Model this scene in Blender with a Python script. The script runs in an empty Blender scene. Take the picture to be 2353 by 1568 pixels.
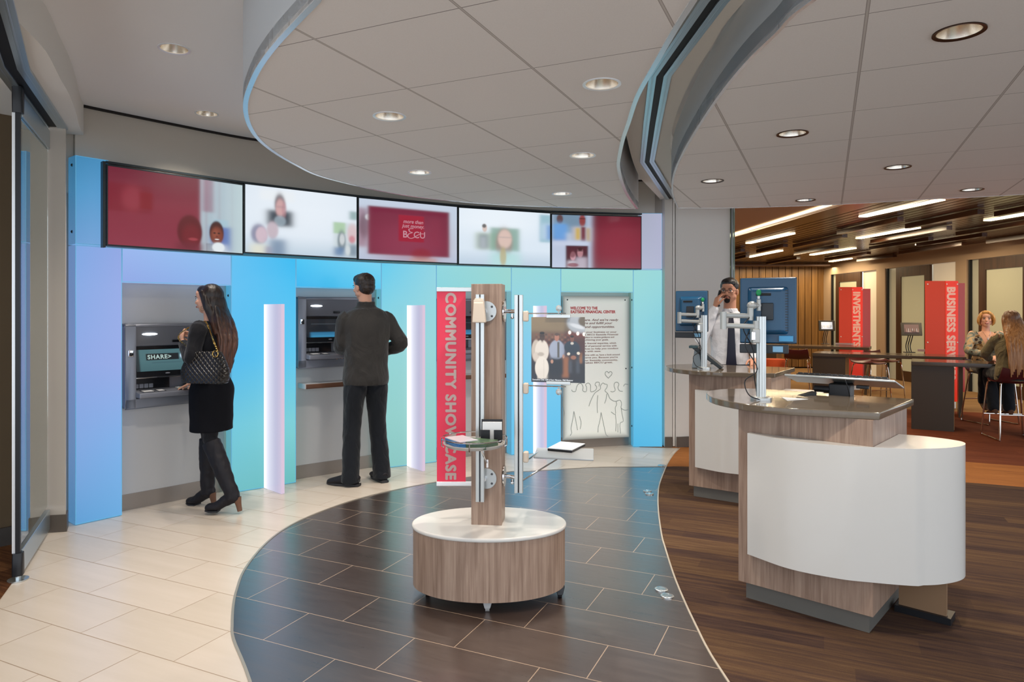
import bpy, bmesh, math, random
import numpy as np
from mathutils import Vector, Matrix, noise
random.seed(4); rng = np.random.default_rng(4)
SC = bpy.context.scene; COL = SC.collection
PI = math.pi
F = 1569.0; CH = 1.46; HY = 719.0; CXP = 1176.5
# ---- a pixel of the photograph -> a point of the place, on a plane of known height (fl) or at a known depth (atY)
def fl(x, y, z=0.0):
    Y = F*(CH-z)/(y-HY); return Vector(((x-CXP)*Y/F, Y, z))
def atY(x, y, Y): return Vector(((x-CXP)*Y/F, Y, CH-(y-HY)*Y/F))
def V(*a): return Vector(a)
TH = math.atan(723.5/F)
AX = V(math.sin(TH), math.cos(TH), 0); BX = V(math.cos(TH), -math.sin(TH), 0)

def lin(c):
    return c/12.92 if c <= .04045 else ((c+.055)/1.055)**2.4
def S(h):
    h = h.lstrip('#'); return tuple(lin(int(h[i:i+2], 16)/255) for i in (0, 2, 4))
def S4(h): return S(h)+(1.0,)

# ---------------- materials
MATS = {}
def new_mat(name):
    m = bpy.data.materials.new(name); m.use_nodes = True; nt = m.node_tree; nt.nodes.clear()
    out = nt.nodes.new('ShaderNodeOutputMaterial'); return m, nt, out
class NT:
    def __init__(s, nt): s.nt = nt
    def n(s, typ, **kw):
        nd = s.nt.nodes.new(typ)
        for k, v in kw.items():
            if k.startswith('i_'):
                key = k[2:]; key = int(key) if key.isdigit() else key.replace('_', ' ')
                nd.inputs[key].default_value = v
            else: setattr(nd, k, v)
        return nd
    def l(s, a, b): s.nt.links.new(a, b)
    def math(s, op, a, b=None, c=None):
        nd = s.nt.nodes.new('ShaderNodeMath'); nd.operation = op
        for i, v in enumerate((a, b, c)):
            if v is None: continue
            if isinstance(v, (int, float)): nd.inputs[i].default_value = v
            else: s.l(v, nd.inputs[i])
        return nd.outputs[0]
    def mix(s, fac, a, b, blend='MIX'):
        nd = s.nt.nodes.new('ShaderNodeMix'); nd.data_type = 'RGBA'; nd.blend_type = blend
        for key, v in ((0, fac), (6, a), (7, b)):
            if isinstance(v, (int, float)): nd.inputs[key].default_value = v
            elif isinstance(v, tuple): nd.inputs[key].default_value = v if len(v) == 4 else v+(1,)
            else: s.l(v, nd.inputs[key])
        return nd.outputs[2]
    def ramp(s, fac, stops):
        nd = s.nt.nodes.new('ShaderNodeValToRGB'); cr = nd.color_ramp
        while len(cr.elements) < len(stops): cr.elements.new(.5)
        for e, (p, c) in zip(cr.elements, stops):
            e.position = p; e.color = c if len(c) == 4 else c+(1,)
        s.l(fac, nd.inputs[0]); return nd.outputs[0]
def pbr(name, col, rough=.5, metal=0., spec=.5, bump=None, bscale=60, alpha=1., trans=0., ior=1.45, coat=0., emis=None, estr=0., noise_col=None, nscale=8.):
    if name in MATS: return MATS[name]
    m, nt, out = new_mat(name); N = NT(nt)
    b = N.n('ShaderNodeBsdfPrincipled'); N.l(b.outputs[0], out.inputs[0])
    c = S4(col) if isinstance(col, str) else tuple(col)+(1,)
    b.inputs['Base Color'].default_value = c; b.inputs['Roughness'].default_value = rough
    b.inputs['Metallic'].default_value = metal; b.inputs['Specular IOR Level'].default_value = spec
    b.inputs['Alpha'].default_value = alpha; b.inputs['Transmission Weight'].default_value = trans
    b.inputs['IOR'].default_value = ior; b.inputs['Coat Weight'].default_value = coat
    if emis: b.inputs['Emission Color'].default_value = S4(emis); b.inputs['Emission Strength'].default_value = estr
    if noise_col or bump:
        tc = N.n('ShaderNodeTexCoord')
    if noise_col:
        nz = N.n('ShaderNodeTexNoise', i_Scale=nscale, i_Detail=4.); N.l(tc.outputs['Object'], nz.inputs['Vector'])
        N.l(N.mix(nz.outputs[0], c, S4(noise_col)), b.inputs['Base Color'])
    if bump:
        nz = N.n('ShaderNodeTexNoise', i_Scale=float(bscale), i_Detail=3.); N.l(tc.outputs['Object'], nz.inputs['Vector'])
        bp = N.n('ShaderNodeBump', i_Strength=bump, i_Distance=.01); N.l(nz.outputs[0], bp.inputs['Height']); N.l(bp.outputs[0], b.inputs['Normal'])
    MATS[name] = m; return m
def emit(name, col, s=1.):
    if name in MATS: return MATS[name]
    m, nt, out = new_mat(name); N = NT(nt)
    e = N.n('ShaderNodeEmission'); e.inputs[0].default_value = S4(col); e.inputs[1].default_value = s
    N.l(e.outputs[0], out.inputs[0]); MATS[name] = m; return m
def wood(name, c1, c2, c3, rough=.4, axis=2, freq=40., spec=.4):
    """long-grain wood: noise stretched along an axis of the object"""
    if name in MATS: return MATS[name]
    m, nt, out = new_mat(name); N = NT(nt)
    b = N.n('ShaderNodeBsdfPrincipled', i_Roughness=rough); b.inputs['Specular IOR Level'].default_value = spec
    tc = N.n('ShaderNodeTexCoord'); mp = N.n('ShaderNodeMapping'); sc = [freq]*3; sc[axis] = freq*.035
    mp.inputs['Scale'].default_value = sc; N.l(tc.outputs['Object'], mp.inputs['Vector'])
    n1 = N.n('ShaderNodeTexNoise', i_Scale=1.0, i_Detail=5., i_Roughness=.6, i_Distortion=.6); N.l(mp.outputs[0], n1.inputs['Vector'])
    mp2 = N.n('ShaderNodeMapping'); sc = [freq*.22]*3; sc[axis] = freq*.012; mp2.inputs['Scale'].default_value = sc; N.l(tc.outputs['Object'], mp2.inputs['Vector'])
    n2 = N.n('ShaderNodeTexNoise', i_Scale=1.0, i_Detail=2., i_Distortion=1.2); N.l(mp2.outputs[0], n2.inputs['Vector'])
    a = N.ramp(n1.outputs[0], [(.3, S(c1)), (.55, S(c2)), (.75, S(c3))])
    d = N.ramp(n2.outputs[0], [(.35, S(c1)), (.5, S(c2)), (.7, S(c3))])
    N.l(N.mix(.45, a, d), b.inputs['Base Color'])
    bp = N.n('ShaderNodeBump', i_Strength=.06, i_Distance=.004); N.l(n1.outputs[0], bp.inputs['Height']); N.l(bp.outputs[0], b.inputs['Normal'])
    N.l(b.outputs[0], out.inputs[0]); MATS[name] = m; return m
def attr_emit(name, s=1., gloss=.0, rough=.15):
    if name in MATS: return MATS[name]
    m, nt, out = new_mat(name); N = NT(nt)
    at = N.n('ShaderNodeAttribute', attribute_name='Col')
    b = N.n('ShaderNodeBsdfPrincipled', i_Roughness=rough); b.inputs['Base Color'].default_value = (.02, .02, .02, 1)
    b.inputs['Specular IOR Level'].default_value = gloss
    N.l(at.outputs['Color'], b.inputs['Emission Color']); b.inputs['Emission Strength'].default_value = s
    N.l(b.outputs[0], out.inputs[0]); MATS[name] = m; return m
def attr_diff(name, rough=.35, spec=.5, emis=0.):
    if name in MATS: return MATS[name]
    m, nt, out = new_mat(name); N = NT(nt)
    at = N.n('ShaderNodeAttribute', attribute_name='Col')
    b = N.n('ShaderNodeBsdfPrincipled', i_Roughness=rough); b.inputs['Specular IOR Level'].default_value = spec
    N.l(at.outputs['Color'], b.inputs['Base Color'])
    if emis: N.l(at.outputs['Color'], b.inputs['Emission Color']); b.inputs['Emission Strength'].default_value = emis
    N.l(b.outputs[0], out.inputs[0]); MATS[name] = m; return m

# ---------------- objects
INV = {}      # root object name -> inverse of its placement, so parts may be built in world coordinates
def empty(name, loc=(0, 0, 0), rz=0., label=None, cat=None, group=None):
    o = bpy.data.objects.new(name, None); COL.objects.link(o); o.location = loc; o.rotation_euler = (0, 0, rz)
    o.empty_display_size = .05
    INV[o.name] = (Matrix.Translation(Vector(loc)) @ Matrix.Rotation(rz, 4, 'Z')).inverted()
    if label: tag(o, label, cat, group)
    return o
def tag(o, label=None, cat=None, group=None, kind=None):
    if label: o['label'] = label
    if cat: o['category'] = cat
    if group: o['group'] = group
    if kind: o['kind'] = kind
    return o
def chain(seq, n=6, closed=False):
    """Catmull-Rom through points"""
    P = [Vector(p) if len(p) == 3 else Vector((p[0], p[1], 0)) for p in seq]; out = []; L = len(P)
    rngi = range(L) if closed else range(L-1)
    for i in rngi:
        p0 = P[(i-1) % L] if (closed or i > 0) else P[0]*2-P[1]
        p1 = P[i]; p2 = P[(i+1) % L]; p3 = P[(i+2) % L] if (closed or i+2 < L) else P[-1]*2-P[-2]
        for k in range(n):
            t = k/n
            out.append(.5*((2*p1)+(p2-p0)*t+(2*p0-5*p1+4*p2-p3)*t*t+(3*p1-p0-3*p2+p3)*t*t*t))
    if not closed: out.append(P[-1])
    return out
class MB:
    def __init__(s): s.v = []; s.f = []; s.c = None
    def add(s, vs, fs, M=None):
        k = len(s.v)
        s.v += [tuple((M @ Vector(p)) if M else p) for p in vs]; s.f += [tuple(i+k for i in f) for f in fs]; return s
    def box(s, c, d, rz=0., M=None):
        cx, cy, cz = c; hx, hy, hz = d[0]/2, d[1]/2, d[2]/2; co, si = math.cos(rz), math.sin(rz)
        vs = []
        for z in (-hz, hz):
            for x, y in ((-hx, -hy), (hx, -hy), (hx, hy), (-hx, hy)):
                vs.append((cx+x*co-y*si, cy+x*si+y*co, cz+z))
        return s.add(vs, [(3, 2, 1, 0), (4, 5, 6, 7), (0, 1, 5, 4), (1, 2, 6, 5), (2, 3, 7, 6), (3, 0, 4, 7)], M)
    def prism(s, poly, z0, z1, M=None):
        n = len(poly); a = sum(poly[i][0]*poly[(i+1) % n][1]-poly[(i+1) % n][0]*poly[i][1] for i in range(n))
        if a < 0: poly = list(poly)[::-1]
        vs = [(p[0], p[1], z0) for p in poly]+[(p[0], p[1], z1) for p in poly]
        fs = [tuple(range(n-1, -1, -1)), tuple(range(n, 2*n))]+[(i, (i+1) % n, n+(i+1) % n, n+i) for i in range(n)]
        return s.add(vs, fs, M)
    def wallstrip(s, path, th, z0, z1, M=None, closed=False):
        """vertical strip of thickness th along a plan path (th to the left of the direction of travel)"""
        P = [Vector((p[0], p[1])) for p in path]; n = len(P); off = []
        for i in range(n):
            a = P[i-1] if (i > 0 or closed) else P[0]; b = P[(i+1) % n] if (i < n-1 or closed) else P[-1]
            t = (b-a).normalized(); off.append(P[i]+Vector((-t.y, t.x))*th)
        vs = []
        for i in range(n): vs += [(P[i].x, P[i].y, z0), (off[i].x, off[i].y, z0), (off[i].x, off[i].y, z1), (P[i].x, P[i].y, z1)]
        fs = []
        for i in range(n if closed else n-1):
            a = 4*i; b = 4*((i+1) % n)
            for k in range(4): fs.append((a+k, a+(k+1) % 4, b+(k+1) % 4, b+k))
        if not closed: fs += [(3, 2, 1, 0), tuple(4*(n-1)+k for k in range(4))]
        return s.add(vs, fs, M)
    def loft(s, pts, rx, ry=None, side=(1, 0, 0), n=16, cap=True, sub=4, M=None, closed=False, power=2.):
        """ellipse rings carried along a path; side = direction of the rx axis"""
        if ry is None: ry = rx
        P = [Vector(p) for p in pts]
        if isinstance(rx, (int, float)): rx = [rx]*len(P)
        if isinstance(ry, (int, float)): ry = [ry]*len(P)
        if sub > 1 and len(P) > 2:
            Q = chain(P, sub, closed); R = chain([(a, b, 0) for a, b in zip(rx, ry)], sub, closed)
        else: Q = P; R = [Vector((a, b, 0)) for a, b in zip(rx, ry)]
        side = Vector(side); vs = []; L = len(Q); prev = None
        for i in range(L):
            a = Q[(i-1) % L] if (i > 0 or closed) else Q[0]; b = Q[(i+1) % L] if (i < L-1 or closed) else Q[-1]
            t = (b-a).normalized(); sx = side-t*side.dot(t)
            if sx.length < 1e-3: sx = prev if prev is not None else t.orthogonal()
            sx.normalize(); sy = t.cross(sx); prev = sx
            for k in range(n):
                an = 2*PI*k/n; ca, sa = math.cos(an), math.sin(an)
                if power != 2.:
                    ca = math.copysign(abs(ca)**(2/power), ca); sa = math.copysign(abs(sa)**(2/power), sa)
                vs.append(tuple(Q[i]+sx*(ca*R[i].x)+sy*(sa*R[i].y)))
        fs = []
        for i in range(L if closed else L-1):
            for k in range(n):
                a = i*n; b = ((i+1) % L)*n; fs.append((a+k, a+(k+1) % n, b+(k+1) % n, b+k))
        if cap and not closed:
            fs += [tuple(range(n-1, -1, -1)), tuple((L-1)*n+k for k in range(n))]
        return s.add(vs, fs, M)
    def capsule(s, pts, r, side=(1, 0, 0), n=14, flat=1., sub=4, M=None):
        """limb: rounded ends added to a path of radii"""
        P = [Vector(p) for p in pts]; r = list(r) if not isinstance(r, (int, float)) else [r]*len(P)
        t0 = (P[0]-P[1]).normalized(); t1 = (P[-1]-P[-2]).normalized()
        Q = chain(P, sub) if (sub > 1 and len(P) > 2) else P
        R = [v.x for v in chain([(a, 0, 0) for a in r], sub)] if (sub > 1 and len(P) > 2) else r
        pre = [(Q[0]+t0*R[0]*math.sin(a), R[0]*math.cos(a)) for a in (1.45, 1.1, .7, .35)]
        post = [(Q[-1]+t1*R[-1]*math.sin(a), R[-1]*math.cos(a)) for a in (.35, .7, 1.1, 1.45)]
        allp = pre+list(zip(Q, R))+post
        return s.loft([p for p, _ in allp], [a for _, a in allp], [a*flat for _, a in allp], side, n, True, 1, M)
    def tube(s, pts, r, n=8, closed=False, sub=1, M=None): return s.loft(pts, r, r, (.31, .22, .92), n, True, sub, M, closed)
    def ell(s, c, r, n=16, m=10, M=None, rot=None):
        vs = []; c = Vector(c)
        for j in range(m+1):
            ph = PI*j/m
            for i in range(n):
                th = 2*PI*i/n; p = Vector((r[0]*math.sin(ph)*math.cos(th), r[1]*math.sin(ph)*math.sin(th), r[2]*math.cos(ph)))
                if rot: p = rot @ p
                vs.append(tuple(c+p))
        fs = []
        for j in range(m):
            for i in range(n):
                a = j*n+i; b = j*n+(i+1) % n; fs.append((a, a+n, b+n, b))
        return s.add(vs, fs, M)
    def lathe(s, prof, c=(0, 0, 0), n=32, M=None, ex=1., ey=1.):
        vs = [(c[0]+r*math.cos(2*PI*i/n)*ex, c[1]+r*math.sin(2*PI*i/n)*ey, c[2]+z) for r, z in prof for i in range(n)]
        fs = [(j*n+i, j*n+(i+1) % n, (j+1)*n+(i+1) % n, (j+1)*n+i) for j in range(len(prof)-1) for i in range(n)]
        return s.add(vs, fs, M)
    def cyl(s, p0, p1, r, n=20, r1=None, M=None):
        r1 = r if r1 is None else r1
        return s.loft([p0, p1], [r, r1], [r, r1], (.3, .2, .9) if abs((Vector(p1)-Vector(p0)).normalized().z) < .9 else (1, 0, 0), n, True, 1, M)
    def mesh(s, name='m'):
        me = bpy.data.meshes.new(name); me.from_pydata([tuple(v) for v in s.v], [], s.f)
        bm = bmesh.new(); bm.from_mesh(me); bmesh.ops.remove_doubles(bm, verts=bm.verts, dist=1e-6)
        bm.normal_update(); bmesh.ops.recalc_face_normals(bm, faces=bm.faces); bm.to_mesh(me); bm.free(); return me
    def build(s, name, m, parent=None, world=False, smooth=False, bevel=0., bseg=2, angle=40, kind=None):
        me = s.mesh(name); me.materials.append(m)
        return link(me, name, parent, world, smooth, bevel, bseg, angle, kind)
def root_of(o):
    while o.parent: o = o.parent
    return o
def link(me, name, parent=None, world=False, smooth=False, bevel=0., bseg=2, angle=40, kind=None):
    o = bpy.data.objects.new(name, me); COL.objects.link(o)
    if world and parent is not None:
        me.transform(INV[root_of(parent).name])
    if parent is not None: o.parent = parent
    if bevel:
        md = o.modifiers.new('bevel', 'BEVEL'); md.width = bevel; md.segments = bseg; md.limit_method = 'ANGLE'; md.angle_limit = math.radians(angle)
        smooth = True
    if smooth:
        for p in me.polygons: p.use_smooth = True
        md = o.modifiers.new('wn', 'WEIGHTED_NORMAL') if bevel else None
        if not bevel: sharp_edges(me, angle)
    if kind: o['kind'] = kind
    return o
def sharp_edges(me, angle):
    bm = bmesh.new(); bm.from_mesh(me); th = math.radians(angle)
    for e in bm.edges:
        if len(e.link_faces) == 2 and e.calc_face_angle(0) > th: e.smooth = False
    bm.to_mesh(me); bm.free()
def evald(o):
    dg = bpy.context.evaluated_depsgraph_get(); dg.update()
    return bpy.data.meshes.new_from_object(o.evaluated_get(dg))
def fuse(mb, name, m, parent=None, voxel=.006, smooth=4, wrinkle=0., wscale=9., world=False, stretch=(1, 1, 1), fac=.5):
    """many closed shells -> one continuous skin"""
    me = mb.mesh(name); t = bpy.data.objects.new('tmp', me); COL.objects.link(t)
    r = t.modifiers.new('r', 'REMESH'); r.mode = 'VOXEL'; r.voxel_size = voxel
    if smooth: sm = t.modifiers.new('s', 'SMOOTH'); sm.factor = fac; sm.iterations = smooth
    out = evald(t); bpy.data.objects.remove(t); out.name = name
    if wrinkle:
        n = len(out.vertices); co = np.empty(n*3, 'f'); no = np.empty(n*3, 'f')
        out.vertices.foreach_get('co', co); out.vertices.foreach_get('normal', no); co = co.reshape(-1, 3); no = no.reshape(-1, 3)
        for i in range(n):
            p = Vector((co[i, 0]*wscale*stretch[0], co[i, 1]*wscale*stretch[1], co[i, 2]*wscale*stretch[2]))
            h = noise.noise(p)+.5*noise.noise(p*2.3)
            co[i] += no[i]*(h*wrinkle)
        out.vertices.foreach_set('co', co.ravel())
    out.materials.clear(); out.materials.append(m)
    o = link(out, name, parent, world, False)
    for p in out.polygons: p.use_smooth = True
    return o
def copy_tree(o, parent=None):
    c = o.copy(); COL.objects.link(c)
    if parent is not None: c.parent = parent
    for ch in list(o.children): copy_tree(ch, c)
    return c
def text(name, s, size, M, m, parent=None, world=False, offset=0., extrude=.001, align='LEFT', shear=0., spacing=1., xs=1.):
    cu = bpy.data.curves.new('t', 'FONT'); cu.body = s; cu.size = size; cu.offset = offset; cu.extrude = extrude; cu.align_x = align
    cu.shear = shear; cu.space_character = spacing; cu.resolution_u = 3
    t = bpy.data.objects.new('t', cu); COL.objects.link(t); me = evald(t); bpy.data.objects.remove(t)
    me.transform(M @ Matrix.Scale(xs, 4, (1, 0, 0))); me.materials.clear(); me.materials.append(m)
    return link(me, name, parent, world)
def grid_picture(name, M, w, h, nx, ny, func, m, parent=None, world=False):
    """a flat picture: a fine grid in its own plane whose dyes are stored per vertex. u to the right, v up"""
    u, v = np.meshgrid(np.linspace(0, 1, nx), np.linspace(0, 1, ny)); C = func(u, v)
    co = np.stack([u*w, v*h, np.zeros_like(u)], -1).reshape(-1, 3)
    me = bpy.data.meshes.new(name); idx = np.arange(nx*ny).reshape(ny, nx)
    fs = np.stack([idx[:-1, :-1], idx[:-1, 1:], idx[1:, 1:], idx[1:, :-1]], -1).reshape(-1, 4)
    me.from_pydata(co.tolist(), [], fs.tolist()); me.transform(M)
    ca = me.color_attributes.new('Col', 'FLOAT_COLOR', 'POINT')
    data = np.ones((nx*ny, 4), 'f'); data[:, :3] = C.reshape(-1, 3); ca.data.foreach_set('color', data.ravel())
    me.materials.append(m); return link(me, name, parent, world)
def embolden(o, e, ax, ay):
    """thicken flat lettering by merging slightly shifted copies of its outline"""
    me = o.data; V0 = [v.co.copy() for v in me.vertices]; F0_ = [tuple(p.vertices) for p in me.polygons]; m = me.materials[0]; vs, fs = [], []
    for i, (dx, dy) in enumerate(((0, 0), (e, 0), (-e, 0), (0, e), (0, -e), (e*.7, e*.7), (-e*.7, e*.7), (e*.7, -e*.7), (-e*.7, -e*.7))):
        k = len(vs); vs += [tuple(v+Vector(ax)*dx+Vector(ay)*dy+Vector(ax).cross(Vector(ay))*(-.00003*i)) for v in V0]; fs += [tuple(j+k for j in f) for f in F0_]
    n = bpy.data.meshes.new(me.name); n.from_pydata(vs, [], fs); n.materials.append(m); o.data = n
def cloth(name, col, rough=.75, col2=None, fold=.5, fs=7.):
    """woven cloth with soft folds"""
    if name in MATS: return MATS[name]
    m, nt, out = new_mat(name); N = NT(nt); b = N.n('ShaderNodeBsdfPrincipled', i_Roughness=rough); b.inputs['Specular IOR Level'].default_value = .25; b.inputs['Sheen Weight'].default_value = .15
    tc = N.n('ShaderNodeTexCoord'); mp = N.n('ShaderNodeMapping'); mp.inputs['Scale'].default_value = (1, 1, .55); mp.inputs['Rotation'].default_value = (.3, .4, .2); N.l(tc.outputs['Object'], mp.inputs['Vector'])
    n1 = N.n('ShaderNodeTexNoise', i_Scale=fs, i_Detail=3., i_Distortion=1.4); N.l(mp.outputs[0], n1.inputs['Vector'])
    n2 = N.n('ShaderNodeTexNoise', i_Scale=250., i_Detail=1.); N.l(tc.outputs['Object'], n2.inputs['Vector'])
    bp = N.n('ShaderNodeBump', i_Strength=fold, i_Distance=.05); N.l(N.math('ADD', n1.outputs[0], N.math('MULTIPLY', n2.outputs[0], .02)), bp.inputs['Height']); N.l(bp.outputs[0], b.inputs['Normal'])
    if col2: N.l(N.mix(n1.outputs[0], S(col), S(col2)), b.inputs['Base Color'])
    else: b.inputs['Base Color'].default_value = S4(col)
    N.l(b.outputs[0], out.inputs[0]); MATS[name] = m; return m
class Paint:
    def __init__(s, u, v, base, asp=1.78):
        s.u, s.v, s.asp = u, v, asp; s.c = np.ones(u.shape+(3,))*np.array(S(base))
    def blend(s, mask, col):
        mask = np.clip(mask, 0, 1)[..., None]; s.c = s.c*(1-mask)+np.array(S(col))*mask; return s
    def rect(s, x0, y0, x1, y1, col, soft=.01, a=1.):
        f = lambda t: 1/(1+np.exp(-np.clip(t/max(soft, 1e-4)*3, -40, 40)))
        return s.blend(a*f(s.u-x0)*f(x1-s.u)*f((s.v-y0))*f((y1-s.v)), col)
    def ell(s, x, y, rx, ry, col, soft=.1, a=1., rot=0.):
        du = (s.u-x)*s.asp; dv = s.v-y; c, n = math.cos(rot), math.sin(rot)
        d = np.sqrt(((du*c+dv*n)/(rx*s.asp))**2+((-du*n+dv*c)/ry)**2)
        return s.blend(a/(1+np.exp(np.clip((d-1)/max(soft, 1e-3)*3, -40, 40))), col)
    def vgrad(s, col, y0, y1, a=1.): return s.blend(a*np.clip((s.v-y0)/(y1-y0), 0, 1), col)
    def hgrad(s, col, x0, x1, a=1.): return s.blend(a*np.clip((s.u-x0)/(x1-x0), 0, 1), col)
def frame(o, x, y):
    """matrix: local x -> x, local y -> y, local z -> x cross y, origin o"""
    x = Vector(x).normalized(); y = Vector(y).normalized(); z = x.cross(y)
    M = Matrix((x, y, z)).transposed().to_4x4(); M.translation = Vector(o); return M
# ================= camera
cam = bpy.data.cameras.new('camera'); co_ = bpy.data.objects.new('camera', cam); COL.objects.link(co_)
co_.location = (0, 0, CH); co_.rotation_euler = (PI/2, 0, 0); cam.lens = 24.0; cam.sensor_width = 36.0
cam.shift_y = -(784-HY)/2353.0; cam.clip_start = .05; SC.camera = co_
SC.view_settings.view_transform = 'Standard'; SC.view_settings.look = 'None'; SC.view_settings.gamma = 1.0
SC.view_settings.use_curve_mapping = False; SC.view_settings.exposure = 0.0

# ================= floor materials
def floor_tile_mat(name, c0, c1, grout, rough, spec, streak, bump=.0, rough_var=0.):
    m, nt, out = new_mat(name); N = NT(nt); b = N.n('ShaderNodeBsdfPrincipled')
    tc = N.n('ShaderNodeTexCoord'); P = tc.outputs['Object']
    def dot(v):
        d = N.n('ShaderNodeVectorMath', operation='DOT_PRODUCT'); N.l(P, d.inputs[0]); d.inputs[1].default_value = v; return d.outputs['Value']
    a = dot(AX); bb = dot(BX)
    ra = N.math('DIVIDE', N.math('SUBTRACT', a, 2.0), .2975); row = N.math('FLOOR', ra); fa = N.math('SUBTRACT', ra, row)
    ub = N.math('DIVIDE', N.math('SUBTRACT', N.math('ADD', bb, 2.483), N.math('MULTIPLY', row, .2017)), .605)
    cu = N.math('FLOOR', ub); fb = N.math('SUBTRACT', ub, cu)
    da = N.math('MULTIPLY', N.math('MINIMUM', fa, N.math('SUBTRACT', 1., fa)), .2975)
    db = N.math('MULTIPLY', N.math('MINIMUM', fb, N.math('SUBTRACT', 1., fb)), .605)
    g = N.math('LESS_THAN', N.math('MINIMUM', da, db), .0021)
    cb = N.n('ShaderNodeCombineXYZ'); N.l(row, cb.inputs[0]); N.l(cu, cb.inputs[1])
    wn = N.n('ShaderNodeTexWhiteNoise', noise_dimensions='3D'); N.l(cb.outputs[0], wn.inputs['Vector'])
    cs = N.n('ShaderNodeCombineXYZ'); N.l(N.math('MULTIPLY', bb, streak), cs.inputs[0]); N.l(N.math('MULTIPLY', a, streak*9), cs.inputs[1]); N.l(N.math('MULTIPLY', wn.outputs['Value'], 30.), cs.inputs[2])
    nz = N.n('ShaderNodeTexNoise', i_Scale=1., i_Detail=5., i_Roughness=.6); N.l(cs.outputs[0], nz.inputs['Vector'])
    fac = N.math('ADD', N.math('MULTIPLY', nz.outputs[0], .8), N.math('MULTIPLY', wn.outputs['Value'], .25))
    colr = N.ramp(fac, [(.3, S(c0)), (.75, S(c1))])
    N.l(N.mix(g, colr, S(grout)), b.inputs['Base Color'])
    N.l(N.math('ADD', N.math('MULTIPLY', nz.outputs[0], rough_var), N.math('ADD', N.math('MULTIPLY', g, .3), rough)), b.inputs['Roughness'])
    b.inputs['Specular IOR Level'].default_value = spec
    if name == 'dark_tile': b.inputs['Coat Weight'].default_value = 1.; b.inputs['Coat Roughness'].default_value = .26; b.inputs['Coat IOR'].default_value = 1.75
    bp = N.n('ShaderNodeBump', i_Strength=.5, i_Distance=.0015); hh = N.math('ADD', N.math('MULTIPLY', g, -1.), N.math('MULTIPLY', nz.outputs[0], bump))
    N.l(hh, bp.inputs['Height']); N.l(bp.outputs[0], b.inputs['Normal']); N.l(b.outputs[0], out.inputs[0]); return m
M_CREAM = floor_tile_mat('cream_tile', '#d2c5b4', '#dccfc0', '#a08b74', .22, .5, 1.2, .05, .06)
M_DARK = floor_tile_mat('dark_tile', '#392b25', '#46372f', '#a58c74', .20, .7, 4., .5, .22)
def carpet_mat(name, cols, f1=34., f2=5., patch=True):
    m, nt, out = new_mat(name); N = NT(nt); b = N.n('ShaderNodeBsdfPrincipled', i_Roughness=.95); b.inputs['Specular IOR Level'].default_value = .1
    tc = N.n('ShaderNodeTexCoord'); P = tc.outputs['Object']
    def dot(v):
        d = N.n('ShaderNodeVectorMath', operation='DOT_PRODUCT'); N.l(P, d.inputs[0]); d.inputs[1].default_value = v; return d.outputs['Value']
    a = dot(AX); bb = dot(BX)
    cs = N.n('ShaderNodeCombineXYZ'); N.l(N.math('MULTIPLY', bb, 1.7), cs.inputs[0]); N.l(N.math('MULTIPLY', a, f1), cs.inputs[1])
    n1 = N.n('ShaderNodeTexNoise', i_Scale=1., i_Detail=6., i_Roughness=.75); N.l(cs.outputs[0], n1.inputs['Vector'])
    # planks of carpet: rows across, each a tone of its own
    ra = N.math('FLOOR', N.math('MULTIPLY', a, 8.)); wr = N.n('ShaderNodeTexWhiteNoise', noise_dimensions='1D'); N.l(ra, wr.inputs['W'])
    ub = N.math('FLOOR', N.math('ADD', N.math('MULTIPLY', bb, .75), N.math('MULTIPLY', wr.outputs['Value'], 7.)))
    cb = N.n('ShaderNodeCombineXYZ'); N.l(ra, cb.inputs[0]); N.l(ub, cb.inputs[1])
    wn = N.n('ShaderNodeTexWhiteNoise', noise_dimensions='3D'); N.l(cb.outputs[0], wn.inputs['Vector'])
    fine = N.n('ShaderNodeTexNoise', i_Scale=260., i_Detail=2.); N.l(P, fine.inputs['Vector'])
    fac = N.math('ADD', N.math('ADD', N.math('MULTIPLY', n1.outputs[0], .85), N.math('MULTIPLY', wn.outputs['Value'], .2 if patch else .05)), N.math('MULTIPLY', fine.outputs[0], .16))
    N.l(N.ramp(fac, [(p, S(c)) for p, c in cols]), b.inputs['Base Color'])
    bp = N.n('ShaderNodeBump', i_Strength=.5, i_Distance=.004); N.l(n1.outputs[0], bp.inputs['Height']); N.l(bp.outputs[0], b.inputs['Normal'])
    N.l(b.outputs[0], out.inputs[0]); return m
M_BROWNC = carpet_mat('brown_striped_carpet', [(.35, '#2a1f1e'), (.50, '#43322c'), (.66, '#56402f'), (.88, '#70573e')])
M_LEFTC = carpet_mat('left_room_carpet', [(.35, '#2c1a10'), (.55, '#573620'), (.75, '#7a5030')], 50.)
M_ORANGE = carpet_mat('orange_carpet', [(.35, '#75492a'), (.6, '#a86c3a'), (.8, '#bc8450')], 60., patch=False)
M_RUST = carpet_mat('rust_carpet', [(.35, '#4a2418'), (.6, '#75402a'), (.8, '#8c5238')], 70., patch=False)
M_TAN = carpet_mat('tan_carpet', [(.35, '#735838'), (.6, '#917350'), (.8, '#a88a66')], 60., patch=False)

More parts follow.
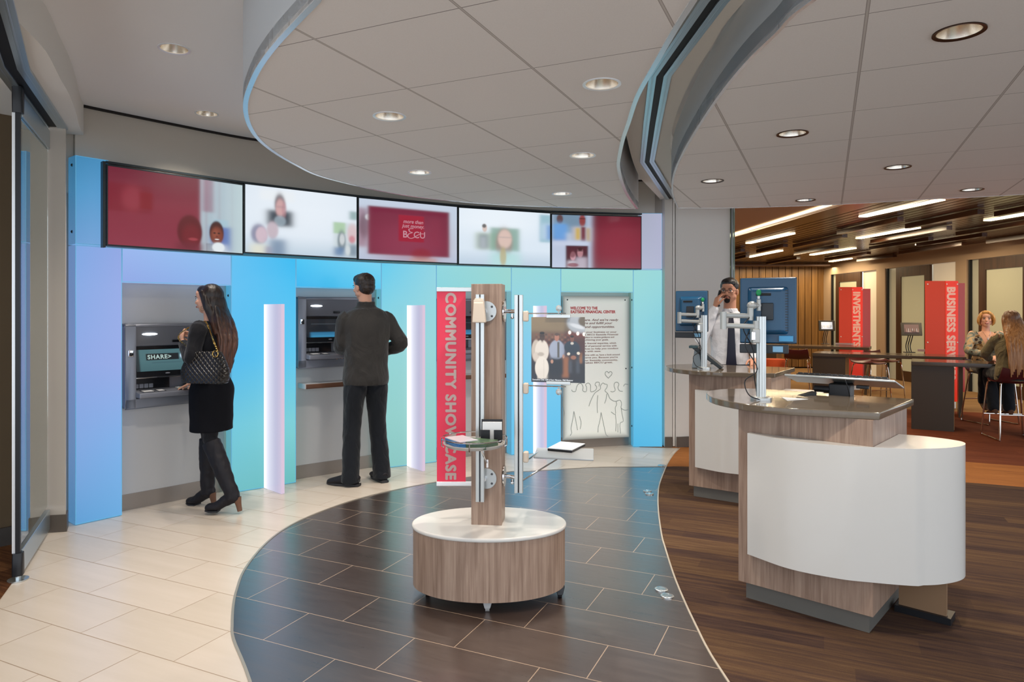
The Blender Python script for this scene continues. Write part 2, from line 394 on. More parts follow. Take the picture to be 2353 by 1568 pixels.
def pl(seq): return [fl(x, y) for x, y in seq]
TRK = pl([(1562, 1031), (1548, 1045), (1535, 1065), (1526, 1085), (1515, 1116), (1512, 1145), (1513.4, 1181), (1520.6, 1232), (1528, 1259), (1548, 1322.5), (1573, 1384), (1602, 1445.7), (1627.5, 1496), (1673, 1568)])
TRK_c = chain(TRK+[V(.9, 1.5, 0), V(1.1, 0, 0), V(1.7, -2.5, 0)], 5)
ARC = pl([(574.6, 1568), (537, 1471.6), (533.8, 1434), (536.5, 1390), (544, 1356), (561, 1311.8), (600, 1260.8), (646, 1221.7), (707, 1189.4), (800, 1154.7), (894, 1130), (1003, 1108.5), (1163, 1085.7), (1214.5, 1084), (1363, 1075), (1453.6, 1074), (1530, 1073.5)])
ARC_c = chain([V(.9, .9, 0), V(.1, 1.2, 0), V(-.6, 1.9, 0)]+ARC, 5)
OR1 = pl([(1531, 1073.5), (1583, 1073.5)])+[V(2.4, 6.32, 0), V(3.1, 6.1, 0)]+pl([(2212.6, 1109.5), (2353, 1121)])+[V(5.6, 5.1, 0), V(8.6, 3.6, 0)]
OR_c = chain(OR1, 4)
bx = MB(); bx.add([(-4.2, -4, 0), (9.5, -4, 0), (9.5, 19, 0), (-4.2, 19, 0)], [(0, 1, 2, 3)]); bx.build('floor', M_CREAM, kind='structure')
def flat(name, poly, z, m):
    b = MB(); b.add([(p[0], p[1], z) for p in poly], [tuple(range(len(poly)))]); me = b.mesh(name)
    bm = bmesh.new(); bm.from_mesh(me); bmesh.ops.triangulate(bm, faces=bm.faces)
    for f in bm.faces:
        if f.normal.z < 0: f.normal_flip()
    bm.to_mesh(me); bm.free(); me.materials.append(m); return link(me, name, kind='structure')
flat('floor_dark_tile', [p for p in ARC_c]+[p for p in TRK_c if .95 < p.y < 6.45][0:], .0015, M_DARK)
flat('floor_brown_carpet', [p for p in TRK_c if p.y < 6.49]+[V(9, -2.5, 0)]+OR_c[::-1], .003, M_BROWNC)
# the orange, rust and tan carpets beyond the teller desks
wall_r0 = [V(1.80, 7.36, 0), V(2.42, 7.5, 0)]
def off(path, d):
    out = []
    for i, p in enumerate(path):
        a = path[max(i-1, 0)]; b = path[min(i+1, len(path)-1)]; t = (b-a).normalized(); out.append(p+V(-t.y, t.x, 0)*d)
    return out
O2 = off(OR_c, .95)
flat('floor_orange_carpet', [p for p in TRK_c if p.y > 6.42][::-1][0:0]+OR_c+O2[::-1]+[V(1.80, 7.36, 0), TRK[1], TRK[2]], .0028, M_ORANGE)
flat('floor_rust_carpet', O2+[V(9.3, 9.0, 0), V(5.2, 10.6, 0), V(1.9, 11.5, 0)], .0024, M_RUST)
flat('floor_tan_carpet', [V(9.3, 9.0, 0), V(5.2, 10.6, 0), V(1.9, 11.5, 0), V(1.9, 19, 0), V(9.3, 19, 0)][::-1], .0022, M_TAN)
LB = [V(-2.705, 3.72, 0), V(-2.6, 3.466, 0)]; d_ = (LB[1]-LB[0]).normalized()
flat('floor_left_carpet', [V(-3.15, 4.45, 0), LB[0]+V(-.03, .05, 0), LB[1], LB[0]+d_*5.5, V(-4.2, -1.8, 0), V(-5.5, 3.0, 0), V(-3.9, 4.6, 0)], .002, M_LEFTC)
M_TRIM = pbr('floor_trim', '#b5ac9e', .35, .6)
def strip(name, path, w, z, m):
    P = off(path, w/2); Q = off(path, -w/2); b = MB(); n = len(P)
    vs = [(p.x, p.y, z) for p in P]+[(p.x, p.y, z) for p in Q]+[(p.x, p.y, 0) for p in P]+[(p.x, p.y, 0) for p in Q]
    fs = []
    for i in range(n-1): fs += [(i, i+1, n+i+1, n+i), (i, 2*n+i, 2*n+i+1, i+1), (n+i, n+i+1, 3*n+i+1, 3*n+i)]
    b.add(vs, fs); return b.build(name, m, kind='structure')
strip('trim_1', ARC_c[10:], .011, .0045, M_TRIM)
strip('trim_2', TRK_c, .009, .0055, pbr('pale_trim', '#c9bcaa', .4, .3))
M_DISC = pbr('floor_disc', '#cdd4d6', .25, .9)
for k, (x, y, r) in enumerate([(1487.5, 1129, .034), (1487.5, 1134, .034), (1519.5, 1354.5, .034), (1524, 1367.5, .034), (1521, 1070.5, .04)]):
    c = fl(x, y, .005)
    if k == 1: c = fl(1487.5, 1129, .005)-V(.0, .085, 0)
    if k == 3: c = fl(1519.5, 1354.5, .005)+V(.012, -.085, 0)
    e = empty('floor_bolt_cover', (c.x, c.y, 0), 0, ['round silver cover in the dark tile by the seam, farther of the far pair', 'round silver cover in the dark tile by the seam, nearer of the far pair',
        'round silver cover in the dark tile beside the near desk, farther one of that pair', 'round silver cover in the dark tile beside the near desk, nearer one of that pair', 'round silver cover on the pale tile where the floors meet'][k], 'floor cover', 'silver covers for the partition bolts')
    b = MB(); b.lathe([(0, .001), (r, .001), (r, .0065), (r*.9, .0085), (r*.62, .0085), (r*.6, .0075), (r*.4, .0075), (r*.38, .0085), (0, .0085)], n=28)
    b.build('cover_plate', M_DISC, e, smooth=True)

# ================= walls
M_WALL = pbr('beige_paint', '#c2bbaf', .75, spec=.2, bump=.03, bscale=400)
M_WALLR = pbr('greige_paint', '#d6d4ce', .75, spec=.2)
M_COLM = pbr('column_paint', '#c2b8ac', .6, spec=.3)
M_BASE = pbr('rubber_base', '#5d544c', .45, spec=.4)
M_BRWALL = pbr('brown_wall_paint', '#5f4f3c', .7, spec=.2)
P_ = [(-2.990, 4.675), (-2.803, 4.905), (-2.265, 5.507), (-1.852, 5.851), (-1.22, 6.37), (-.738, 6.659), (-.007, 6.984), (.515, 7.2), (1.315, 7.406), (1.629, 7.406)]
WPTS = [Vector(p) for p in P_]
# curved upper wall, a little behind the glass
upper = chain([(p.x-.06, p.y+.09) for p in WPTS], 4)
b = MB(); b.wallstrip([(p.x, p.y) for p in upper], .12, 2.3, 2.93); b.build('wall_back_upper', M_WALL, kind='structure', smooth=True, angle=30)
# backing wall right behind the glass
back = [(-3.45, 4.62), (-3.22, 4.80)]+[(p.x-.10, p.y+.17) for p in WPTS]; back[-1] = (1.66, 7.56)
b = MB(); b.wallstrip(back, .1, 0, 2.93); b.build('wall_back', M_WALL, kind='structure')
# left end: column and the brown wall of the next room
CL = [(-2.977, 4.554), (-3.035, 4.65), (-3.12, 4.735), (-3.28, 4.72), (-3.3, 4.5), (-3.08, 4.536)]
b = MB(); b.prism(CL, 0, 2.72); b.build('wall_left_column', M_COLM, kind='structure', bevel=.004)
b = MB(); b.wallstrip([CL[5], CL[0], CL[1]], -.012, 0, .115); b.build('baseboard_left_column', M_BASE, kind='structure', bevel=.004)
b = MB(); b.prism([(-3.13, 4.745), (-3.075, 4.79), (-3.05, 4.82), (-3.2, 5.1), (-3.5, 4.9), (-3.3, 4.73)], 2.3, 2.93); b.build('wall_left_corner', M_WALL, kind='structure')
b = MB(); b.wallstrip([(-6.6, 1.0), (-3.2, 4.27), (-3.13, 4.345)], .1, 0, 2.76); b.build('wall_left', M_BRWALL, kind='structure')
b = MB(); b.wallstrip([(-6.6, .99), (-3.19, 4.262), (-3.128, 4.33)], -.014, 0, .115); b.build('baseboard_left', pbr('dark_base', '#3e3834', .5), kind='structure')
b = MB(); b.box((-4.9, 1.2, 2.78), (4.2, 6.6, .04)); 
# ceiling of the left room follows the track line
b = MB(); b.prism([(-3.0, 4.75), (-1.35, 1.3), (-.5, -1.2), (-7, -1.2), (-7, 4.75)], 2.80, 2.84); b.build('ceiling_left_room', M_WALL, kind='structure')
# right end of the curved wall
b = MB(); b.prism([(1.655, 7.40), (1.74, 7.40), (1.74, 7.46), (1.775, 7.46), (1.775, 7.405), (1.81, 7.405), (1.96, 7.44), (2.395, 7.49), (2.395, 7.72), (1.655, 7.72)], 0, 2.93)
b.build('wall_right_end', M_WALLR, kind='structure', bevel=.006)
b = MB(); b.wallstrip([(1.655, 7.395), (1.735, 7.395)], -.012, 0, .115); b.wallstrip([(1.782, 7.40), (1.81, 7.40), (1.96, 7.435), (2.395, 7.485)], -.012, 0, .115); b.build('baseboard_right_end', M_BASE, kind='structure')
b = MB(); b.box((1.757, 7.42, 1.36), (.02, .02, 2.7)); b.build('trim_3', pbr('white_jamb', '#e4e2dc', .4), kind='structure')
M_GLASSG = pbr('green_edge_glass', '#b7d2cb', .05, trans=.7, spec=.6, alpha=1)
b = MB(); b.box((2.425, 7.55, 1.36), (.014, .20, 2.68)); b.build('window_1', M_GLASSG, kind='structure')
b = MB(); b.box((2.409, 7.48, 1.36), (.016, .03, 2.68)); b.build('trim_4', pbr('alu_dark', '#8b8f8f', .3, .8), kind='structure')

# ================= ceilings
M_CEIL = pbr('ceiling_paint', '#e4e0dc', .8, spec=.15)
M_SOFF = pbr('soffit_paint', '#e0dbd2', .7, spec=.2)
M_FASC = pbr('metal_fascia', '#ccd1d4', .42, .25)
M_TRK = pbr('track_alu', '#b9c6cc', .28, .85)
def tile_ceiling_mat():
    m, nt, out = new_mat('acoustic_tile'); N = NT(nt); b = N.n('ShaderNodeBsdfPrincipled', i_Roughness=.9); b.inputs['Specular IOR Level'].default_value = .1
    tc = N.n('ShaderNodeTexCoord'); P = tc.outputs['Object']
    def dot(v):
        d = N.n('ShaderNodeVectorMath', operation='DOT_PRODUCT'); N.l(P, d.inputs[0]); d.inputs[1].default_value = v; return d.outputs['Value']
    def line(c, o, w):
        r = N.math('DIVIDE', N.math('SUBTRACT', c, o), .607); f = N.math('SUBTRACT', r, N.math('FLOOR', r))
        d = N.math('MULTIPLY', N.math('MINIMUM', f, N.math('SUBTRACT', 1., f)), .607); return N.math('LESS_THAN', d, w), d
    la, da = line(dot(AX), 2.569, .0022); lb, db = line(dot(BX), -2.306, .006)
    core = N.math('LESS_THAN', db, .0035)
    nz = N.n('ShaderNodeTexNoise', i_Scale=180., i_Detail=3.); N.l(P, nz.inputs['Vector'])
    c = N.mix(nz.outputs[0], S('#dfdbd6'), S('#e8e4e0'))
    c = N.mix(la, c, S('#8f8a85')); c = N.mix(lb, c, S('#a29a94')); c = N.mix(core, c, S('#c4beb8'))
    N.l(c, b.inputs['Base Color'])
    bp = N.n('ShaderNodeBump', i_Strength=.6, i_Distance=.004); N.l(N.math('ADD', N.math('MAXIMUM', la, lb), N.math('MULTIPLY', nz.outputs[0], .06)), bp.inputs['Height']); N.l(bp.outputs[0], b.inputs['Normal'])
    N.l(b.outputs[0], out.inputs[0]); return m
M_TILEC = tile_ceiling_mat()
def cl(seq, dH=1.0): return [V((x-CXP)*dH/(HY-y), F*dH/(HY-y), 0) for x, y in seq]
C1L = cl([(720, 0), (674, 48), (627.6, 99), (592.5, 146.7), (572, 188), (559, 229.6), (560.6, 264.7), (573, 296.6), (595.7, 325), (634, 354), (678.6, 379.5), (729.6, 403.4), (819, 427), (914.6, 446.5), (1010, 459), (1138, 470), (1268, 475.5), (1400, 479), (1467, 479.7)])
C1R = cl([(1467, 479.7), (1445, 448), (1432.6, 417.7), (1425, 384), (1427, 359.6), (1435.7, 319.8), (1449.5, 280), (1470, 220), (1512.5, 145), (1559, 65.6), (1601.6, 0)])
c1left = chain(C1L, 4); c1right = chain(C1R, 4)
c1near = chain([C1R[-1], V(.5, 1.75, 0), V(.1, 1.45, 0), V(-.35, 1.7, 0), C1L[0]], 5)
cloud1 = c1left[:-1]+c1right[:-1]+c1near[:-1]
C2L = cl([(1557, 478), (1545, 450), (1543, 422), (1550, 389), (1569, 347), (1601.6, 290.6), (1648.5, 220), (1709, 145), (1780, 75), (1862, 0)])
c2left = chain(C2L+[V(1.15, 1.5, 0), V(1.7, .6, 0)], 4)
c2far = chain(cl([(1557, 478), (1690, 478), (1930, 470), (2115, 459), (2353, 447)])+[V(6.0, 4.9, 0), V(7.5, 3.6, 0)], 4)
cloud2 = c2left+[V(7.5, .6, 0)]+c2far[::-1][:-1]
DL1 = [(895, 267), (1383, 193), (1339, 357), (964, 396), (1291, 445)]
DL2 = [(2204, 73), (1821, 307), (1637, 416), (2063, 384), (1851, 460), (2234, 436)]
DL3 = [(400, 112), (475, 261)]
def holed(name, poly, z0, z1, m, holes, r=.073):
    b = MB(); b.prism([(p[0], p[1]) for p in poly], z0, z1); me = b.mesh(name); me.materials.append(m)
    o = bpy.data.objects.new(name, me); COL.objects.link(o)
    if holes:
        c = MB()
        for h in holes: c.cyl((h.x, h.y, z0-.1), (h.x, h.y, z1+.1), r, 32)
        cu = bpy.data.objects.new('cut', c.mesh('cut')); COL.objects.link(cu)
        md = o.modifiers.new('b', 'BOOLEAN'); md.operation = 'DIFFERENCE'; md.object = cu; md.solver = 'EXACT'
        me2 = evald(o); o.modifiers.clear(); o.data = me2; bpy.data.objects.remove(cu)
    o['kind'] = 'structure'; return o
h1 = cl(DL1); h2 = cl(DL2); h3 = cl(DL3, 1.46); h3x = [V(-1.3, 2.1, 0), V(-1.1, .4, 0), V(2.2, .1, 0)]
holed('ceiling_cloud_1', cloud1, 2.46, 2.475, M_TILEC, h1)
holed('ceiling_cloud_2', cloud2, 2.46, 2.475, M_TILEC, h2)
# cloud fascias: a bright lip at the bottom and a metal band up to the ceiling above
def band(name, path, z0, z1, th, m, closed=False): b = MB(); b.wallstrip([(p[0], p[1]) for p in path], th, z0, z1, closed=closed); return b.build(name, m, kind='structure', smooth=True, angle=30)
band('ceiling_cloud_1_fascia', cloud1[::-1], 2.476, 2.92, .012, M_FASC, True)
b = MB(); P1 = off([Vector(p) for p in cloud1]+[Vector(cloud1[0])], .0); b.wallstrip([(p.x, p.y) for p in cloud1[::-1]], .022, 2.456, 2.474, closed=True); b.wallstrip([(p.x, p.y) for p in cloud1[::-1]], .012, 2.474, 2.52, closed=True)
b.build('trim_5', pbr('lip_alu', '#dfe3e6', .25, .6), kind='structure', smooth=True, angle=30)
band('ceiling_cloud_2_fascia', (c2left+[V(7.5, .6, 0)]+c2far[::-1])[::-1][:-1][::-1], 2.476, 2.72, .012, M_FASC)
b = MB(); b.wallstrip([(p.x, p.y) for p in c2far[::-1][:-1]+c2left], .014, 2.456, 2.485); b.wallstrip([(p.x, p.y) for p in c2far[::-1][:-1]+c2left], .012, 2.485, 2.54)
b.build('trim_6', MATS['lip_alu'], kind='structure', smooth=True, angle=30)
holed('ceiling_upper', [(-3.4, -.5), (3, -.5), (3, 7.7), (-3.4, 7.7)], 2.92, 2.98, M_CEIL, h3+h3x)
b = MB()   # dark reveal between the wall and the ceiling
rv = chain([(p.x-.045, p.y+.07) for p in WPTS], 4); b.wallstrip([(p.x, p.y) for p in rv], .03, 2.905, 2.92); b.build('trim_7', pbr('dark_reveal', '#1c1512', .7), kind='structure')
# soffits that carry the folding partition
def soff(name, left, right, z=2.705):
    b = MB(); b.prism([(p[0], p[1]) for p in left]+[(p[0], p[1]) for p in right[::-1]], z, 2.93); return b.build(name, M_SOFF, kind='structure', smooth=True, angle=30)
sl = chain([V(.62, 1.4, 0), V(.58, 2.6, 0), V(.60, 3.4, 0), V(.70, 4.3, 0), V(.837, 4.945, 0), V(1.01, 5.678, 0), V(1.17, 6.26, 0), V(1.235, 6.447, 0), V(1.589, 7.386, 0), V(1.62, 7.5, 0)], 4)
sr = chain([V(1.1, 1.3, 0), V(.93, 2.717, 0), V(.935, 3.197, 0), V(.955, 3.61, 0), V(1.03, 4.279, 0), V(1.16, 4.996, 0), V(1.34, 5.678, 0), V(1.62, 6.5, 0), V(1.95, 7.5, 0)], 4)
soff('ceiling_soffit_right', sl, sr)
TRC = [V(1.0, 1.4, 0), V(.797, 2.7, 0), V(.77, 3.55, 0), V(.915, 4.45, 0), V(1.10, 5.56, 0), V(1.76, 7.50, 0)]
def track(name, path, hw, label):
    e = empty(name, (path[0].x, path[0].y, 2.70), 0, label, 'ceiling track')
    for s, nm in ((1, 'rail'), (-1, 'rail')):
        b = MB(); q = off(path, s*hw*.62); b.wallstrip([(p.x, p.y) for p in off(q, -hw*.33)], hw*.66, 2.688, 2.704); b.wallstrip([(p.x, p.y) for p in off(q, -hw*.06)], hw*.12, 2.6865, 2.70)
        b.build(nm, M_TRK, e, world=True, bevel=.0015)
    b = MB(); b.wallstrip([(p.x, p.y) for p in off(path, -hw*.3)], hw*.6, 2.697, 2.7045); b.build('slot', pbr('slot_black', '#0b0e10', .6), e, world=True)
    return e
track('partition_track', TRC, .062, 'angled aluminium folding partition track running over the dark tile edge')
ls_in = chain([V(-1.35, .9, 0), V(-1.75, 2.0, 0), V(-2.054, 2.74, 0), V(-2.122, 2.951, 0), V(-2.219, 3.25, 0), V(-2.406, 3.638, 0), V(-2.524, 3.891, 0), V(-2.707, 4.237, 0), V(-2.886, 4.553, 0), V(-3.0, 4.78, 0)], 3)
ls_out = [V(p.x-.55-.1*(4.8-p.y), p.y-.12, 0) for p in ls_in]
soff('ceiling_soffit_left', ls_in, ls_out)
LTR = [V(-.95, .9, 0), V(-2.52, 3.433, 0), V(-3.06, 4.56, 0)]
track('partition_track', LTR, .085, 'straight aluminium partition track above the parked glass door panel')

# ================= downlights
M_REFL = pbr('reflector', '#e8e0d4', .22, .9); M_LAMP = emit('lamp_warm', '#ffe2b8', 5.0)
M_TR_W = pbr('trim_white', '#e9ecee', .3, .3); M_TR_D = pbr('trim_bronze', '#3c2a20', .35, .7)
def downlight(p, z, trim, label, power):
    e = empty('downlight', (p.x, p.y, z), 0, label, 'downlight', 'recessed ceiling downlights')
    b = MB(); b.lathe([(.071, .004), (.071, -.002), (.084, -.004), (.084, 0.0), (.071, .004)], n=40); b.build('trim_ring', trim, e, smooth=True)
    b = MB(); b.lathe([(.0715, -.001), (.066, .03), (.056, .075), (.045, .12), (.047, .12), (.058, .075), (.068, .03), (.0725, .0)], n=40); b.build('reflector', M_REFL, e, smooth=True)
    b = MB(); b.lathe([(0, .115), (.046, .115), (.046, .12), (0, .12)], n=24); b.build('lamp', M_LAMP, e)
    L = bpy.data.lights.new('spot', 'SPOT'); L.energy = power; L.spot_size = math.radians(115); L.spot_blend = .7; L.color = (1., .90, .79); L.shadow_soft_size = .05
    o = bpy.data.objects.new('downlight_lamp', L); COL.objects.link(o); o.location = (0, 0, .0-.012); o.parent = e
dl_lab1 = ['white-ringed downlight in the left ceiling cloud, above the second walk-up machine', 'white-ringed downlight nearest the folding track in the left ceiling cloud', 'white-ringed downlight in the left ceiling cloud, middle of the column beside the track', 'white-ringed downlight in the left ceiling cloud just above the screen wall, further left', 'smallest white-ringed downlight in the left ceiling cloud, farthest from view']
dl_lab2 = ['largest bronze-ringed downlight in the right ceiling cloud, nearest the viewer', 'bronze-ringed downlight in the right ceiling cloud above the white-panelled desks', 'bronze-ringed downlight in the right ceiling cloud nearest the curved fascia', 'bronze-ringed downlight in the right ceiling cloud over the business sign', 'thin bronze-ringed downlight at the far edge of the right cloud, nearest the slat wall', 'bronze-ringed downlight near the far edge of the right cloud, at the frame edge']
dl_lab3 = ['near white downlight in the smooth ceiling left of the tiled cloud', 'far white downlight in the smooth ceiling above the red screen']
for p, l in zip(h1, dl_lab1): downlight(p, 2.46, M_TR_W, l, 60)
for p, l in zip(h2, dl_lab2): downlight(p, 2.46, M_TR_D, l, 60)
for p, l in zip(h3, dl_lab3): downlight(p, 2.92, M_TR_W, l, 60)
for k_, q in enumerate((V(-1.3, 2.1, 0), V(-1.1, .4, 0), V(2.2, .1, 0))): downlight(q, 2.92 if k_ < 2 else 2.92, M_TR_W, ['white downlight overhead left, nearest the viewer outside the view', 'white downlight above the entrance behind the viewer', 'white downlight above the entrance right of the viewer'][k_], 60)  # unseen downlights added to brighten the floor and bounce light to the ceiling

# ================= parked glass door panel on the left
def dirv(a, b): return (Vector(b)-Vector(a)).normalized()
g0 = V(-2.705, 3.745, 0); g1 = V(-3.068, 4.502, 0)
e = empty('glass_door_panel', g0, 0, 'clear frameless glass partition panel with aluminium rails, parked beside the column', 'glass door')
t = (g1-g0).normalized(); nn = V(-t.y, t.x, 0); ang = math.atan2(t.y, t.x); Lg = (g1-g0).length; mid = (g0+g1)/2
M_PANE = pbr('clear_glass', '#e6efe9', .0, trans=1., ior=1.9, spec=1.)
b = MB(); b.box((mid.x, mid.y, 1.36), (Lg, .012, 2.35), ang); b.build('pane', M_PANE, e, world=True)
b = MB(); b.box((mid.x, mid.y, .095), (Lg, .036, .13), ang); b.build('bottom_rail', M_TRK, e, world=True, bevel=.003)
b = MB(); b.box((mid.x, mid.y, 2.60), (Lg, .036, .125), ang); b.build('top_rail', M_TRK, e, world=True, bevel=.003)
M_BLK = pbr('black_plastic', '#15161a', .4)
c = g0-t*.02; b = MB(); b.box((c.x, c.y, 1.35), (.028, .022, 2.4), ang); b.build('edge_seal', M_BLK, e, world=True)
c2 = c+V(-.014, -.01, 0); b = MB(); b.box((c2.x, c2.y, 1.35), (.008, .02, 2.4), ang); b.build('edge_strip', M_TR_W, e, world=True)
for z0, z1, zz in ((.03, .15, .15), (2.55, 2.69, 2.55)):
    b = MB(); b.loft([(c.x, c.y, z0), (c.x, c.y, (z0+z1)/2), (c.x, c.y, z1)], [.036, .034, .022] if z0 < 1 else [.022, .034, .036], [.026]*3, (t.x, t.y, 0), 16, True, 3, power=4.); b.build('pivot', M_BLK, e, world=True, smooth=True)
b = MB(); b.lathe([(0, .0), (.05, .0), (.05, .006), (.0, .007)], (c.x, c.y, .001)); b.cyl((c.x, c.y, .003), (c.x, c.y, .04), .014); b.build('floor_socket', M_DISC, e, world=True, smooth=True)

# ================= lighting of the room
W = bpy.data.worlds.new('world'); SC.world = W; W.use_nodes = True
bg = W.node_tree.nodes['Background']; bg.inputs[0].default_value = (.82, .90, 1., 1); bg.inputs[1].default_value = 2.1
# ================= the backlit glass wall
M_LED = attr_emit('backlit_frosted_glass', .96, .2, .22)
M_EDGE = pbr('glass_edge', '#4a98c0', .15, spec=.8, emis='#6ab0d8', estr=.5)
M_STEEL = pbr('painted_steel_panel', '#bfbfbe', .38, .1, spec=.4)
M_STEELB = pbr('satin_steel_base', '#9a928b', .35, .5)
M_SCREW = pbr('dark_screw', '#16262c', .4)
def colfield(rows):
    """rows: [(z, left colour, right colour)] -> f(t, z)"""
    Z = [r[0] for r in rows]; L = np.array([S(r[1]) for r in rows]); R = np.array([S(r[2]) for r in rows])
    def f(t, z):
        l = np.array([np.interp(z, Z, L[:, k]) for k in range(3)]); r = np.array([np.interp(z, Z, R[:, k]) for k in range(3)])
        return l*(1-t)+r*t
    return f
def led_mesh(name, faces, m, parent, world=True):
    """faces: list of (p00, p10, p01, nx, ny, f) quads with a colour field in (s, q)"""
    vs, fs, cs = [], [], []
    for p0, px, py, nx, ny, f in faces:
        k = len(vs)
        for j in range(ny+1):
            for i in range(nx+1):
                s, q = i/nx, j/ny; vs.append(tuple(p0+(px-p0)*s+(py-p0)*q)); cs.append(f(s, q))
        for j in range(ny):
            for i in range(nx):
                a = k+j*(nx+1)+i; fs.append((a, a+1, a+nx+2, a+nx+1))
    me = bpy.data.meshes.new(name); me.from_pydata(vs, [], fs)
    ca = me.color_attributes.new('Col', 'FLOAT_COLOR', 'POINT'); d = np.ones((len(vs), 4), 'f'); d[:, :3] = np.clip(np.array(cs), 0, 20); ca.data.foreach_set('color', d.ravel())
    me.materials.append(m); return link(me, name, parent, world)
def glass_panel(a, b_, z0, z1, rows, label, depth=.13, group=None, sideL=None, sideR=None, edges=True, screws=()):
    a = V(a[0], a[1], 0); b_ = V(b_[0], b_[1], 0); t = (b_-a).normalized(); n = V(-t.y, t.x, 0)   # n points into the wall
    e = empty('glass_panel', (a.x, a.y, 0 if z0 < .1 else z0), 0, label, 'light panel', group)
    f = colfield(rows); up = V(0, 0, 1); H = z1-z0
    def P(s, d, z): return a+(b_-a)*s+n*d+up*z
    faces = [(P(0, 0, z0), P(1, 0, z0), P(0, 0, z1), 8, 14, lambda s, q: f(s, z0+q*H)),
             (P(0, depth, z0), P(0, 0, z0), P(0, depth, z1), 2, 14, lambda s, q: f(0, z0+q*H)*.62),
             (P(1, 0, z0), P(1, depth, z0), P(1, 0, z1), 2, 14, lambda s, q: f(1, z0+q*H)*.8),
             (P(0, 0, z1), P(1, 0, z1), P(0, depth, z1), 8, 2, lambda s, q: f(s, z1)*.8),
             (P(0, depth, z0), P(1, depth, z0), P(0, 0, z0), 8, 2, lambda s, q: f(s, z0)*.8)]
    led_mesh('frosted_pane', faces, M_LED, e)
    if edges:
        m = MB(); w = .004
        for (s0, s1, za, zb) in ((0, 1, z0, z0+w*1.3), (0, 1, z1-w, z1)):
            q = [P(0, -.0015, za), P(1, -.0015, za), P(1, .002, za), P(0, .002, za), P(0, -.0015, zb), P(1, -.0015, zb), P(1, .002, zb), P(0, .002, zb)]
            m.add(q, [(3, 2, 1, 0), (4, 5, 6, 7), (0, 1, 5, 4), (1, 2, 6, 5), (2, 3, 7, 6), (3, 0, 4, 7)])
        L = (b_-a).length
        for sa, sb in ((0, w/L), (1-w/L, 1)):
            q = [P(sa, -.0016, z0), P(sb, -.0016, z0), P(sb, .002, z0), P(sa, .002, z0), P(sa, -.0016, z1), P(sb, -.0016, z1), P(sb, .002, z1), P(sa, .002, z1)]
            m.add(q, [(3, 2, 1, 0), (4, 5, 6, 7), (0, 1, 5, 4), (1, 2, 6, 5), (2, 3, 7, 6), (3, 0, 4, 7)])
        m.build('glass_edge', M_EDGE, e, world=True)
    for s, d, z in screws:
        m = MB(); c = P(s, d, z); m.ell(c, (.009, .009, .011), 10, 6); m.build('screw', M_SCREW, e, world=True)
    return e
LAB = ['frosted light panel at the left end, periwinkle blue, reaching the floor beside the column', 'frosted light panel between the first and second cash machines, bright cyan fading to teal',
       'frosted light panel behind the standing man in jacket, pale mint with white fin', 'frosted light panel between the banner kiosk and welcome poster, aqua to sky blue', 'narrow frosted light panel right of the welcome poster, aqua fading to sky blue']
ROWS = [[(0, '#5c9fd6', '#68abe0'), (.5, '#7fa9e2', '#7eb2ea'), (1.1, '#8fa9e6', '#98ade9'), (1.9, '#7fa8e4', '#93a9e6')],
        [(0, '#6fc0c8', '#66bcbc'), (.5, '#74cbde', '#7fd2d8'), (1.1, '#4fbdf0', '#5ac8f0'), (1.9, '#62c2f4', '#34bdf4')],
        [(0, '#86c6c2', '#8ecac6'), (.5, '#94d2ce', '#98d4d0'), (1.1, '#94d6d8', '#98d6da'), (1.9, '#62cdf0', '#92d6e4')],
        [(0, '#62c2ec', '#5fc0ee'), (.5, '#70c8f0', '#72caf2'), (1.1, '#84cdec', '#80ccee'), (1.9, '#9ad8da', '#96d8dc')],
        [(0, '#4fb8e6', '#56bbe8'), (.5, '#6cc6ec', '#6ec8ea'), (1.1, '#8cd2e2', '#84cee2'), (1.9, '#9cdad8', '#98d8da')]]
for k in range(5):
    glass_panel(P_[2*k], P_[2*k+1], .006, 1.925, ROWS[k], LAB[k], group='floor-standing frosted light panels',
                screws=[(1, .07, z) for z in (.3, .9, 1.5)] if k in (0, 3) else ([(0, .07, z) for z in (.22, .86, 1.6)] if k else []))
HR = [[(1.68, '#8fa8e6', '#86b4ea'), (1.93, '#9cb8f0', '#90c2f2')], [(1.68, '#2fb6f0', '#58c8ee'), (1.93, '#48c8f8', '#78d4f2')],
      [(1.68, '#88d4de', '#98d6d0'), (1.93, '#90d8e0', '#9ed8d2')], [(1.68, '#98d8d4', '#9cd8d2'), (1.93, '#a0dcd6', '#a2dcd6')]]
HL = ['lavender blue light box above the first cash machine', 'vivid cyan light box above the second cash machine behind the man', 'pale aqua light box above the machine behind the wooden post', 'mint light box above the welcome poster']
for k in range(4): glass_panel(P_[2*k+1], P_[2*k+2], 1.68, 1.925, HR[k], HL[k], group='light boxes above the recesses')
s0 = (P_[0][0]+(P_[1][0]-P_[0][0])*.70, P_[0][1]+(P_[1][1]-P_[0][1])*.70)
glass_panel(P_[0], s0, 1.932, 2.54, [(1.93, '#6c9fd4', '#7aa9dc'), (2.3, '#4f97c8', '#5f9fd2'), (2.54, '#3f86b4', '#4a90c0')], 'blue frosted upper panel left of the red screen', screws=[(0, .06, 2.02), (0, .06, 2.48)])
s1 = (P_[8][0]+(P_[9][0]-P_[8][0])*.22, P_[8][1]+.0)
glass_panel(s1, P_[9], 1.932, 2.54, [(1.93, '#b4bad2', '#b2b6d0'), (2.54, '#a8adc0', '#b0b2cc')], 'pale lavender frosted upper panel right of the last screen')
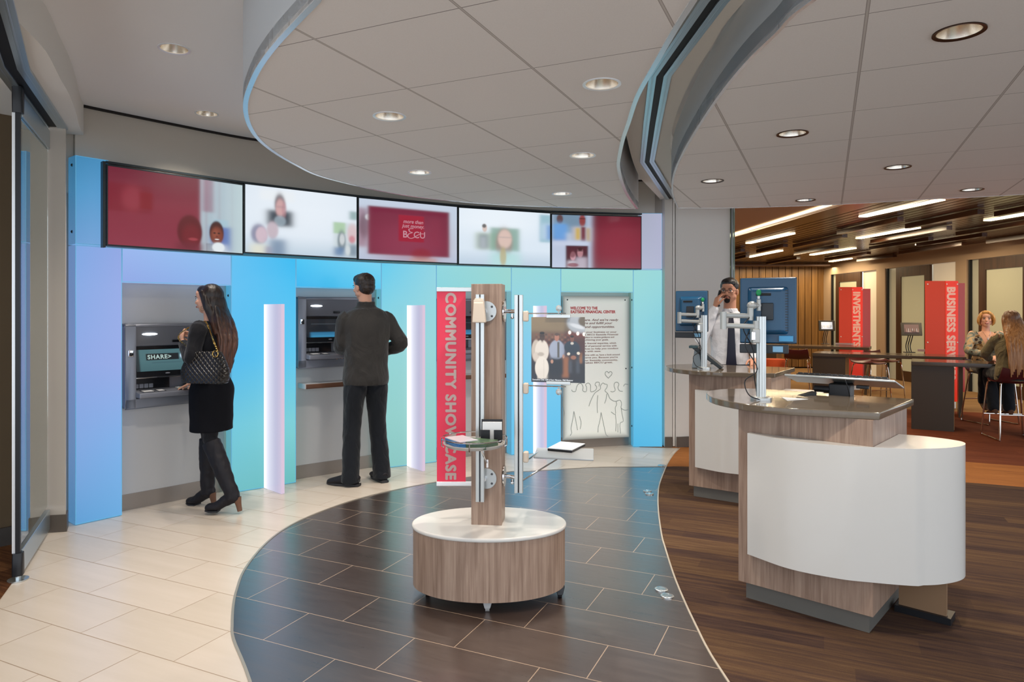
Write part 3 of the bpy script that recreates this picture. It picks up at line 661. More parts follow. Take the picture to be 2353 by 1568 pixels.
# light fins
def fin(p0, p1, z1, label):
    t = (p1-p0).normalized(); n = V(-t.y, t.x, 0); L = (p1-p0).length; th = .028
    e = empty('light_fin', p0, 0, label, 'light fin', 'white glowing fins standing out of the wall')
    stops = [(0, '#ffffff'), (.12, '#fbf6ff'), (.4, '#dcdcee'), (.75, '#c0bcd8'), (1, '#cfc2da')]
    def f(s, q):
        v = np.array([np.interp(s, [x[0] for x in stops], [S(x[1])[k] for x in stops]) for k in range(3)]); return v*(1+1.1*math.exp(-s*7))
    o1 = n*(-th/2); o2 = n*(th/2); up = V(0, 0, z1); z0 = V(0, 0, .004)
    led_mesh('acrylic_blade', [(p0+o1+z0, p1+o1+z0, p0+o1+up, 10, 2, f), (p1+o2+z0, p0+o2+z0, p1+o2+up, 10, 2, lambda s, q: f(1-s, q)),
                               (p1+o1+z0, p1+o2+z0, p1+o1+up, 1, 2, lambda s, q: np.array(S('#dcc6dc'))), (p0+o1+up, p1+o1+up, p0+o2+up, 10, 1, f)], M_LED, e)
fin(fl(603.5, 1119.5), fl(650, 1136.5), 1.53, 'glowing white vertical fin nearest the viewer, between the two customers')
fin(fl(938, 1071.5), fl(974, 1084), 1.53, 'glowing white vertical fin just left of the red banner')
a3 = V(-.007, 6.984, 0).lerp(V(.515, 7.2, 0), .46); fin(a3, a3+V(.10, -.30, 0), 1.53, 'glowing white vertical fin behind the hanging photograph')
# recess back panels
def inset(i): 
    a = V(*P_[2*i+1], 0); b_ = V(*P_[2*i+2], 0); t = (b_-a).normalized(); n = V(-t.y, t.x, 0); return a, b_, t, n
for i in range(4):
    a, b_, t, n = inset(i); d = .125
    b = MB(); q = [a+n*d, b_+n*d]; b.wallstrip([(p.x, p.y) for p in q], .03, 0, 1.70); b.build('wall_recess_%d' % (i+1), M_STEEL, kind='structure')
    b = MB(); q = [a+n*(d-.006), b_+n*(d-.006)]; b.wallstrip([(p.x, p.y) for p in q], .006, 0, .118); b.build('baseboard_recess_%d' % (i+1), M_STEELB, kind='structure')

# ================= display screens
SP = [(-2.83, 4.76), (-2.165, 5.51), (-1.39, 6.15), (-.53, 6.69), (.405, 7.09), (1.385, 7.28)]
M_SCR = attr_emit('screen_pixels', 1.0, .5, .12); M_BEZ = pbr('screen_bezel', '#1a2226', .35)
def sc1(u, v):
    p = Paint(u, v, '#7f2337'); p.vgrad('#5e1328', .55, 1.1, .8); p.vgrad('#8a3044', .45, -.1, .7)
    p.rect(-.1, .44, .29, .80, '#74001a', .03, .6); p.ell(.16, .62, .07, .16, '#9c3a48', .5, .5); p.rect(.21, .5, .30, .72, '#7a0016', .02, .8)
    p.rect(.66, -.1, 1.1, 1.1, '#a9bcc6', .02); p.hgrad('#c3d6d8', .8, 1.05, .8)
    for k in range(9): p.rect(.66+k*.035, -.1, .675+k*.035, 1.1, ['#b7bfce', '#8f5f74', '#9aa9ba'][k % 3], .02, .45*(1-k/9))
    p.rect(.67, .55, .76, 1.1, '#8a4660', .03, .6); p.rect(.74, .02, .9, .36, '#3f62b0', .04, .85); p.rect(.76, .36, .88, .46, '#9ec0d0', .02, .7)
    p.ell(.575, .25, .095, .23, '#5a0a16', .12); p.ell(.585, .2, .07, .15, '#721420', .4, .8); p.rect(.47, -.1, .68, .1, '#6a1c2c', .05, .8); p.ell(.60, .15, .035, .02, '#a8404a', .4, .7)
    p.ell(.785, .27, .058, .165, '#3c1412', .12); p.ell(.787, .225, .050, .125, '#7c3a28', .3); p.ell(.777, .25, .022, .06, '#96503a', .6, .6); p.ell(.768, .262, .010, .010, '#200a08', .6); p.ell(.803, .262, .010, .010, '#200a08', .6); p.ell(.787, .215, .009, .012, '#5c2418', .6, .7)
    p.ell(.788, .170, .022, .016, '#5c1c18', .4); p.ell(.788, .174, .017, .009, '#e0d0cc', .4); p.rect(.72, -.1, .88, .1, '#c9d2da', .05, .9)
    for k in range(6): p.rect(.705+k*.016, -.1, .712+k*.016, .11, '#4a3c48', .01, .8)
    p.ell(.80, .06, .05, .07, '#dfe6ea', .2); return p.c
def sc2(u, v):
    p = Paint(u, v, '#d6e2ee'); p.vgrad('#a3bccd', .3, -.05, .8); p.ell(.5, .75, .5, .5, '#eef4fa', .9, .7)
    p.rect(.12, .80, .42, .96, '#e9eef2', .04, .9); p.rect(.18, .42, .40, .66, '#2a3744', .05); p.ell(.288, .76, .044, .15, '#554a52', .4, .9); p.ell(.292, .70, .040, .135, '#cda4a4', .35); p.ell(.325, .68, .02, .12, '#b88890', .5, .6); p.rect(.255, .705, .33, .722, '#7d6f7a', .03, .5); p.ell(.29, .5, .05, .08, '#9fb0bc', .3, .7)
    p.ell(.11, .28, .065, .15, '#7c7c98', .3, .9); p.ell(.135, .27, .05, .12, '#cdb8c4', .25); p.ell(.225, .35, .05, .13, '#c3b4be', .3); p.rect(.04, -.1, .18, .13, '#e2dfc8', .06, .85); p.rect(.20, -.1, .34, .22, '#6f86a2', .06, .9); p.rect(.17, -.1, .21, .1, '#8a7f9c', .04, .8)
    p.rect(.775, .02, 1.02, .56, '#c8d4d8', .03, .8); p.rect(.775, .38, .89, .56, '#a3c79a', .02, .8); p.ell(.853, .26, .040, .17, '#66767f', .35, .85); p.ell(.858, .29, .025, .09, '#c9cfd2', .4); p.rect(.78, .02, .88, .16, '#5c7ea8', .04, .9)
    p.ell(.96, .4, .05, .15, '#d8b8bc', .4, .8); p.ell(.955, .30, .03, .06, '#c87884', .5, .8); p.rect(.93, .62, 1.02, .76, '#5f8a86', .03, .7); p.rect(.92, .02, 1.02, .22, '#5a7288', .05, .8); p.ell(.915, .12, .022, .08, '#d5dcde', .5, .8); return p.c
def sc3(u, v):
    p = Paint(u, v, '#c3cfe0'); p.vgrad('#a9b6d0', .2, -.1, .8); p.rect(-.05, .2, .08, .85, '#8a3048', .05, .6); p.ell(.05, .55, .05, .2, '#4c2a3a', .5, .6); p.ell(.09, .7, .03, .05, '#d8dde4', .4)
    p.rect(.085, .09, .915, .89, '#7c2440', .025); p.rect(.085, .09, .915, .89, '#66182c', .02, .35); p.ell(.5, .3, .35, .35, '#963a54', .8, .6); p.vgrad('#55121f', .7, 1.0, .0)
    p.rect(.70, .25, .82, .75, '#8a2c44', .06, .5); p.rect(.385, .33, .645, .78, '#9a1330', .012); p.ell(.62, .12, .1, .1, '#8c1a28', .4, .7); p.rect(.50, -.1, .78, .06, '#c08f84', .04, .7); return p.c
def sc4(u, v):
    p = Paint(u, v, '#d9e6f2'); p.vgrad('#a8bed2', .28, -.05, .8); p.ell(.4, .85, .5, .3, '#eef5fb', .9, .8)
    p.rect(.17, .27, .40, .58, '#bfd0b4', .05, .6); p.ell(.27, .66, .025, .07, '#d8c4bc', .3); p.ell(.265, .70, .022, .035, '#6a6a6a', .4); p.rect(.20, .28, .32, .56, '#4c5a70', .06, .7); p.rect(.24, .3, .27, .5, '#c8ccd8', .05, .8)
    p.rect(.33, .25, .65, .68, '#6f9a86', .04, .8); p.ell(.48, .38, .09, .28, '#9a7f78', .35, .8); p.ell(.49, .48, .075, .17, '#d8beb4', .25); p.rect(.42, .50, .56, .515, '#8a8a8e', .02, .5); p.rect(.33, -.1, .66, .24, '#b4dcdc', .08, .95); p.ell(.47, .15, .035, .17, '#b9ab7c', .4, .8)
    p.rect(.88, .45, 1.05, .97, '#7fb0c0', .03, .8); p.rect(.90, .5, 1.05, .8, '#c4d8ec', .06, .8); p.rect(.96, .5, 1.05, .78, '#5b8fd0', .04, .8); return p.c
def sc5(u, v):
    p = Paint(u, v, '#6c1a2c'); p.vgrad('#54121f', .6, 1.05, .8); p.ell(.75, .4, .3, .5, '#8e2a3e', .8, .8); p.rect(-.1, -.1, .44, 1.1, '#b9c4da', .05); p.rect(.0, .50, .38, 1.1, '#5f7f96', .05, .85)
    p.ell(.085, .92, .035, .09, '#5c4040', .3); p.rect(.02, .50, .16, .82, '#4f86cc', .03); p.ell(.08, .7, .12, .16, '#7ab0e4', .4, .5); p.rect(.16, .50, .22, .66, '#c8d2e4', .05, .8)
    p.ell(.335, .9, .035, .12, '#8a3c3c', .3); p.rect(.30, .93, .37, .945, '#2a0c12', .01, .8); p.rect(.22, .52, .42, .78, '#c9c4cc', .05, .8); p.rect(.26, .52, .31, .76, '#c9a83c', .03); p.rect(.38, .5, .42, .76, '#b09040', .03, .8); p.rect(.32, .5, .37, .78, '#6c2030', .02); p.rect(.0, .42, .40, .52, '#c6cfe4', .05, .8)
    p.rect(.15, -.1, .40, .42, '#4c1a28', .015); p.ell(.23, .22, .03, .085, '#c8909a', .25); p.ell(.225, .26, .035, .07, '#5a1c28', .3, .7); p.ell(.31, .29, .032, .1, '#b07c84', .25); p.ell(.31, .36, .03, .04, '#3c1018', .3); p.rect(.275, .31, .34, .33, '#2a0c12', .01, .7)
    p.rect(.17, -.1, .27, .13, '#d3ccd8', .04, .95); p.rect(.26, -.1, .39, .2, '#b9aebc', .04, .95); p.ell(.23, .05, .06, .04, '#7c1f30', .3, .8); return p.c
slab = ['large curved-wall screen at the far left, mostly deep red with a smiling child', 'pale blue-white screen second from the left showing a man in a black shirt', 'middle screen with a dark red field and small red logo square', 'pale screen second from the right with a blurred woman in mint',
        'rightmost screen, people photos on its left and dark red on its right']
for i, fn in enumerate([sc1, sc2, sc3, sc4, sc5]):
    a = V(*SP[i], 0); b_ = V(*SP[i+1], 0); t = (b_-a).normalized(); n = V(-t.y, t.x, 0); L = (b_-a).length
    z0 = [1.927, 1.94, 1.935, 1.93, 1.92][i]+.0; H = .572
    e = empty('display_screen', (a.x, a.y, z0), 0, slab[i], 'screen', 'row of wall-mounted display screens')
    b = MB(); c = (a+b_)/2+n*.02; b.box((c.x, c.y, z0+H/2), (L-.004, .04, H), math.atan2(t.y, t.x)); b.build('housing', M_BEZ, e, world=True, bevel=.003)
    grid_picture('image', frame(a+t*.012-n*.0008+V(0, 0, z0+.012), t, (0, 0, 1)), L-.024, H-.024, 230, 130, fn, M_SCR, e, world=True)
    if i == 2:
        M_LOGO = emit('logo_pink', '#c8909c', .9); F0 = lambda u, v: frame(a+t*(.012+u*(L-.024))-n*.002+V(0, 0, z0+.012+v*(H-.024)), t, (0, 0, 1))
        text('lettering', 'more than', .048, F0(.43, .645), M_LOGO, e, True, .001, .0002, shear=.25)
        text('lettering', 'just money.', .048, F0(.42, .57), M_LOGO, e, True, .001, .0002, shear=.25)
        text('lettering', 'B', .088, F0(.425, .40), M_LOGO, e, True, .002, .0002); text('lettering', 'CU', .088, F0(.535, .40), M_LOGO, e, True, .001, .0002)
        b = MB(); b.tube(chain([V(.535, .56, 0), V(.49, .545, 0), V(.50, .50, 0), V(.525, .49, 0), V(.485, .46, 0), V(.48, .41, 0), V(.52, .39, 0), V(.60, .47, 0), V(.645, .48, 0)], 4), .006, 6)
        b.v = [tuple((F0(p[0], p[1]) @ Vector((0, 0, p[2]*.1)))) for p in b.v]; b.build('logo_swash', M_LOGO, e, world=True)
b = MB(); q = [V(*p, 0) for p in SP]; qq = off(q, .045); b.wallstrip([(p.x, p.y) for p in off(q, -.004)], .05, 2.505, 2.52)
e = empty('screen_trim', (SP[0][0], SP[0][1], 2.505), 0, 'long black trim strip along the top of the screen row', 'trim strip')
b.build('top_strip', M_BEZ, e, world=True)
b = MB(); t_ = (V(*SP[1], 0)-V(*SP[0], 0)).normalized(); a_ = V(*SP[0], 0)-t_*.012+V(-t_.y, t_.x, 0)*.02; b.box((a_.x, a_.y, 2.215), (.018, .045, .60), math.atan2(t_.y, t_.x)); b.build('end_strip', M_BEZ, e, world=True)

# ================= cash machines in the recesses
M_ATM = pbr('atm_grey', '#7d818a', .35, .35); M_ATMD = pbr('atm_dark', '#17181c', .25); M_ATML = pbr('atm_light', '#83868f', .35, .3); M_CHROME = pbr('chrome', '#dcdcde', .08, 1.)
M_PAPER = pbr('paper_white', '#e4e4e2', .6); M_PLATE = pbr('key_plate', '#b5b8b4', .35, .6); M_YEL = pbr('yellow_key', '#d2c23c', .4); M_RED = pbr('red_key', '#b22a2a', .4); M_GLOW = emit('atm_lamp', '#f2fbff', 6.)
def atm(i, z0, label, scr):
    a, b_, t, n = inset(i); W_ = (b_-a).length; o = a+n*.125; e = empty('cash_machine', (o.x, o.y, z0), math.atan2(t.y, t.x), label, 'cash machine', 'walk-up cash machines in the lit wall')
    x0, x1, H = .035, W_-.05, .62
    b = MB(); b.box(((x0+x1)/2, -.006, H/2), (x1-x0, .012, H)); b.box((x0+.0375, -.045, H/2), (.075, .09, H)); b.box((x1-.0375, -.045, H/2), (.075, .09, H)); b.box(((x0+x1)/2, -.045, .035), (x1-x0, .09, .07)); b.box(((x0+x1)/2, -.045, H-.012), (x1-x0, .09, .024))
    b.build('housing', M_ATM, e, bevel=.005)
    xa, xb = x0+.075, x1-.075
    b = MB(); b.add([(xa, -.088, H-.024), (xb, -.088, H-.024), (xb, -.03, H-.165), (xa, -.03, H-.165), (xa, -.012, H-.024), (xb, -.012, H-.024), (xb, -.012, H-.165), (xa, -.012, H-.165)], [(0, 1, 2, 3), (7, 6, 5, 4), (0, 3, 7, 4), (1, 5, 6, 2), (0, 4, 5, 1), (3, 2, 6, 7)])
    b.build('canopy', M_ATM, e)
    b = MB(); b.ell((xa+.10, -.068, H-.078), (.055, .008, .009), 16, 8); b.build('lamp', M_GLOW, e)
    b = MB(); b.box((xa+.30, -.047, H-.135), (.062, .012, .018)); b.build('camera_window', M_ATMD, e, bevel=.002)
    # fascia around the monitor
    zb, zt = .235, .45
    b = MB(); b.add([(xa, -.078, zb-.012), (xb, -.078, zb-.012), (xb, -.02, zt), (xa, -.02, zt), (xa, -.012, zb-.012), (xb, -.012, zb-.012), (xb, -.012, zt), (xa, -.012, zt)], [(0, 1, 2, 3), (7, 6, 5, 4), (0, 3, 7, 4), (1, 5, 6, 2), (0, 4, 5, 1), (3, 2, 6, 7)])
    b.build('monitor_fascia', M_ATMD, e)
    M0 = frame((xa+.01, -.0705, zb+.03), (1, 0, 0), (0, .058, .227))
    grid_picture('monitor', M0, .36, .165, 90, 50, scr, MATS.get('atm_pixels') or attr_emit('atm_pixels', 1., .5, .1), e)
    b = MB(); b.box(((xa+xb)/2, -.081, zb-.016), (xb-xa, .012, .008)); b.build('chrome_lip', M_CHROME, e, bevel=.002)
    b = MB(); b.ell((xa+.225, -.078, zb+.010), (.018, .003, .006), 12, 6); b.build('badge', M_ATML, e)
    b = MB(); b.box((xa+.13, -.02, .175), (.26, .016, .10)); b.box((xb-.11, -.02, .175), (.2, .016, .10)); b.build('slot_surround', M_ATMD, e, bevel=.008)
    b = MB()
    for k in range(4): b.box((xa+.02+k*.034, -.03, .155), (.029, .01, .032))
    b.build('slot_guide', M_ATML, e, bevel=.002)
    b = MB(); b.add([(xa-.005, -.165, .075), (xb+.005, -.165, .075), (xb+.005, -.01, .075), (xa-.005, -.01, .075), (xa-.005, -.165, .112), (xb+.005, -.165, .112), (xb+.005, -.02, .132), (xa-.005, -.02, .132)], [(3, 2, 1, 0), (4, 5, 6, 7), (0, 1, 5, 4), (1, 2, 6, 5), (2, 3, 7, 6), (3, 0, 4, 7)])
    b.build('work_shelf', M_ATML, e, bevel=.008)
    sl = lambda x, y, up: (x, y, .112+(y+.165)*.138+up)
    for k, (x, w) in enumerate(((xa+.075, .085), (xa+.165, .06))):
        b = MB(); y0, y1 = -.135, -.075; b.add([sl(x-w/2, y0, .0015), sl(x+w/2, y0, .0015), sl(x+w/2-.01, y1, .0015), sl(x-w/2-.01, y1, .0015)], [(0, 1, 2, 3)]); s_ = b.build('sticker', M_ATMD, e)
        b = MB(); w -= .014; y0, y1 = -.128, -.085; b.add([sl(x-w/2, y0, .0025), sl(x+w/2, y0, .0025), sl(x+w/2-.008, y1, .0025), sl(x-w/2-.008, y1, .0025)], [(0, 1, 2, 3)]); b.build('sticker_print', M_PAPER, s_)
    kx = xa+.30; b = MB(); b.box((kx+.06, -.098, .124), (.16, .09, .006)); kp = b.build('keypad', M_PLATE, e, bevel=.002)
    for r in range(4):
        for c in range(4):
            b = MB(); b.box((kx+c*.037, -.130+r*.022, .1285+r*.001), (.026, .015, .006)); b.build('key', (M_YEL if (c == 0 and r == 0) else M_RED if (c == 3 and r == 3) else M_TR_W), kp)
    b = MB(); b.box((x0+.037, -.093, H-.215), (.042, .012, .05)); g = b.build('lens_plate', M_CHROME, e, bevel=.006)
    b = MB(); b.ell((x0+.035, -.099, H-.222), (.013, .013, .013), 14, 10); b.build('lens', M_ATMD, g, smooth=True)
    return e, M0
def a1(u, v):
    p = Paint(u, v, '#4a6e74'); p.vgrad('#3a5a60', .5, 0, .6); p.rect(-.1, -.1, .07, 1.1, '#1a1e24', .02, .9); p.rect(.2, .5, .86, .8, '#161c20', .01); p.rect(.3, .36, .9, .40, '#35505a', .02, .6); p.ell(.93, .66, .04, .1, '#cfe8ff', .5); return p.c
def a2(u, v):
    p = Paint(u, v, '#141a22'); p.rect(.1, -.1, 1.1, .28, '#2c6f96', .04); p.rect(.12, -.1, 1.1, .12, '#3f93bc', .06, .5); p.rect(.14, .72, .86, .745, '#5a6670', .01, .6); p.ell(.95, .5, .04, .09, '#cfe8ff', .5); return p.c
e1, M0 = atm(0, .758, 'grey cash machine used by the woman, set low under the lavender light box', a1)
text('monitor_text', 'SHARE>', .044, M0 @ Matrix.Translation((.082, .092, .001)), pbr('atm_text', '#9fb6b4', .5, emis='#8fa6a4', estr=.6), e1, offset=.0015, extrude=.0002, spacing=1.15)
atm(1, .978, 'grey cash machine used by the man, mounted high above a wooden ledge', a2)
atm(2, .978, 'grey cash machine mostly hidden behind the wooden post and red banner', a2)
M_WALN = wood('walnut_edge', '#4a3226', '#6a4a38', '#80604a', axis=0)
for i, lab in ((1, 'thin wooden ledge under the second cash machine, behind the man'), (2, 'thin wooden ledge under the hidden cash machine behind the post')):
    a, b_, t, n = inset(i); o = a+n*.125; e = empty('wall_ledge', (o.x, o.y, .80), math.atan2(t.y, t.x), lab, 'ledge', 'ledges under the cash machines')
    b = MB(); b.box((.40, -.075, .022), (.66, .15, .044)); b.build('board', M_STEEL, e, bevel=.003); b = MB(); b.box((.405, -.152, .021), (.65, .006, .04)); b.build('front_edge', M_WALN, e)

# ================= welcome poster
a, b_, t, n = inset(3); o = a+n*.075; rz = math.atan2(t.y, t.x); We = (b_-a).length
e = empty('welcome_poster', (o.x, o.y, 0), rz, 'tall pale lit poster with red heading and outlined people, in the last recess', 'poster')
MW = Matrix.Translation(o) @ Matrix.Rotation(rz, 4, 'Z'); MWi = MW.inverted(); camp = MWi @ V(0, 0, CH)
def pp(x, y, yl=-.004):
    """pixel -> (x, z) on the poster face"""
    d = MWi.to_3x3() @ V((x-CXP)/F, 1, (HY-y)/F); s = (yl-camp.y)/d.y; q = camp+d*s; return q.x, q.z
x0, z1 = pp(1293.5, 680.5); x1, z0 = pp(1446, 1003)
z0 = .10
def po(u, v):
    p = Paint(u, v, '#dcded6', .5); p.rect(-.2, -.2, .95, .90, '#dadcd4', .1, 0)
    d = np.minimum(np.minimum(u, 1-u)*(x1-x0), np.minimum(v, 1-v)*(z1-z0)); m = np.exp(-(d/.035)**1.5); p.blend(m*.85, '#6a6d6a'); return p.c  # grey falloff paints the shaded border of the lit panel into the print
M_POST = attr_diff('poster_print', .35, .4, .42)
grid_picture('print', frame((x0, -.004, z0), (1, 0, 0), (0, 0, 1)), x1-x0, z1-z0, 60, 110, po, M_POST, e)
b = MB(); b.box(((x0+x1)/2, .006, (z0+z1)/2), (x1-x0, .016, z1-z0)); b.build('backing_panel', M_TR_W, e)
M_PR = pbr('print_red', '#a8242c', .5, emis='#a8242c', estr=.3); M_PD = pbr('print_maroon', '#7a4a48', .5, emis='#6a4040', estr=.2); M_PG = pbr('print_grey', '#a4aaa8', .5)
def ptx(s, x, y, h, m, sh=0., off_=.0, right=None):
    X, Z = pp(x, y); size = h/F*7.35/.72; M_ = frame((X, -.0065, Z), (1, 0, 0), (0, 0, 1))
    ob = text('printed_line', s, size, M_, m, e, False, 0. if off_ > .001 else off_, .0002, shear=sh)
    if off_ > .001: embolden(ob, .0016, (1, 0, 0), (0, 0, 1))
    if right:
        xs = [v.co.x for v in ob.data.vertices]; X1, _ = pp(right, y); k = (X1-X)/(max(xs)-X)
        for v in ob.data.vertices: v.co.x = X+(v.co.x-X)*k
ptx('WELCOME TO THE', 1310.5, 711.5, 6.6, M_PR, 0, .0012, 1373); ptx('EASTSIDE FINANCIAL CENTER', 1311, 720, 6.6, M_PR, 0, .0012, 1414)
for s, y, r in (("You're here. And we're ready", 738, 1421), ('to explore and fulfill your', 745.5, 1407), ('dreams and opportunities.', 754, 1412)): ptx(s, 1311, y, 5.2, M_PD, .3, .0005, r)
for s, y, r in (('For home, your business or your', 765.5, 1417), ('dreams, the BECU Eastside Financial', 771.5, 1420), ('Center is the place to receive guidance and', 777.5, 1411), ('support in achieving your goals.', 783.5, 1398.5),
                ('We offer our financial expertise, which', 791.5, 1415.5), ('means a level of personal service with', 797.8, 1417), ('digital services to help you conduct', 804, 1420.5), ('your needs with ease.', 810, 1381),
                ('Spend some time with us, have a look around', 818.5, 1424), ("and let us serve you. Because you're", 824.5, 1419.5), ('a part of our Eastside community,', 831, 1419.5), ('of what makes BECU great.', 836.5, 1408)): ptx(s, 1311, y, 3.6, M_PD, 0, .0004, r)
PZ = lambda x, y: (1200+x*.255, 660+y*.255)
lines = [[(775, 822), (748, 790), (752, 765), (768, 762), (778, 775), (790, 762), (806, 768), (806, 788), (775, 822)],
 [(445, 925), (452, 940), (480, 940), (490, 900), (505, 875), (530, 870), (548, 900), (545, 935), (575, 943), (580, 905), (570, 880), (595, 865), (615, 885), (615, 915), (620, 945), (660, 930), (670, 900), (655, 880), (668, 858), (695, 862), (690, 895)],
 [(690, 930), (705, 915), (705, 890), (725, 865), (745, 875), (765, 880), (762, 905), (745, 935), (770, 960), (790, 1005), (830, 1030), (862, 1025)], [(795, 940), (815, 945), (838, 930), (828, 895), (832, 865), (855, 858), (870, 875), (862, 905), (875, 935), (905, 940)], [(912, 895), (925, 875), (955, 880)],
 [(690, 930), (650, 960), (615, 1030), (600, 1075)], [(680, 975), (675, 1050), (678, 1135)], [(762, 960), (755, 1010), (742, 1050)], [(710, 1130), (700, 1200), (685, 1260), (682, 1310)], [(710, 1130), (725, 1200), (740, 1270), (755, 1330), (775, 1345)],
 [(465, 1120), (455, 1190), (440, 1270), (445, 1315), (430, 1340)], [(465, 1120), (480, 1190), (498, 1290)], [(515, 1165), (530, 1220), (522, 1280)], [(845, 1030), (850, 1060), (838, 1090), (840, 1150), (800, 1125)], [(845, 1030), (880, 1020), (895, 1050), (890, 1090), (925, 1110), (955, 1105)],
 [(890, 1085), (900, 1150), (910, 1210), (880, 1230), (885, 1320)], [(840, 1150), (845, 1220), (842, 1300)], [(862, 1230), (862, 1310)], [(366, 990), (366, 1080), (380, 1130), (375, 1165)]]
for ln in lines:
    q = []
    for (x, y) in ln:
        X, Z = pp(*PZ(x, y)); q.append(V(X, -.0065, Z))
    b = MB(); b.tube(chain(q, 3), .0035, 5); b.v = [(p[0], -.0065+(p[1]+.0065)*.15, p[2]) for p in b.v]; b.build('outline_drawing', M_PG, e)
for x, z in ((x0+.05, z1-.04), (x1-.05, z1-.04), (x1-.04, .85)):
    b = MB(); b.ell((x, -.006, z), (.008, .003, .008), 10, 6); b.build('screw', M_SCREW, e)
# ================= merchandising kiosk
M_LAM = wood('laminate_walnut', '#7d6555', '#9a8170', '#b39b88', .42, 2, 120.)
M_WHITE = pbr('solid_surface_white', '#d3d1cc', .18, spec=.5, noise_col='#cfccc6', nscale=3.)
M_ALU = pbr('extruded_aluminium', '#c6cac9', .3, .75); M_ALUD = pbr('groove_shadow', '#4c5054', .5, .4)
M_FROST = pbr('frosted_acrylic', '#dfe4e6', .35, trans=.75, ior=1.3, spec=.4)
M_BEIGE = pbr('beige_plastic', '#cfc0ae', .45)
kx, ky = -.119, 3.56
k = empty('display_kiosk', (kx, ky, 0), 0, 'wheeled oval wood-laminate kiosk with white top and tall wooden post', 'display kiosk')
def oval(a, b_, n=72): return [(kx+a*math.cos(2*PI*i/n), ky+b_*math.sin(2*PI*i/n)) for i in range(n)]
b = MB(); b.prism(oval(.395, .268), .058, .352); b.build('drum', M_LAM, k, world=True, smooth=True)
b = MB(); b.prism(oval(.402, .275), .350, .371); b.build('white_top', M_WHITE, k, world=True, bevel=.008, bseg=3)
for (cx, cy), lab in (((-.10-.02, 3.34), 0), ((.245, 3.50), 1), ((-.435, 3.53), 1), ((-.15, 3.79), 1)):
    b = MB(); b.cyl((cx-.010, cy, .024), (cx+.010, cy, .024), .024, 20); w = b.build('caster', M_BLK if lab else pbr('caster_grey', '#9c9a98', .4), k, world=True, smooth=True)
    b = MB(); b.add([(cx-.026, cy-.012, .060), (cx+.026, cy-.012, .060), (cx+.014, cy-.026, .020), (cx-.014, cy-.026, .020), (cx-.026, cy+.02, .060), (cx+.026, cy+.02, .060), (cx+.014, cy+.0, .024), (cx-.014, cy+.0, .024)], [(0, 1, 2, 3), (7, 6, 5, 4), (0, 3, 7, 4), (1, 5, 6, 2), (0, 4, 5, 1), (3, 2, 6, 7)])
    b.build('caster_fork', MATS['caster_grey'] if not lab else M_BLK, w, world=True, bevel=.004)
# the post
pa = V(-.2095, 3.508, 0); pb = V(-.053, 3.490, 0); pt = (pb-pa).normalized(); pn = V(-pt.y, pt.x, 0); pW = (pb-pa).length
def PT(u, d, z): return pa+pt*u+pn*d+V(0, 0, z)      # u along the front face, d depth (negative: towards the viewer)
b = MB(); b.prism([(PT(*q, 0).x, PT(*q, 0).y) for q in ((0, 0), (pW, 0), (pW, .14), (0, .14))], .369, 1.608); b.build('post', M_LAM, k, world=True, bevel=.0015)
def extr(u, d, z0, z1, w=.046, dp=.034):
    """slotted aluminium extrusion: two ribs and a groove"""
    b = MB(); a = math.atan2(pt.y, pt.x)
    for s in (-1, 1):
        c = PT(u+s*w*.27, d, 0); b.box((c.x, c.y, (z0+z1)/2), (w*.40, dp, z1-z0), a)
    o = b.build('upright_rail', M_ALU, k, world=True, bevel=.002)
    c = PT(u, d+.004, 0); b = MB(); b.box((c.x, c.y, (z0+z1)/2), (w*.2, dp*.7, z1-z0-.002), a); b.build('groove', M_ALUD, o, world=True)
extr(.055, -.048, .505, 1.553)
for z in (1.467, .612):     # discs on the front face
    c = PT(.08, -.003, z); b = MB(); b.cyl(c, c+pn*-.008, .052, 32); o = b.build('mounting_disc', M_TR_W if 0 else pbr('disc_alu', '#b9bdbd', .35, .6), k, world=True, smooth=True)
    for du in (-.024, .024):
        for dz in (-.024, .024):
            b = MB(); q = PT(.08+du*1.2, -.012, z+dz); b.ell(q, (.006, .003, .006), 10, 6); b.build('screw', M_ALUD, o, world=True)
    c0 = PT(.07, -.008, z); b = MB(); b.cyl(c0, c0+pn*-.03, .012, 14); b.build('standoff', M_CHROME, o, world=True)
# side arm: disc, rod and the second rail
RX = pW+.085
for z in (1.467, .612):
    c = PT(pW+.003, .06, z); b = MB(); b.cyl(c, c+pt*.007, .055, 32); o = b.build('mounting_disc', M_CHROME, k, world=True, smooth=True)
    b = MB(); b.cyl(c+pt*.005, PT(RX-.005, .03, z), .0105, 16); b.build('rod', M_CHROME, o, world=True, smooth=True)
    q = PT(RX-.035, .045, z-.012); b = MB(); b.cyl(q, q+V(0, 0, -.016), .007, 10); b.ell(q+V(0, 0, -.02), (.009, .005, .008), 10, 6); b.build('thumb_screw', M_CHROME, o, world=True)
extr(RX, .03, .535, 1.552)
def knob(z):
    q = PT(RX+.038, .02, z); b = MB(); b.box((q.x, q.y, q.z), (.026, .04, .055), math.atan2(pt.y, pt.x)); return b.build('clamp', M_BEIGE, k, world=True, bevel=.007, bseg=3)
for z in (1.442, 1.073, .722): knob(z)
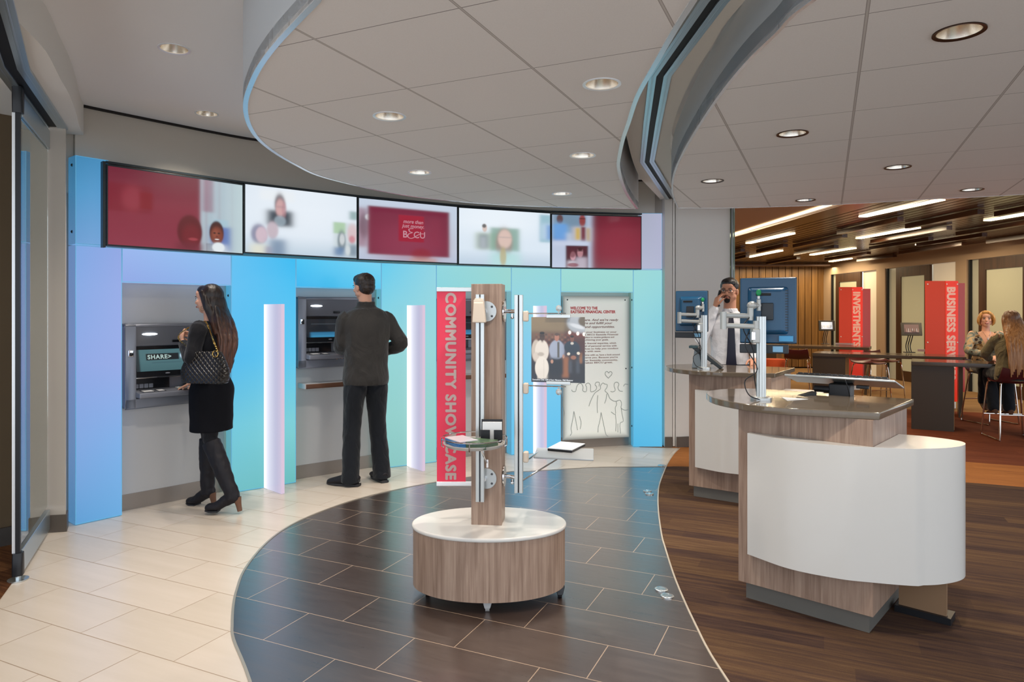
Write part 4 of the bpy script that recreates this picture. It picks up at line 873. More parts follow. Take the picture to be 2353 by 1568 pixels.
# hanging photograph
pd = -.02
P0 = atY(1222, 729, 3.47); P1 = atY(1345, 729, 3.40); P2 = atY(1221, 878, 3.47)
e = empty('framed_photograph', (P0.x, P0.y, 1.11), 0, 'photo print of a chef and two men hanging from clips on the kiosk rail', 'photograph')
def phot(u, v):
    p = Paint(u, v, '#3a2a26', .8); p.vgrad('#6e604c', .62, .9, 1.); p.rect(-.1, .66, .62, 1.1, '#7d6c52', .04, .8); p.rect(-.1, .40, 1.1, .78, '#4c2424', .04, .55)
    for j in range(5):
        for i in range(12): p.rect(.08+i*.06, .56+j*.04, .115+i*.06, .585+j*.04, ['#7a4a38', '#2c1718', '#8a5a44', '#5c2c28'][(i*3+j) % 4], .01, .6)
    p.ell(.93, .92, .26, .17, '#9aa0a6', .12); p.ell(1.0, .94, .12, .09, '#5c5244', .2); p.ell(.86, .86, .14, .03, '#c8ccd0', .4, .8, -.3); p.rect(.68, .70, 1.1, .76, '#6c2c22', .04, .7)
    for x, y in ((.72, .765), (.87, .75), (.985, .74)): p.ell(x, y, .027, .028, '#fff2e4', .25)
    p.rect(-.1, -.1, 1.1, .34, '#1a1e26', .08, .9); p.rect(.86, .32, 1.1, .42, '#33424e', .04, .7)
    p.rect(.58, .08, .70, .40, '#8a5636', .03); p.rect(.90, .30, .95, .46, '#8a5c3a', .02)
    p.ell(.09, .48, .085, .17, '#b3a79a', .1); p.ell(.20, .48, .13, .17, '#cdc4b8', .08); p.ell(.09, .40, .055, .06, '#bfb4a8', .15); p.ell(.20, .22, .13, .17, '#d4ccc0', .06); p.rect(.11, .05, .30, .2, '#d0c8bc', .03); p.rect(.235, .05, .24, .35, '#a89e92', .01, .7); p.ell(.06, .07, .05, .06, '#1c222c', .2)
    p.ell(.205, .70, .05, .065, '#3c2a22', .1); p.ell(.205, .755, .048, .02, '#15100e', .2); p.rect(.17, .705, .24, .715, '#120d0c', .005, .8); p.rect(.19, .615, .225, .65, '#4c352a', .02); p.ell(.18, .43, .06, .03, '#9f9488', .3, .8)
    p.ell(.48, .50, .14, .15, '#8f97a8', .08); p.rect(.365, .36, .42, .56, '#8f97a8', .04); p.rect(.56, .40, .62, .58, '#8a92a4', .04); p.rect(.35, .12, .60, .37, '#141a24', .04); p.rect(.49, .38, .53, .62, '#4c4a46', .01); p.ell(.39, .32, .026, .03, '#a87e6a', .2); p.ell(.605, .40, .02, .03, '#a87e6a', .2)
    p.ell(.48, .69, .042, .06, '#9c6a58', .12); p.ell(.48, .735, .042, .022, '#4c3c34', .2)
    p.ell(.76, .54, .14, .10, '#22303e', .1); p.rect(.64, .40, .92, .56, '#1e2a36', .06, .9); p.ell(.765, .67, .036, .055, '#6c4436', .12); p.ell(.765, .705, .034, .018, '#20160f', .2); p.ell(.765, .60, .03, .02, '#b9b4aa', .2); p.ell(.70, .44, .03, .022, '#cfc4b4', .2, 1, .6); p.ell(.88, .45, .03, .022, '#cfc4b4', .2, 1, -.5); p.ell(.79, .385, .05, .03, '#8a5c48', .2); p.rect(.70, .15, .76, .34, '#3e434c', .03); p.rect(.84, .15, .90, .34, '#3a404a', .03)
    p.rect(-.1, -.1, 1.1, .05, '#1c2029', .01); return p.c
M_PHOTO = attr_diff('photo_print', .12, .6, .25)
tx = (P1-P0).normalized(); wph = (P1-P0).length; hph = P0.z-P2.z
Mp = frame(P2, tx, (0, 0, 1)); grid_picture('print', Mp, wph, hph, 190, 230, phot, M_PHOTO, e, world=True)
b = MB(); b.box((wph/2, hph/2, -.0025), (wph, hph, .004), M=Mp); b.build('backing', pbr('card_back', '#d8d8d4', .6), e, world=True)
text('caption', 'Executive Chef, GM & Rest. Manager, F&B Manager', .0105, Mp @ Matrix.Translation((.006, .009, .001)), M_TR_W, e, True, .0002, .0001, xs=.95)
for zy, yy, s in ((1.452, 0, 1), (1.082, 0, -1)):
    q0 = PT(RX+.05, .02, zy-.0*s+.0); q1 = atY(1300, 719 if s > 0 else 887, 3.44); q0.z = q1.z = (q1.z+zy)/2
    e2 = b = MB(); b.cyl(q0, q1, .0035, 10); cl_ = b.build('clip_rod', M_CHROME, k, world=True)
    q = atY(1284, 712 if s > 0 else 893, 3.44); q.z = q0.z; b = MB(); b.cyl(q, q+V(0, 0, s*.012), .004, 10); b.ell(q+V(0, 0, s*.026), (.0155, .0155, .0165), 18, 12); b.build('clear_knob', pbr('clear_knob', '#eef2f2', .08, trans=.7, spec=.8), cl_, world=True, smooth=True)
    c = (P0+P1)/2; zc = P0.z+.004 if s > 0 else P2.z-.002; b = MB(); b.box((c.x+.0, c.y-.004, zc), (wph*.45, .012, .017), math.atan2(tx.y, tx.x)); b.build('grip_strip', M_ALU, cl_, world=True, bevel=.002)
# acrylic shelf with a tablet
zs = .70
sh = [fl(1226, 1050, zs), fl(1234, 1029, zs), fl(1364, 1031, zs), fl(1364, 1056, zs)]
e = empty('acrylic_shelf', (sh[0].x, sh[0].y, zs), 0, 'frosted acrylic shelf clamped to the side rail of the kiosk', 'shelf')
b = MB(); b.prism([(p.x, p.y) for p in sh], zs-.010, zs); b.build('shelf_plate', pbr('frosted_plate', '#c4c8cb', .3, trans=.35, spec=.5), e, world=True, bevel=.004)
b = MB(); q0 = PT(RX+.02, .02, .600); q1 = (sh[0]+sh[2])/2+V(.0, 0, -.012); b.cyl(q0, q1, .004, 10); q2 = q0+V(.006, -.006, 0); b.build('brace_rod', M_CHROME, e, world=True, smooth=True)
b = MB(); b.cyl(PT(RX+.05, .02, .71), (sh[0]+sh[1])/2+V(.012, 0, -.004), .005, 10); b.build('bracket_pin', M_CHROME, e, world=True)
tb = [fl(1258, 1036.5, zs), fl(1288, 1021, zs), fl(1345, 1026, zs), fl(1314, 1041.5, zs)]
e = empty('tablet_box', (tb[0].x, tb[0].y, zs), 0, 'flat white-topped black tablet case lying on the acrylic shelf', 'tablet')
b = MB(); b.prism([(p.x, p.y) for p in tb], zs+.0005, zs+.013); b.build('case', M_BLK, e, world=True, bevel=.002)
cc = sum(tb, V(0, 0, 0))/4; b = MB(); b.prism([(cc.x+(p.x-cc.x)*.985, cc.y+(p.y-cc.y)*.985) for p in tb], zs+.0125, zs+.016); b.build('white_cover', pbr('white_gloss', '#e8ecef', .12), e, world=True)
# round tray with gallery rail
tc_ = V(-.182, 3.30, .835)
e = empty('round_tray', tc_, 0, 'round frosted tray with a chrome gallery rail on the front of the kiosk', 'tray')
b = MB(); b.lathe([(0, -.018), (.135, -.018), (.150, -.004), (.150, .0), (.146, .0), (.134, -.012), (0, -.012)], n=56); b.build('tray_dish', pbr('frosted_dish', '#d8d4ce', .25, trans=.45, spec=.5), e, smooth=True)
b = MB(); b.tube([(.158*math.cos(2*PI*i/48), .158*math.sin(2*PI*i/48), .022) for i in range(48)], .0032, 8, closed=True)
for a in (.1, PI*.5, PI*1.02, PI*1.47): b.tube([(.158*math.cos(a), .158*math.sin(a), .022), (.158*math.cos(a), .158*math.sin(a), -.018), (.146*math.cos(a), .146*math.sin(a), -.022)], .003, 6)
b.build('gallery_rail', M_CHROME, e, smooth=True)
b = MB(); b.tube([(.02, .02, -.02), (.055, .135, -.13)], .004, 8); b.box((.058, .142, -.135), (.01, .012, .04)); b.build('brace', M_CHROME, e)
pap = ['#2c6aa8', '#3a7ab4', '#24609c', '#c8ccd0', '#3d6a5c', '#58663a', '#2f4d4a', '#6c7a4c', '#38584c', '#47604f']
for i in range(6):
    ee = empty('brochure', (tc_.x-.062, tc_.y-.015, tc_.z-.011+i*.0052), .5+i*.015, ['blue', 'second blue', 'third blue', 'fourth blue', 'fifth blue', 'pale-topped'][i]+' leaflet from the bottom of the left pile on the round tray' if i < 5 else 'pink-printed leaflet on top of the left pile on the tray', 'leaflet', 'leaflets on the round tray')
    b = MB(); b.box((0, 0, .0026), (.10, .15, .0046)); b.build('cover', pbr('leaflet_%s' % 'abcdef'[i], ['#2c6aa8', '#3a7ab4', '#24609c', '#2c6aa8', '#3f7fb8', '#c6c2ca'][i], .3), ee, bevel=.0006)
for i in range(7):
    ee = empty('brochure', (tc_.x+.018, tc_.y-.050, tc_.z-.011+i*.0040), 1.02+i*.02, ['lowest', 'second-lowest', 'third', 'fourth', 'fifth', 'sixth', 'topmost'][i]+' green leaflet of the right pile on the round tray', 'leaflet', 'leaflets on the round tray')
    b = MB(); b.box((0, 0, .0019), (.115, .16, .0036)); b.build('cover', pbr('leafletg_%s' % 'abcdefg'[i], ['#3d5a4c', '#566a4a', '#3a5652', '#4c6448', '#35504a', '#5c6e50', '#5f7a3c'][i], .3, noise_col='#26404a' if i == 6 else None, nscale=18.), ee, bevel=.0005)
ee = empty('card_holder', (tc_.x+.082, tc_.y+.068, tc_.z-.011), -.05, 'black business card holder with white cards on the round tray', 'card holder')
b = MB(); b.box((0, 0, .004), (.105, .05, .008)); b.box((0, .02, .055), (.105, .004, .105)); b.box((-.030, -.020, .032), (.046, .004, .058)); b.box((.033, -.020, .032), (.042, .004, .058)); b.build('holder', M_BLK, ee, bevel=.0015)
b = MB(); b.box((.002, .005, .052), (.096, .014, .088)); b.build('cards', M_PAPER, ee, bevel=.0008)
# leaflet pockets at the top of the front rail
c = PT(.055, -.075, 0); e = empty('leaflet_pocket', (c.x, c.y, 1.40), math.atan2(pt.y, pt.x), 'beige stepped leaflet pockets clipped to the top of the front rail', 'leaflet holder')
for i in range(4):
    b = MB(); b.add([(-.030+i*.0025, -.004+i*.007-.012, .02), (.026-i*.0, -.004+i*.007-.012, .02), (.020-i*.0015, i*.007+.0, .125+i*.007), (-.030+i*.0035, i*.007+.0, .125+i*.007),
                     (-.030+i*.0025, .0+i*.007-.010, .02), (.026, .0+i*.007-.010, .02), (.020-i*.0015, .004+i*.007, .125+i*.007), (-.030+i*.0035, .004+i*.007, .125+i*.007)], [(0, 1, 2, 3), (7, 6, 5, 4), (0, 3, 7, 4), (1, 5, 6, 2), (0, 4, 5, 1), (3, 2, 6, 7)])
    b.build('pocket', M_BEIGE, e, bevel=.003)
b = MB(); b.add([(-.034, -.02, .01), (.034, -.02, .01), (.034, .016, .01), (-.034, .016, .01), (-.030, -.006, .11), (.020, -.006, .11), (.022, .02, .13), (-.028, .02, .13)], [(3, 2, 1, 0), (4, 5, 6, 7), (0, 1, 5, 4), (1, 2, 6, 5), (2, 3, 7, 6), (3, 0, 4, 7)]); b.build('front_pocket', M_BEIGE, e, bevel=.005)
# red banner
Yb = 3.60; z0, z1 = atY(0, 1107, Yb).z, atY(0, 670, Yb).z; xl, xr = atY(1004, 0, Yb).x, atY(1070, 0, Yb).x
e = empty('banner_sign', (xl, Yb, z0), 0, 'vertical red banner with pale lettering mounted beside the wooden post', 'banner')
M_BAN = pbr('banner_red', '#dc3550', .35, spec=.4, emis='#e03850', estr=.10)
b = MB(); b.box(((xl+xr)/2, Yb, (z0+z1)/2), (xr-xl, .004, z1-z0)); b.build('banner_panel', M_BAN, e, world=True)
M_LET = pbr('banner_letter', '#b99f98', .35, .2)
Mb = frame((xl+.045, Yb-.0035, z1-.010), (0, 0, -1), (1, 0, 0))
o = text('lettering', 'COMMUNITY SHOWCASE', .0745, Mb @ Matrix.Translation((0, .003, 0)), M_LET, e, True, 0., .0004, spacing=1.12)
zs_ = [v.co.z for v in o.data.vertices]; kk = (z1-z0-.022)/(max(zs_)-min(zs_)); zt_ = max(zs_)
for v in o.data.vertices: v.co.z = (z1-z0-.010)+(v.co.z-zt_)*kk
embolden(o, .0036, (1, 0, 0), (0, 0, 1))
b = MB(); b.box(((xl+PT(0, .1, 0).x)/2+.0, Yb-.002, z1+.010), (PT(0, .1, 0).x-xl+.004, .012, .022)); b.build('top_bar', M_ALU, e, world=True, bevel=.002)
b = MB(); b.box(((xl+PT(0, .1, 0).x)/2+.0, Yb-.002, z0-.011), (PT(0, .1, 0).x-xl+.004, .012, .022)); b.build('bottom_bar', M_TR_W, e, world=True, bevel=.002)
# ================= teller desks
M_QUARTZ = pbr('quartz_top', '#6e6254', .07, spec=.6, noise_col='#615648', nscale=40.)
M_PLINTH = pbr('plinth_steel', '#77756f', .4, .4)
M_MON = pbr('monitor_shell', '#14486a', .34, spec=.6); M_MOND = pbr('monitor_dark', '#1b2026', .35)  # black monitor backs: blue light from the glass wall is tinted into the colour
F0 = V(1.157, 3.489, 0); E1 = (V(1.621, 3.066, 0)-F0).normalized(); E2 = V(-E1.y, E1.x, 0)
RZ = math.atan2(E1.y, E1.x)
def LC(p): d = Vector(p)-F0; return (d.dot(E1), d.dot(E2))
def desk(loc, rz, label, first):
    e = empty('teller_desk', loc, rz, label, 'service desk', 'wood and white teller desks')
    b = MB(); b.prism([(0, 0), (.628, 0), (.628, .617), (0, .617)], .09, .976); b.build('cabinet', M_LAM, e, bevel=.0015)
    b = MB(); b.prism([(.028, .03), (.605, .03), (.605, .59), (.028, .59)], .0, .092); b.build('plinth', M_PLINTH, e)
    top = [LC(p) for p in (V(1.655, 3.072, 0), V(1.434, 3.166, 0), V(1.244, 3.25, 0), V(1.133, 3.40, 0), V(1.075, 3.56, 0), V(1.068, 3.70, 0), V(1.10, 3.86, 0), V(1.173, 3.971, 0), V(1.297, 4.041, 0), V(1.49, 4.03, 0), V(1.735, 3.83, 0), V(2.095, 3.559, 0))]
    cv = chain([(x, y, 0) for x, y in top], 5); b = MB(); b.prism([(p.x, p.y) for p in cv], .976, 1.010); b.build('worktop', M_QUARTZ, e, bevel=.004)
    fr = [LC(p) for p in (V(1.188, 3.43, 0), V(1.318, 3.234, 0), V(1.486, 3.117, 0), V(1.612, 3.072, 0), V(1.808, 3.029, 0), V(1.951, 3.05, 0), V(2.06, 3.11, 0), V(2.105, 3.20, 0), V(2.034, 3.315, 0), V(1.915, 3.395, 0))]
    f = chain([(x, y, 0) for x, y in fr], 9)
    body = [(p.x, p.y) for p in f if True]
    # white wrap: front skin over the cabinet's front, solid wing beyond its right side
    poly = []
    for x, y in body:
        poly.append((x, y))
    poly = [(x_, y_-.014) if y_ < .1 else (x_, y_) for x_, y_ in poly]
    q = poly+[(.630, poly[-1][1]), (.630, -.001), (LC(V(1.188, 3.43, 0))[0], -.001)]
    b = MB(); b.prism(q, .25, .857); b.build('white_front', M_WHITE, e, bevel=.004)
    b = MB(); b.box((.745, .39, .13), (.20, .02, .19)); b.build('leg_panel', pbr('bronze_laminate', '#8a6c50', .45), e); 
    b = MB(); b.prism([(.63, .36), (.865, .36), (.865, .47), (.63, .47)], 0, .035); b.build('leg_foot', M_BLK, e)
    return e
d1 = desk(F0, RZ, 'nearest service desk with a large curved white front panel', True)
G0 = V(1.403, 5.414, 0); DR = math.radians(7.5)
d2 = desk(G0, RZ+DR, 'farther service desk where the man in white shirt stands', False)
def D1(p): return Vector(p)
R2 = Matrix.Rotation(DR, 3, 'Z')
def D2(p): p = Vector(p); q = R2 @ (V(p.x, p.y, 0)-F0)+G0; return V(q.x, q.y, p.z)
def monitor_set(base, D, rzoff, label1, label2, mon_w=.40, dist=None):
    """pole with double arm, and the monitor it carries; coordinates of the near desk passed through D"""
    e = empty('monitor_arm', D(base), 0, label1, 'monitor arm', 'aluminium monitor stands')
    c = D(base); b = MB(); b.lathe([(0, .0), (.052, .0), (.052, .012), (.047, .016), (0, .016)], n=36); b.build('base_disc', M_ALU, e, smooth=True)
    b = MB()
    for i in range(8):
        a = i*PI/4+.2; b.cyl((.0175*math.cos(a), .0175*math.sin(a), .014), (.0175*math.cos(a), .0175*math.sin(a), .43), .0075, 10)
    b.cyl((0, 0, .014), (0, 0, .428), .0205, 24); b.build('pole', M_ALU, e, smooth=True)
    M_ARM = pbr('arm_grey', '#a9aba8', .4, .4); rd = Matrix.Rotation(rzoff, 3, 'Z')
    A = lambda x, y, z: tuple(rd @ V(x, y, z))
    # collar block left of the pole, elbow far left, bracket behind the pole
    b = MB(); b.box((-.034, -.006, .33), (.038, .045, .075), rzoff); o = b.build('collar', M_ARM, e, bevel=.006); b = MB(); b.box((-.050, -.028, .33), (.02, .006, .045), rzoff); b.build('latch', M_CHROME, o, bevel=.003)
    b = MB(); b.cyl(A(-.028, -.006, .355), A(-.028, -.006, .408), .016, 18); b.build('pivot', M_ARM, e, smooth=True); b = MB(); b.cyl(A(-.205, -.03, .365), A(-.205, -.03, .455), .016, 18); b.build('pivot', M_ARM, e, smooth=True)
    b = MB(); b.loft([A(-.205, -.03, .385), A(-.03, -.006, .378)], .013, .008, (0, 0, 1), 12, True, 1, power=3.); b.build('lower_arm', M_ARM, e, smooth=True)
    b = MB(); b.loft([A(-.205, -.03, .437), A(-.045, .03, .433)], .013, .008, (0, 0, 1), 12, True, 1, power=3.); b.build('upper_arm', M_ARM, e, smooth=True)
    b = MB(); b.cyl(A(-.045, .03, .41), A(-.045, .03, .475), .016, 18); b.ell(A(-.035, .035, .488), (.026, .022, .022), 16, 10); b.cyl(A(-.035, .035, .488), A(.01, .05, .488), .014, 14); b.cyl(A(.004, .045, .46), A(.004, .045, .52), .011, 12); b.build('tilt_head', M_ARM, e, smooth=True)
    b = MB(); b.ell(A(.0, .035, .555), (.014, .006, .017), 14, 8); b.build('green_tag', pbr('green_tag', '#0f8a4e', .4), e, smooth=True); b = MB(); b.box(A(.0, .035, .53), (.011, .005, .014), rzoff); b.build('tag_stem', M_PAPER, e)
    for i, pts in enumerate(([(-.05, .02, .43), (-.09, .01, .37), (-.04, .01, .26), (-.028, .02, .12), (-.005, .035, .0)], [(-.06, .0, .36), (-.085, -.01, .28), (-.03, -.03, .16), (-.09, -.02, .1), (-.075, -.03, .03), (-.02, -.045, .003)])):
        b = MB(); b.tube(chain([A(*p) for p in pts], 6), .003, 6); b.build('cable', M_BLK, e, smooth=True)
    return e, A
m1, A1 = monitor_set((1.29, 3.535, 1.0102), D1, 0, 'large aluminium pole and double arm on the near desk', '')
m2, A2 = monitor_set((1.30-.0, 3.53, 1.0102), D2, 0, 'small aluminium pole and double arm on the far desk beside the desk phone', '')
def monitor(C, rz, label, W_=.405, H_=.345):
    """back towards the viewer; C = centre of the shell"""
    e = empty('computer_monitor', C, rz, label, 'monitor', 'computer monitors seen from behind')
    b = MB(); b.box((0, 0, 0), (W_, .022, H_)); b.build('bezel', M_MOND, e, bevel=.005)
    b = MB(); b.box((0, -.014, 0), (W_-.006, .014, H_-.006)); b.build('back_shell', M_MON, e, bevel=.006)
    b = MB(); w, h = W_*.74, H_*.74; vs = [(-w/2, -.018, -h/2), (w/2, -.018, -h/2), (w/2, -.018, h/2), (-w/2, -.018, h/2), (-w/2+.02, -.052, -h/2+.012), (w/2-.03, -.052, -h/2+.02), (w/2-.03, -.052, h/2-.022), (-w/2+.02, -.052, h/2-.022)]
    b.add(vs, [(3, 2, 1, 0), (4, 5, 6, 7), (0, 1, 5, 4), (1, 2, 6, 5), (2, 3, 7, 6), (3, 0, 4, 7)]); b.build('rear_housing', M_MON, e, bevel=.012, bseg=4, angle=20)
    b = MB()
    for i in range(16): b.box((w/2-.014, -.037, -h*.40+i*h*.8/15), (.020, .004, .004), 0)
    b.build('vents', M_MOND, e)
    b = MB(); b.box((-.02, -.0535, h/2-.045), (.075, .004, .014)); b.build('handle_slot', pbr('slot_black', '#0b0e10', .6), e, bevel=.0018)
    b = MB(); b.box((0, -.058, -.005), (.06, .012, .09)); b.build('mount_plate', M_MOND, e, bevel=.004)
    b = MB(); b.box((.09, -.028, -H_/2+.028), (.07, .022, .03)); b.build('port_panel', pbr('port_blue', '#3f8fc0', .35), e, bevel=.002)
    b = MB(); b.box((-.02, -.012, -H_/2-.028), (W_*.86, .03, .048)); b.build('speaker_bar', M_MOND, e, bevel=.004); b = MB(); b.box((.05, -.0285, -H_/2-.028), (.05, .003, .03)); b.build('rating_label', pbr('label_blue', '#7fb4d8', .4), e)
    return e
q = atY(1767, 714, 3.62); monitor((q.x+.005, q.y+.025, q.z), -.42, 'larger computer monitor seen from behind over the near desk', .285, .352)
q = atY(1590, 716, 5.60); monitor((q.x, q.y+.0, q.z+.002), -.5, 'smaller-looking computer monitor seen from behind over the far desk', .265, .335)
# keyboard platform of the near desk, and the keyboard on it
kc = V(1.82, 3.76, 1.083)
e = empty('keyboard_platform', kc, RZ+.02, 'silver swivel keyboard platform on a black bracket behind the near desk', 'keyboard tray')
Mk = Matrix.Rotation(math.radians(-14), 4, 'X')
b = MB(); b.box((0, 0, 0), (.56, .21, .012), M=Mk); b.build('tray_plate', M_ALU, e, bevel=.004)
b = MB(); b.box((0, -.02, -.045), (.11, .09, .07)); b.box((.005, .0, -.09), (.07, .07, .06)); b.build('bracket', M_BLK, e, bevel=.008)
b = MB(); b.cyl((-.13, -.05, -.045), (-.05, -.05, -.045), .018, 16); b.build('tilt_knob', M_BLK, e, smooth=True); b = MB(); b.box((.11, -.03, -.022), (.06, .03, .018)); b.build('clip', M_BLK, e, bevel=.003)
e = empty('keyboard', kc+V(0, 0, .012), RZ+.02, 'black computer keyboard on the silver platform at the near desk', 'keyboard')
b = MB(); b.box((.01, .01, .0), (.47, .165, .012), M=Mk); b.build('body', M_BLK, e, bevel=.003)
for r in range(5):
    b = MB()
    for c in range(15): b.box((-.205+c*.0305, -.055+r*.031, .010), (.025, .024, .008), M=Mk)
    b.build('key_row', M_MOND, e, bevel=.002)
b = MB(); b.tube(chain([(.03, -.07, .01), (.05, -.12, .0), (.06, -.10, -.06), (.05, -.05, -.09)], 6), .0025, 6); b.build('cord', M_BLK, e, smooth=True)
# loose things on the desks
p_ = V(1.44, 3.55, 1.0105); e = empty('paper_sheet', p_, .4, 'white paper sheet lying beside the pole on the near desk', 'paper'); b = MB(); b.prism([(-.06, -.05), (.09, -.04), (.02, .07)], 0, .0012); b.build('sheet', M_PAPER, e)
p_ = V(1.62, 3.72, 1.0105); e = empty('wedge', p_, .2, 'small black wedge on the near desk behind the pole', 'door wedge'); b = MB(); b.add([(-.06, -.02, 0), (.03, -.02, 0), (.03, .02, 0), (-.06, .02, 0), (.03, -.02, .02), (.03, .02, .02)], [(3, 2, 1, 0), (0, 1, 4), (1, 2, 5, 4), (2, 3, 5), (3, 0, 4, 5)]); b.build('wedge_body', M_BLK, e)
# desk phone on the far desk, seen from the back of its stand
q = fl(1625, 847, 1.011); e = empty('desk_phone', q, -.35, 'grey and black desk phone tilted on its stand on the far desk', 'telephone')
b = MB(); b.add([(-.13, -.02, .005), (-.02, -.02, .005), (.02, -.05, .10), (-.09, -.05, .14), (-.13, .12, .005), (-.02, .12, .005), (.02, .12, .10), (-.09, .12, .14)], [(3, 2, 1, 0), (4, 5, 6, 7), (0, 1, 5, 4), (1, 2, 6, 5), (2, 3, 7, 6), (3, 0, 4, 7)]); b.v = [(p[0]*.9, p[1], p[2]) for p in b.v]
b2 = MB(); b2.add([(-.12, -.03, .165), (-.09, -.03, .185), (.125, -.03, .012), (.095, -.03, .0), (-.12, .13, .165), (-.09, .13, .185), (.125, .13, .012), (.095, .13, .0)], [(0, 1, 2, 3), (7, 6, 5, 4), (0, 4, 5, 1), (1, 5, 6, 2), (2, 6, 7, 3), (3, 7, 4, 0)]); b2.build('phone_body', pbr('phone_dark', '#20282c', .35), e, bevel=.004)
b2 = MB(); b2.add([(-.12, -.0, .0), (-.02, -.0, .0), (-.035, .0, .09), (-.10, .0, .15), (-.12, .10, .0), (-.02, .10, .0), (-.035, .10, .09), (-.10, .10, .15)], [(0, 1, 2, 3), (7, 6, 5, 4), (0, 4, 5, 1), (1, 5, 6, 2), (2, 6, 7, 3), (3, 7, 4, 0)]); b2.build('stand', pbr('phone_grey', '#7c868a', .35, .3), e, bevel=.003)
b2 = MB(); b2.box((-.105, .04, .172), (.07, .15, .02)); b2.build('screen_edge', pbr('phone_teal', '#2c4a50', .3), e, bevel=.003)
# ================= the warm room beyond
DO = V(-.049, 1, 0).normalized()
def OX(Y): return 9.09-.049*Y
M_TANP = pbr('tan_paint', '#a8927a', .75, spec=.2); M_GYP = pbr('gypsum_tan', '#b89a80', .8, spec=.15)
M_SLAT = wood('slat_wood', '#5c3f20', '#7c5a30', '#96703e', .38, 2, 30.)
M_CSLAT = wood('ceiling_slat_wood', '#3a2317', '#4c3021', '#5c3c28', .24, 1, 30., .5)
M_GAP = pbr('gap_black', '#120c08', .8); M_DOORW = wood('door_wood', '#33221a', '#46301f', '#503828', .4, 2, 40.)
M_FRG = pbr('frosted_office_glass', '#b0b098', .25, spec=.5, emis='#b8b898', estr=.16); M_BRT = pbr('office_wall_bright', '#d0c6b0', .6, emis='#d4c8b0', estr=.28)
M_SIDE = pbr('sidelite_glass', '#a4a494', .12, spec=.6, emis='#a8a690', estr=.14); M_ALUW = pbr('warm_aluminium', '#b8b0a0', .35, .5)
M_TUBE = emit('tube_warm', '#ffe6bc', 9.)
# back wall of vertical wood slats
YB = 17.9
b = MB(); b.box((5.6, YB+.12, 1.38), (6.4, .1, 2.8)); b.build('wall_slat_backing', M_GAP, kind='structure')
b = MB(); x = 3.4
while x < 8.25:
    b.box((x+.078, YB+.04, 1.36), (.156, .03, 2.64)); x += .172
b.build('wall_slats', M_SLAT, kind='structure')
b = MB(); b.wallstrip([(2.45, 7.72), (2.6, 17.95)], .1, 0, 2.8); b.build('wall_lounge_left', M_TANP, kind='structure')
# ceilings
b = MB(); b.prism([(1.9, 7.5), (4.4, 5.2), (3.72, 18), (2.3, 18)], 2.75, 2.79); b.build('ceiling_gypsum', M_GYP, kind='structure')
b = MB(); b.prism([(3.6, 5.0), (9.2, 3.2), (9.0, 18), (3.5, 18)], 2.84, 2.87); b.build('ceiling_plenum', M_GAP, kind='structure')
b = MB(); x = 3.92
while x < 8.95:
    # each board starts behind the curved cloud and runs to the slat wall
    p0 = V(x, 4.4, 0)+DO*0; L = 13.6; c = p0+DO*(L/2); b.box((c.x+.32, c.y, 2.73), (.104, L, .02), math.atan2(DO.y, DO.x)-PI/2); x += .128
b.build('ceiling_slats', M_CSLAT, kind='structure')
b = MB(); c = V(3.72, 11.5, 0); b.box((c.x+.03, c.y, 2.70), (.30, 13.4, .02), math.atan2(DO.y, DO.x)-PI/2); b.box((c.x-.10, c.y, 2.79), (.02, 13.4, .18), math.atan2(DO.y, DO.x)-PI/2); b.build('ceiling_slat_border', M_CSLAT, kind='structure')
def tube_light(p, q, z, w, label, n=0):
    p = V(p[0], p[1], 0); q = V(q[0], q[1], 0); t = (q-p).normalized(); c = (p+q)/2; L = (q-p).length; a = math.atan2(t.y, t.x)-PI/2
    e = empty('linear_light', (c.x, c.y, z), a, label, 'linear light', 'linear ceiling lights of the warm room')
    b = MB(); b.box((0, 0, .0), (w, L, .012)); b.build('diffuser', M_TUBE, e)
    b = MB(); b.box((0, 0, .035), (w-.01, L-.02, .06)); b.build('housing', pbr('light_housing', '#2a1a12', .5), e)
LL = [((4.26, 12.3), (4.43, 10.8), 'bright linear ceiling light above the larger monitor, with a second thin line'), ((5.34, 15.4), (5.43, 13.8), 'short linear ceiling light nearest the slat wall, left of the others'), ((6.5, 14.8), (6.64, 13.26), 'linear ceiling light between the slat wall and the investments sign'),
      ((7.8, 16.7), (7.83, 15.8), 'shortest linear ceiling light, in the far corner by the office fronts'), ((4.57, 8.9), (4.75, 7.56), 'long linear ceiling light just under the edge of the white ceiling cloud'), ((5.84, 11.5), (5.98, 10.07), 'linear ceiling light in the middle of the slatted ceiling'),
      ((7.49, 12.6), (7.63, 11.2), 'linear ceiling light above the business sign, close to the office fronts'), ((6.45, 9.27), (6.62, 7.9), 'linear ceiling light cut by the right edge of the frame')]
for p, q, l in LL: tube_light(p, q, 2.712, .11, l)
e = empty('cove_light', (3.60, 12, 2.735), math.atan2(DO.y, DO.x)-PI/2, 'long glowing cove line along the edge of the tan ceiling', 'cove light')
b = MB(); b.box((-.02, 0, 0), (.11, 9.2, .012)); b.build('diffuser', emit('cove_warm', '#ffe8c4', 5.), e)
rs = random.Random(5)
bars = [((5.0, 9.6), 1.5), ((4.45, 13.9), 1.3), ((5.2, 11.6), 1.7), ((5.6, 8.9), 1.4), ((6.2, 10.7), 1.9), ((5.9, 13.3), 1.6), ((6.8, 12.0), 1.7), ((6.9, 9.7), 1.6), ((7.3, 11.4), 1.6), ((7.9, 12.9), 1.8), ((7.2, 14.7), 1.7), ((5.0, 15.4), 1.6), ((6.3, 15.9), 1.6), ((8.2, 10.9), 1.6), ((4.9, 12.9), 1.2), ((8.1, 15.2), 1.4), ((7.6, 9.2), 1.5), ((6.0, 7.8), 1.2)]
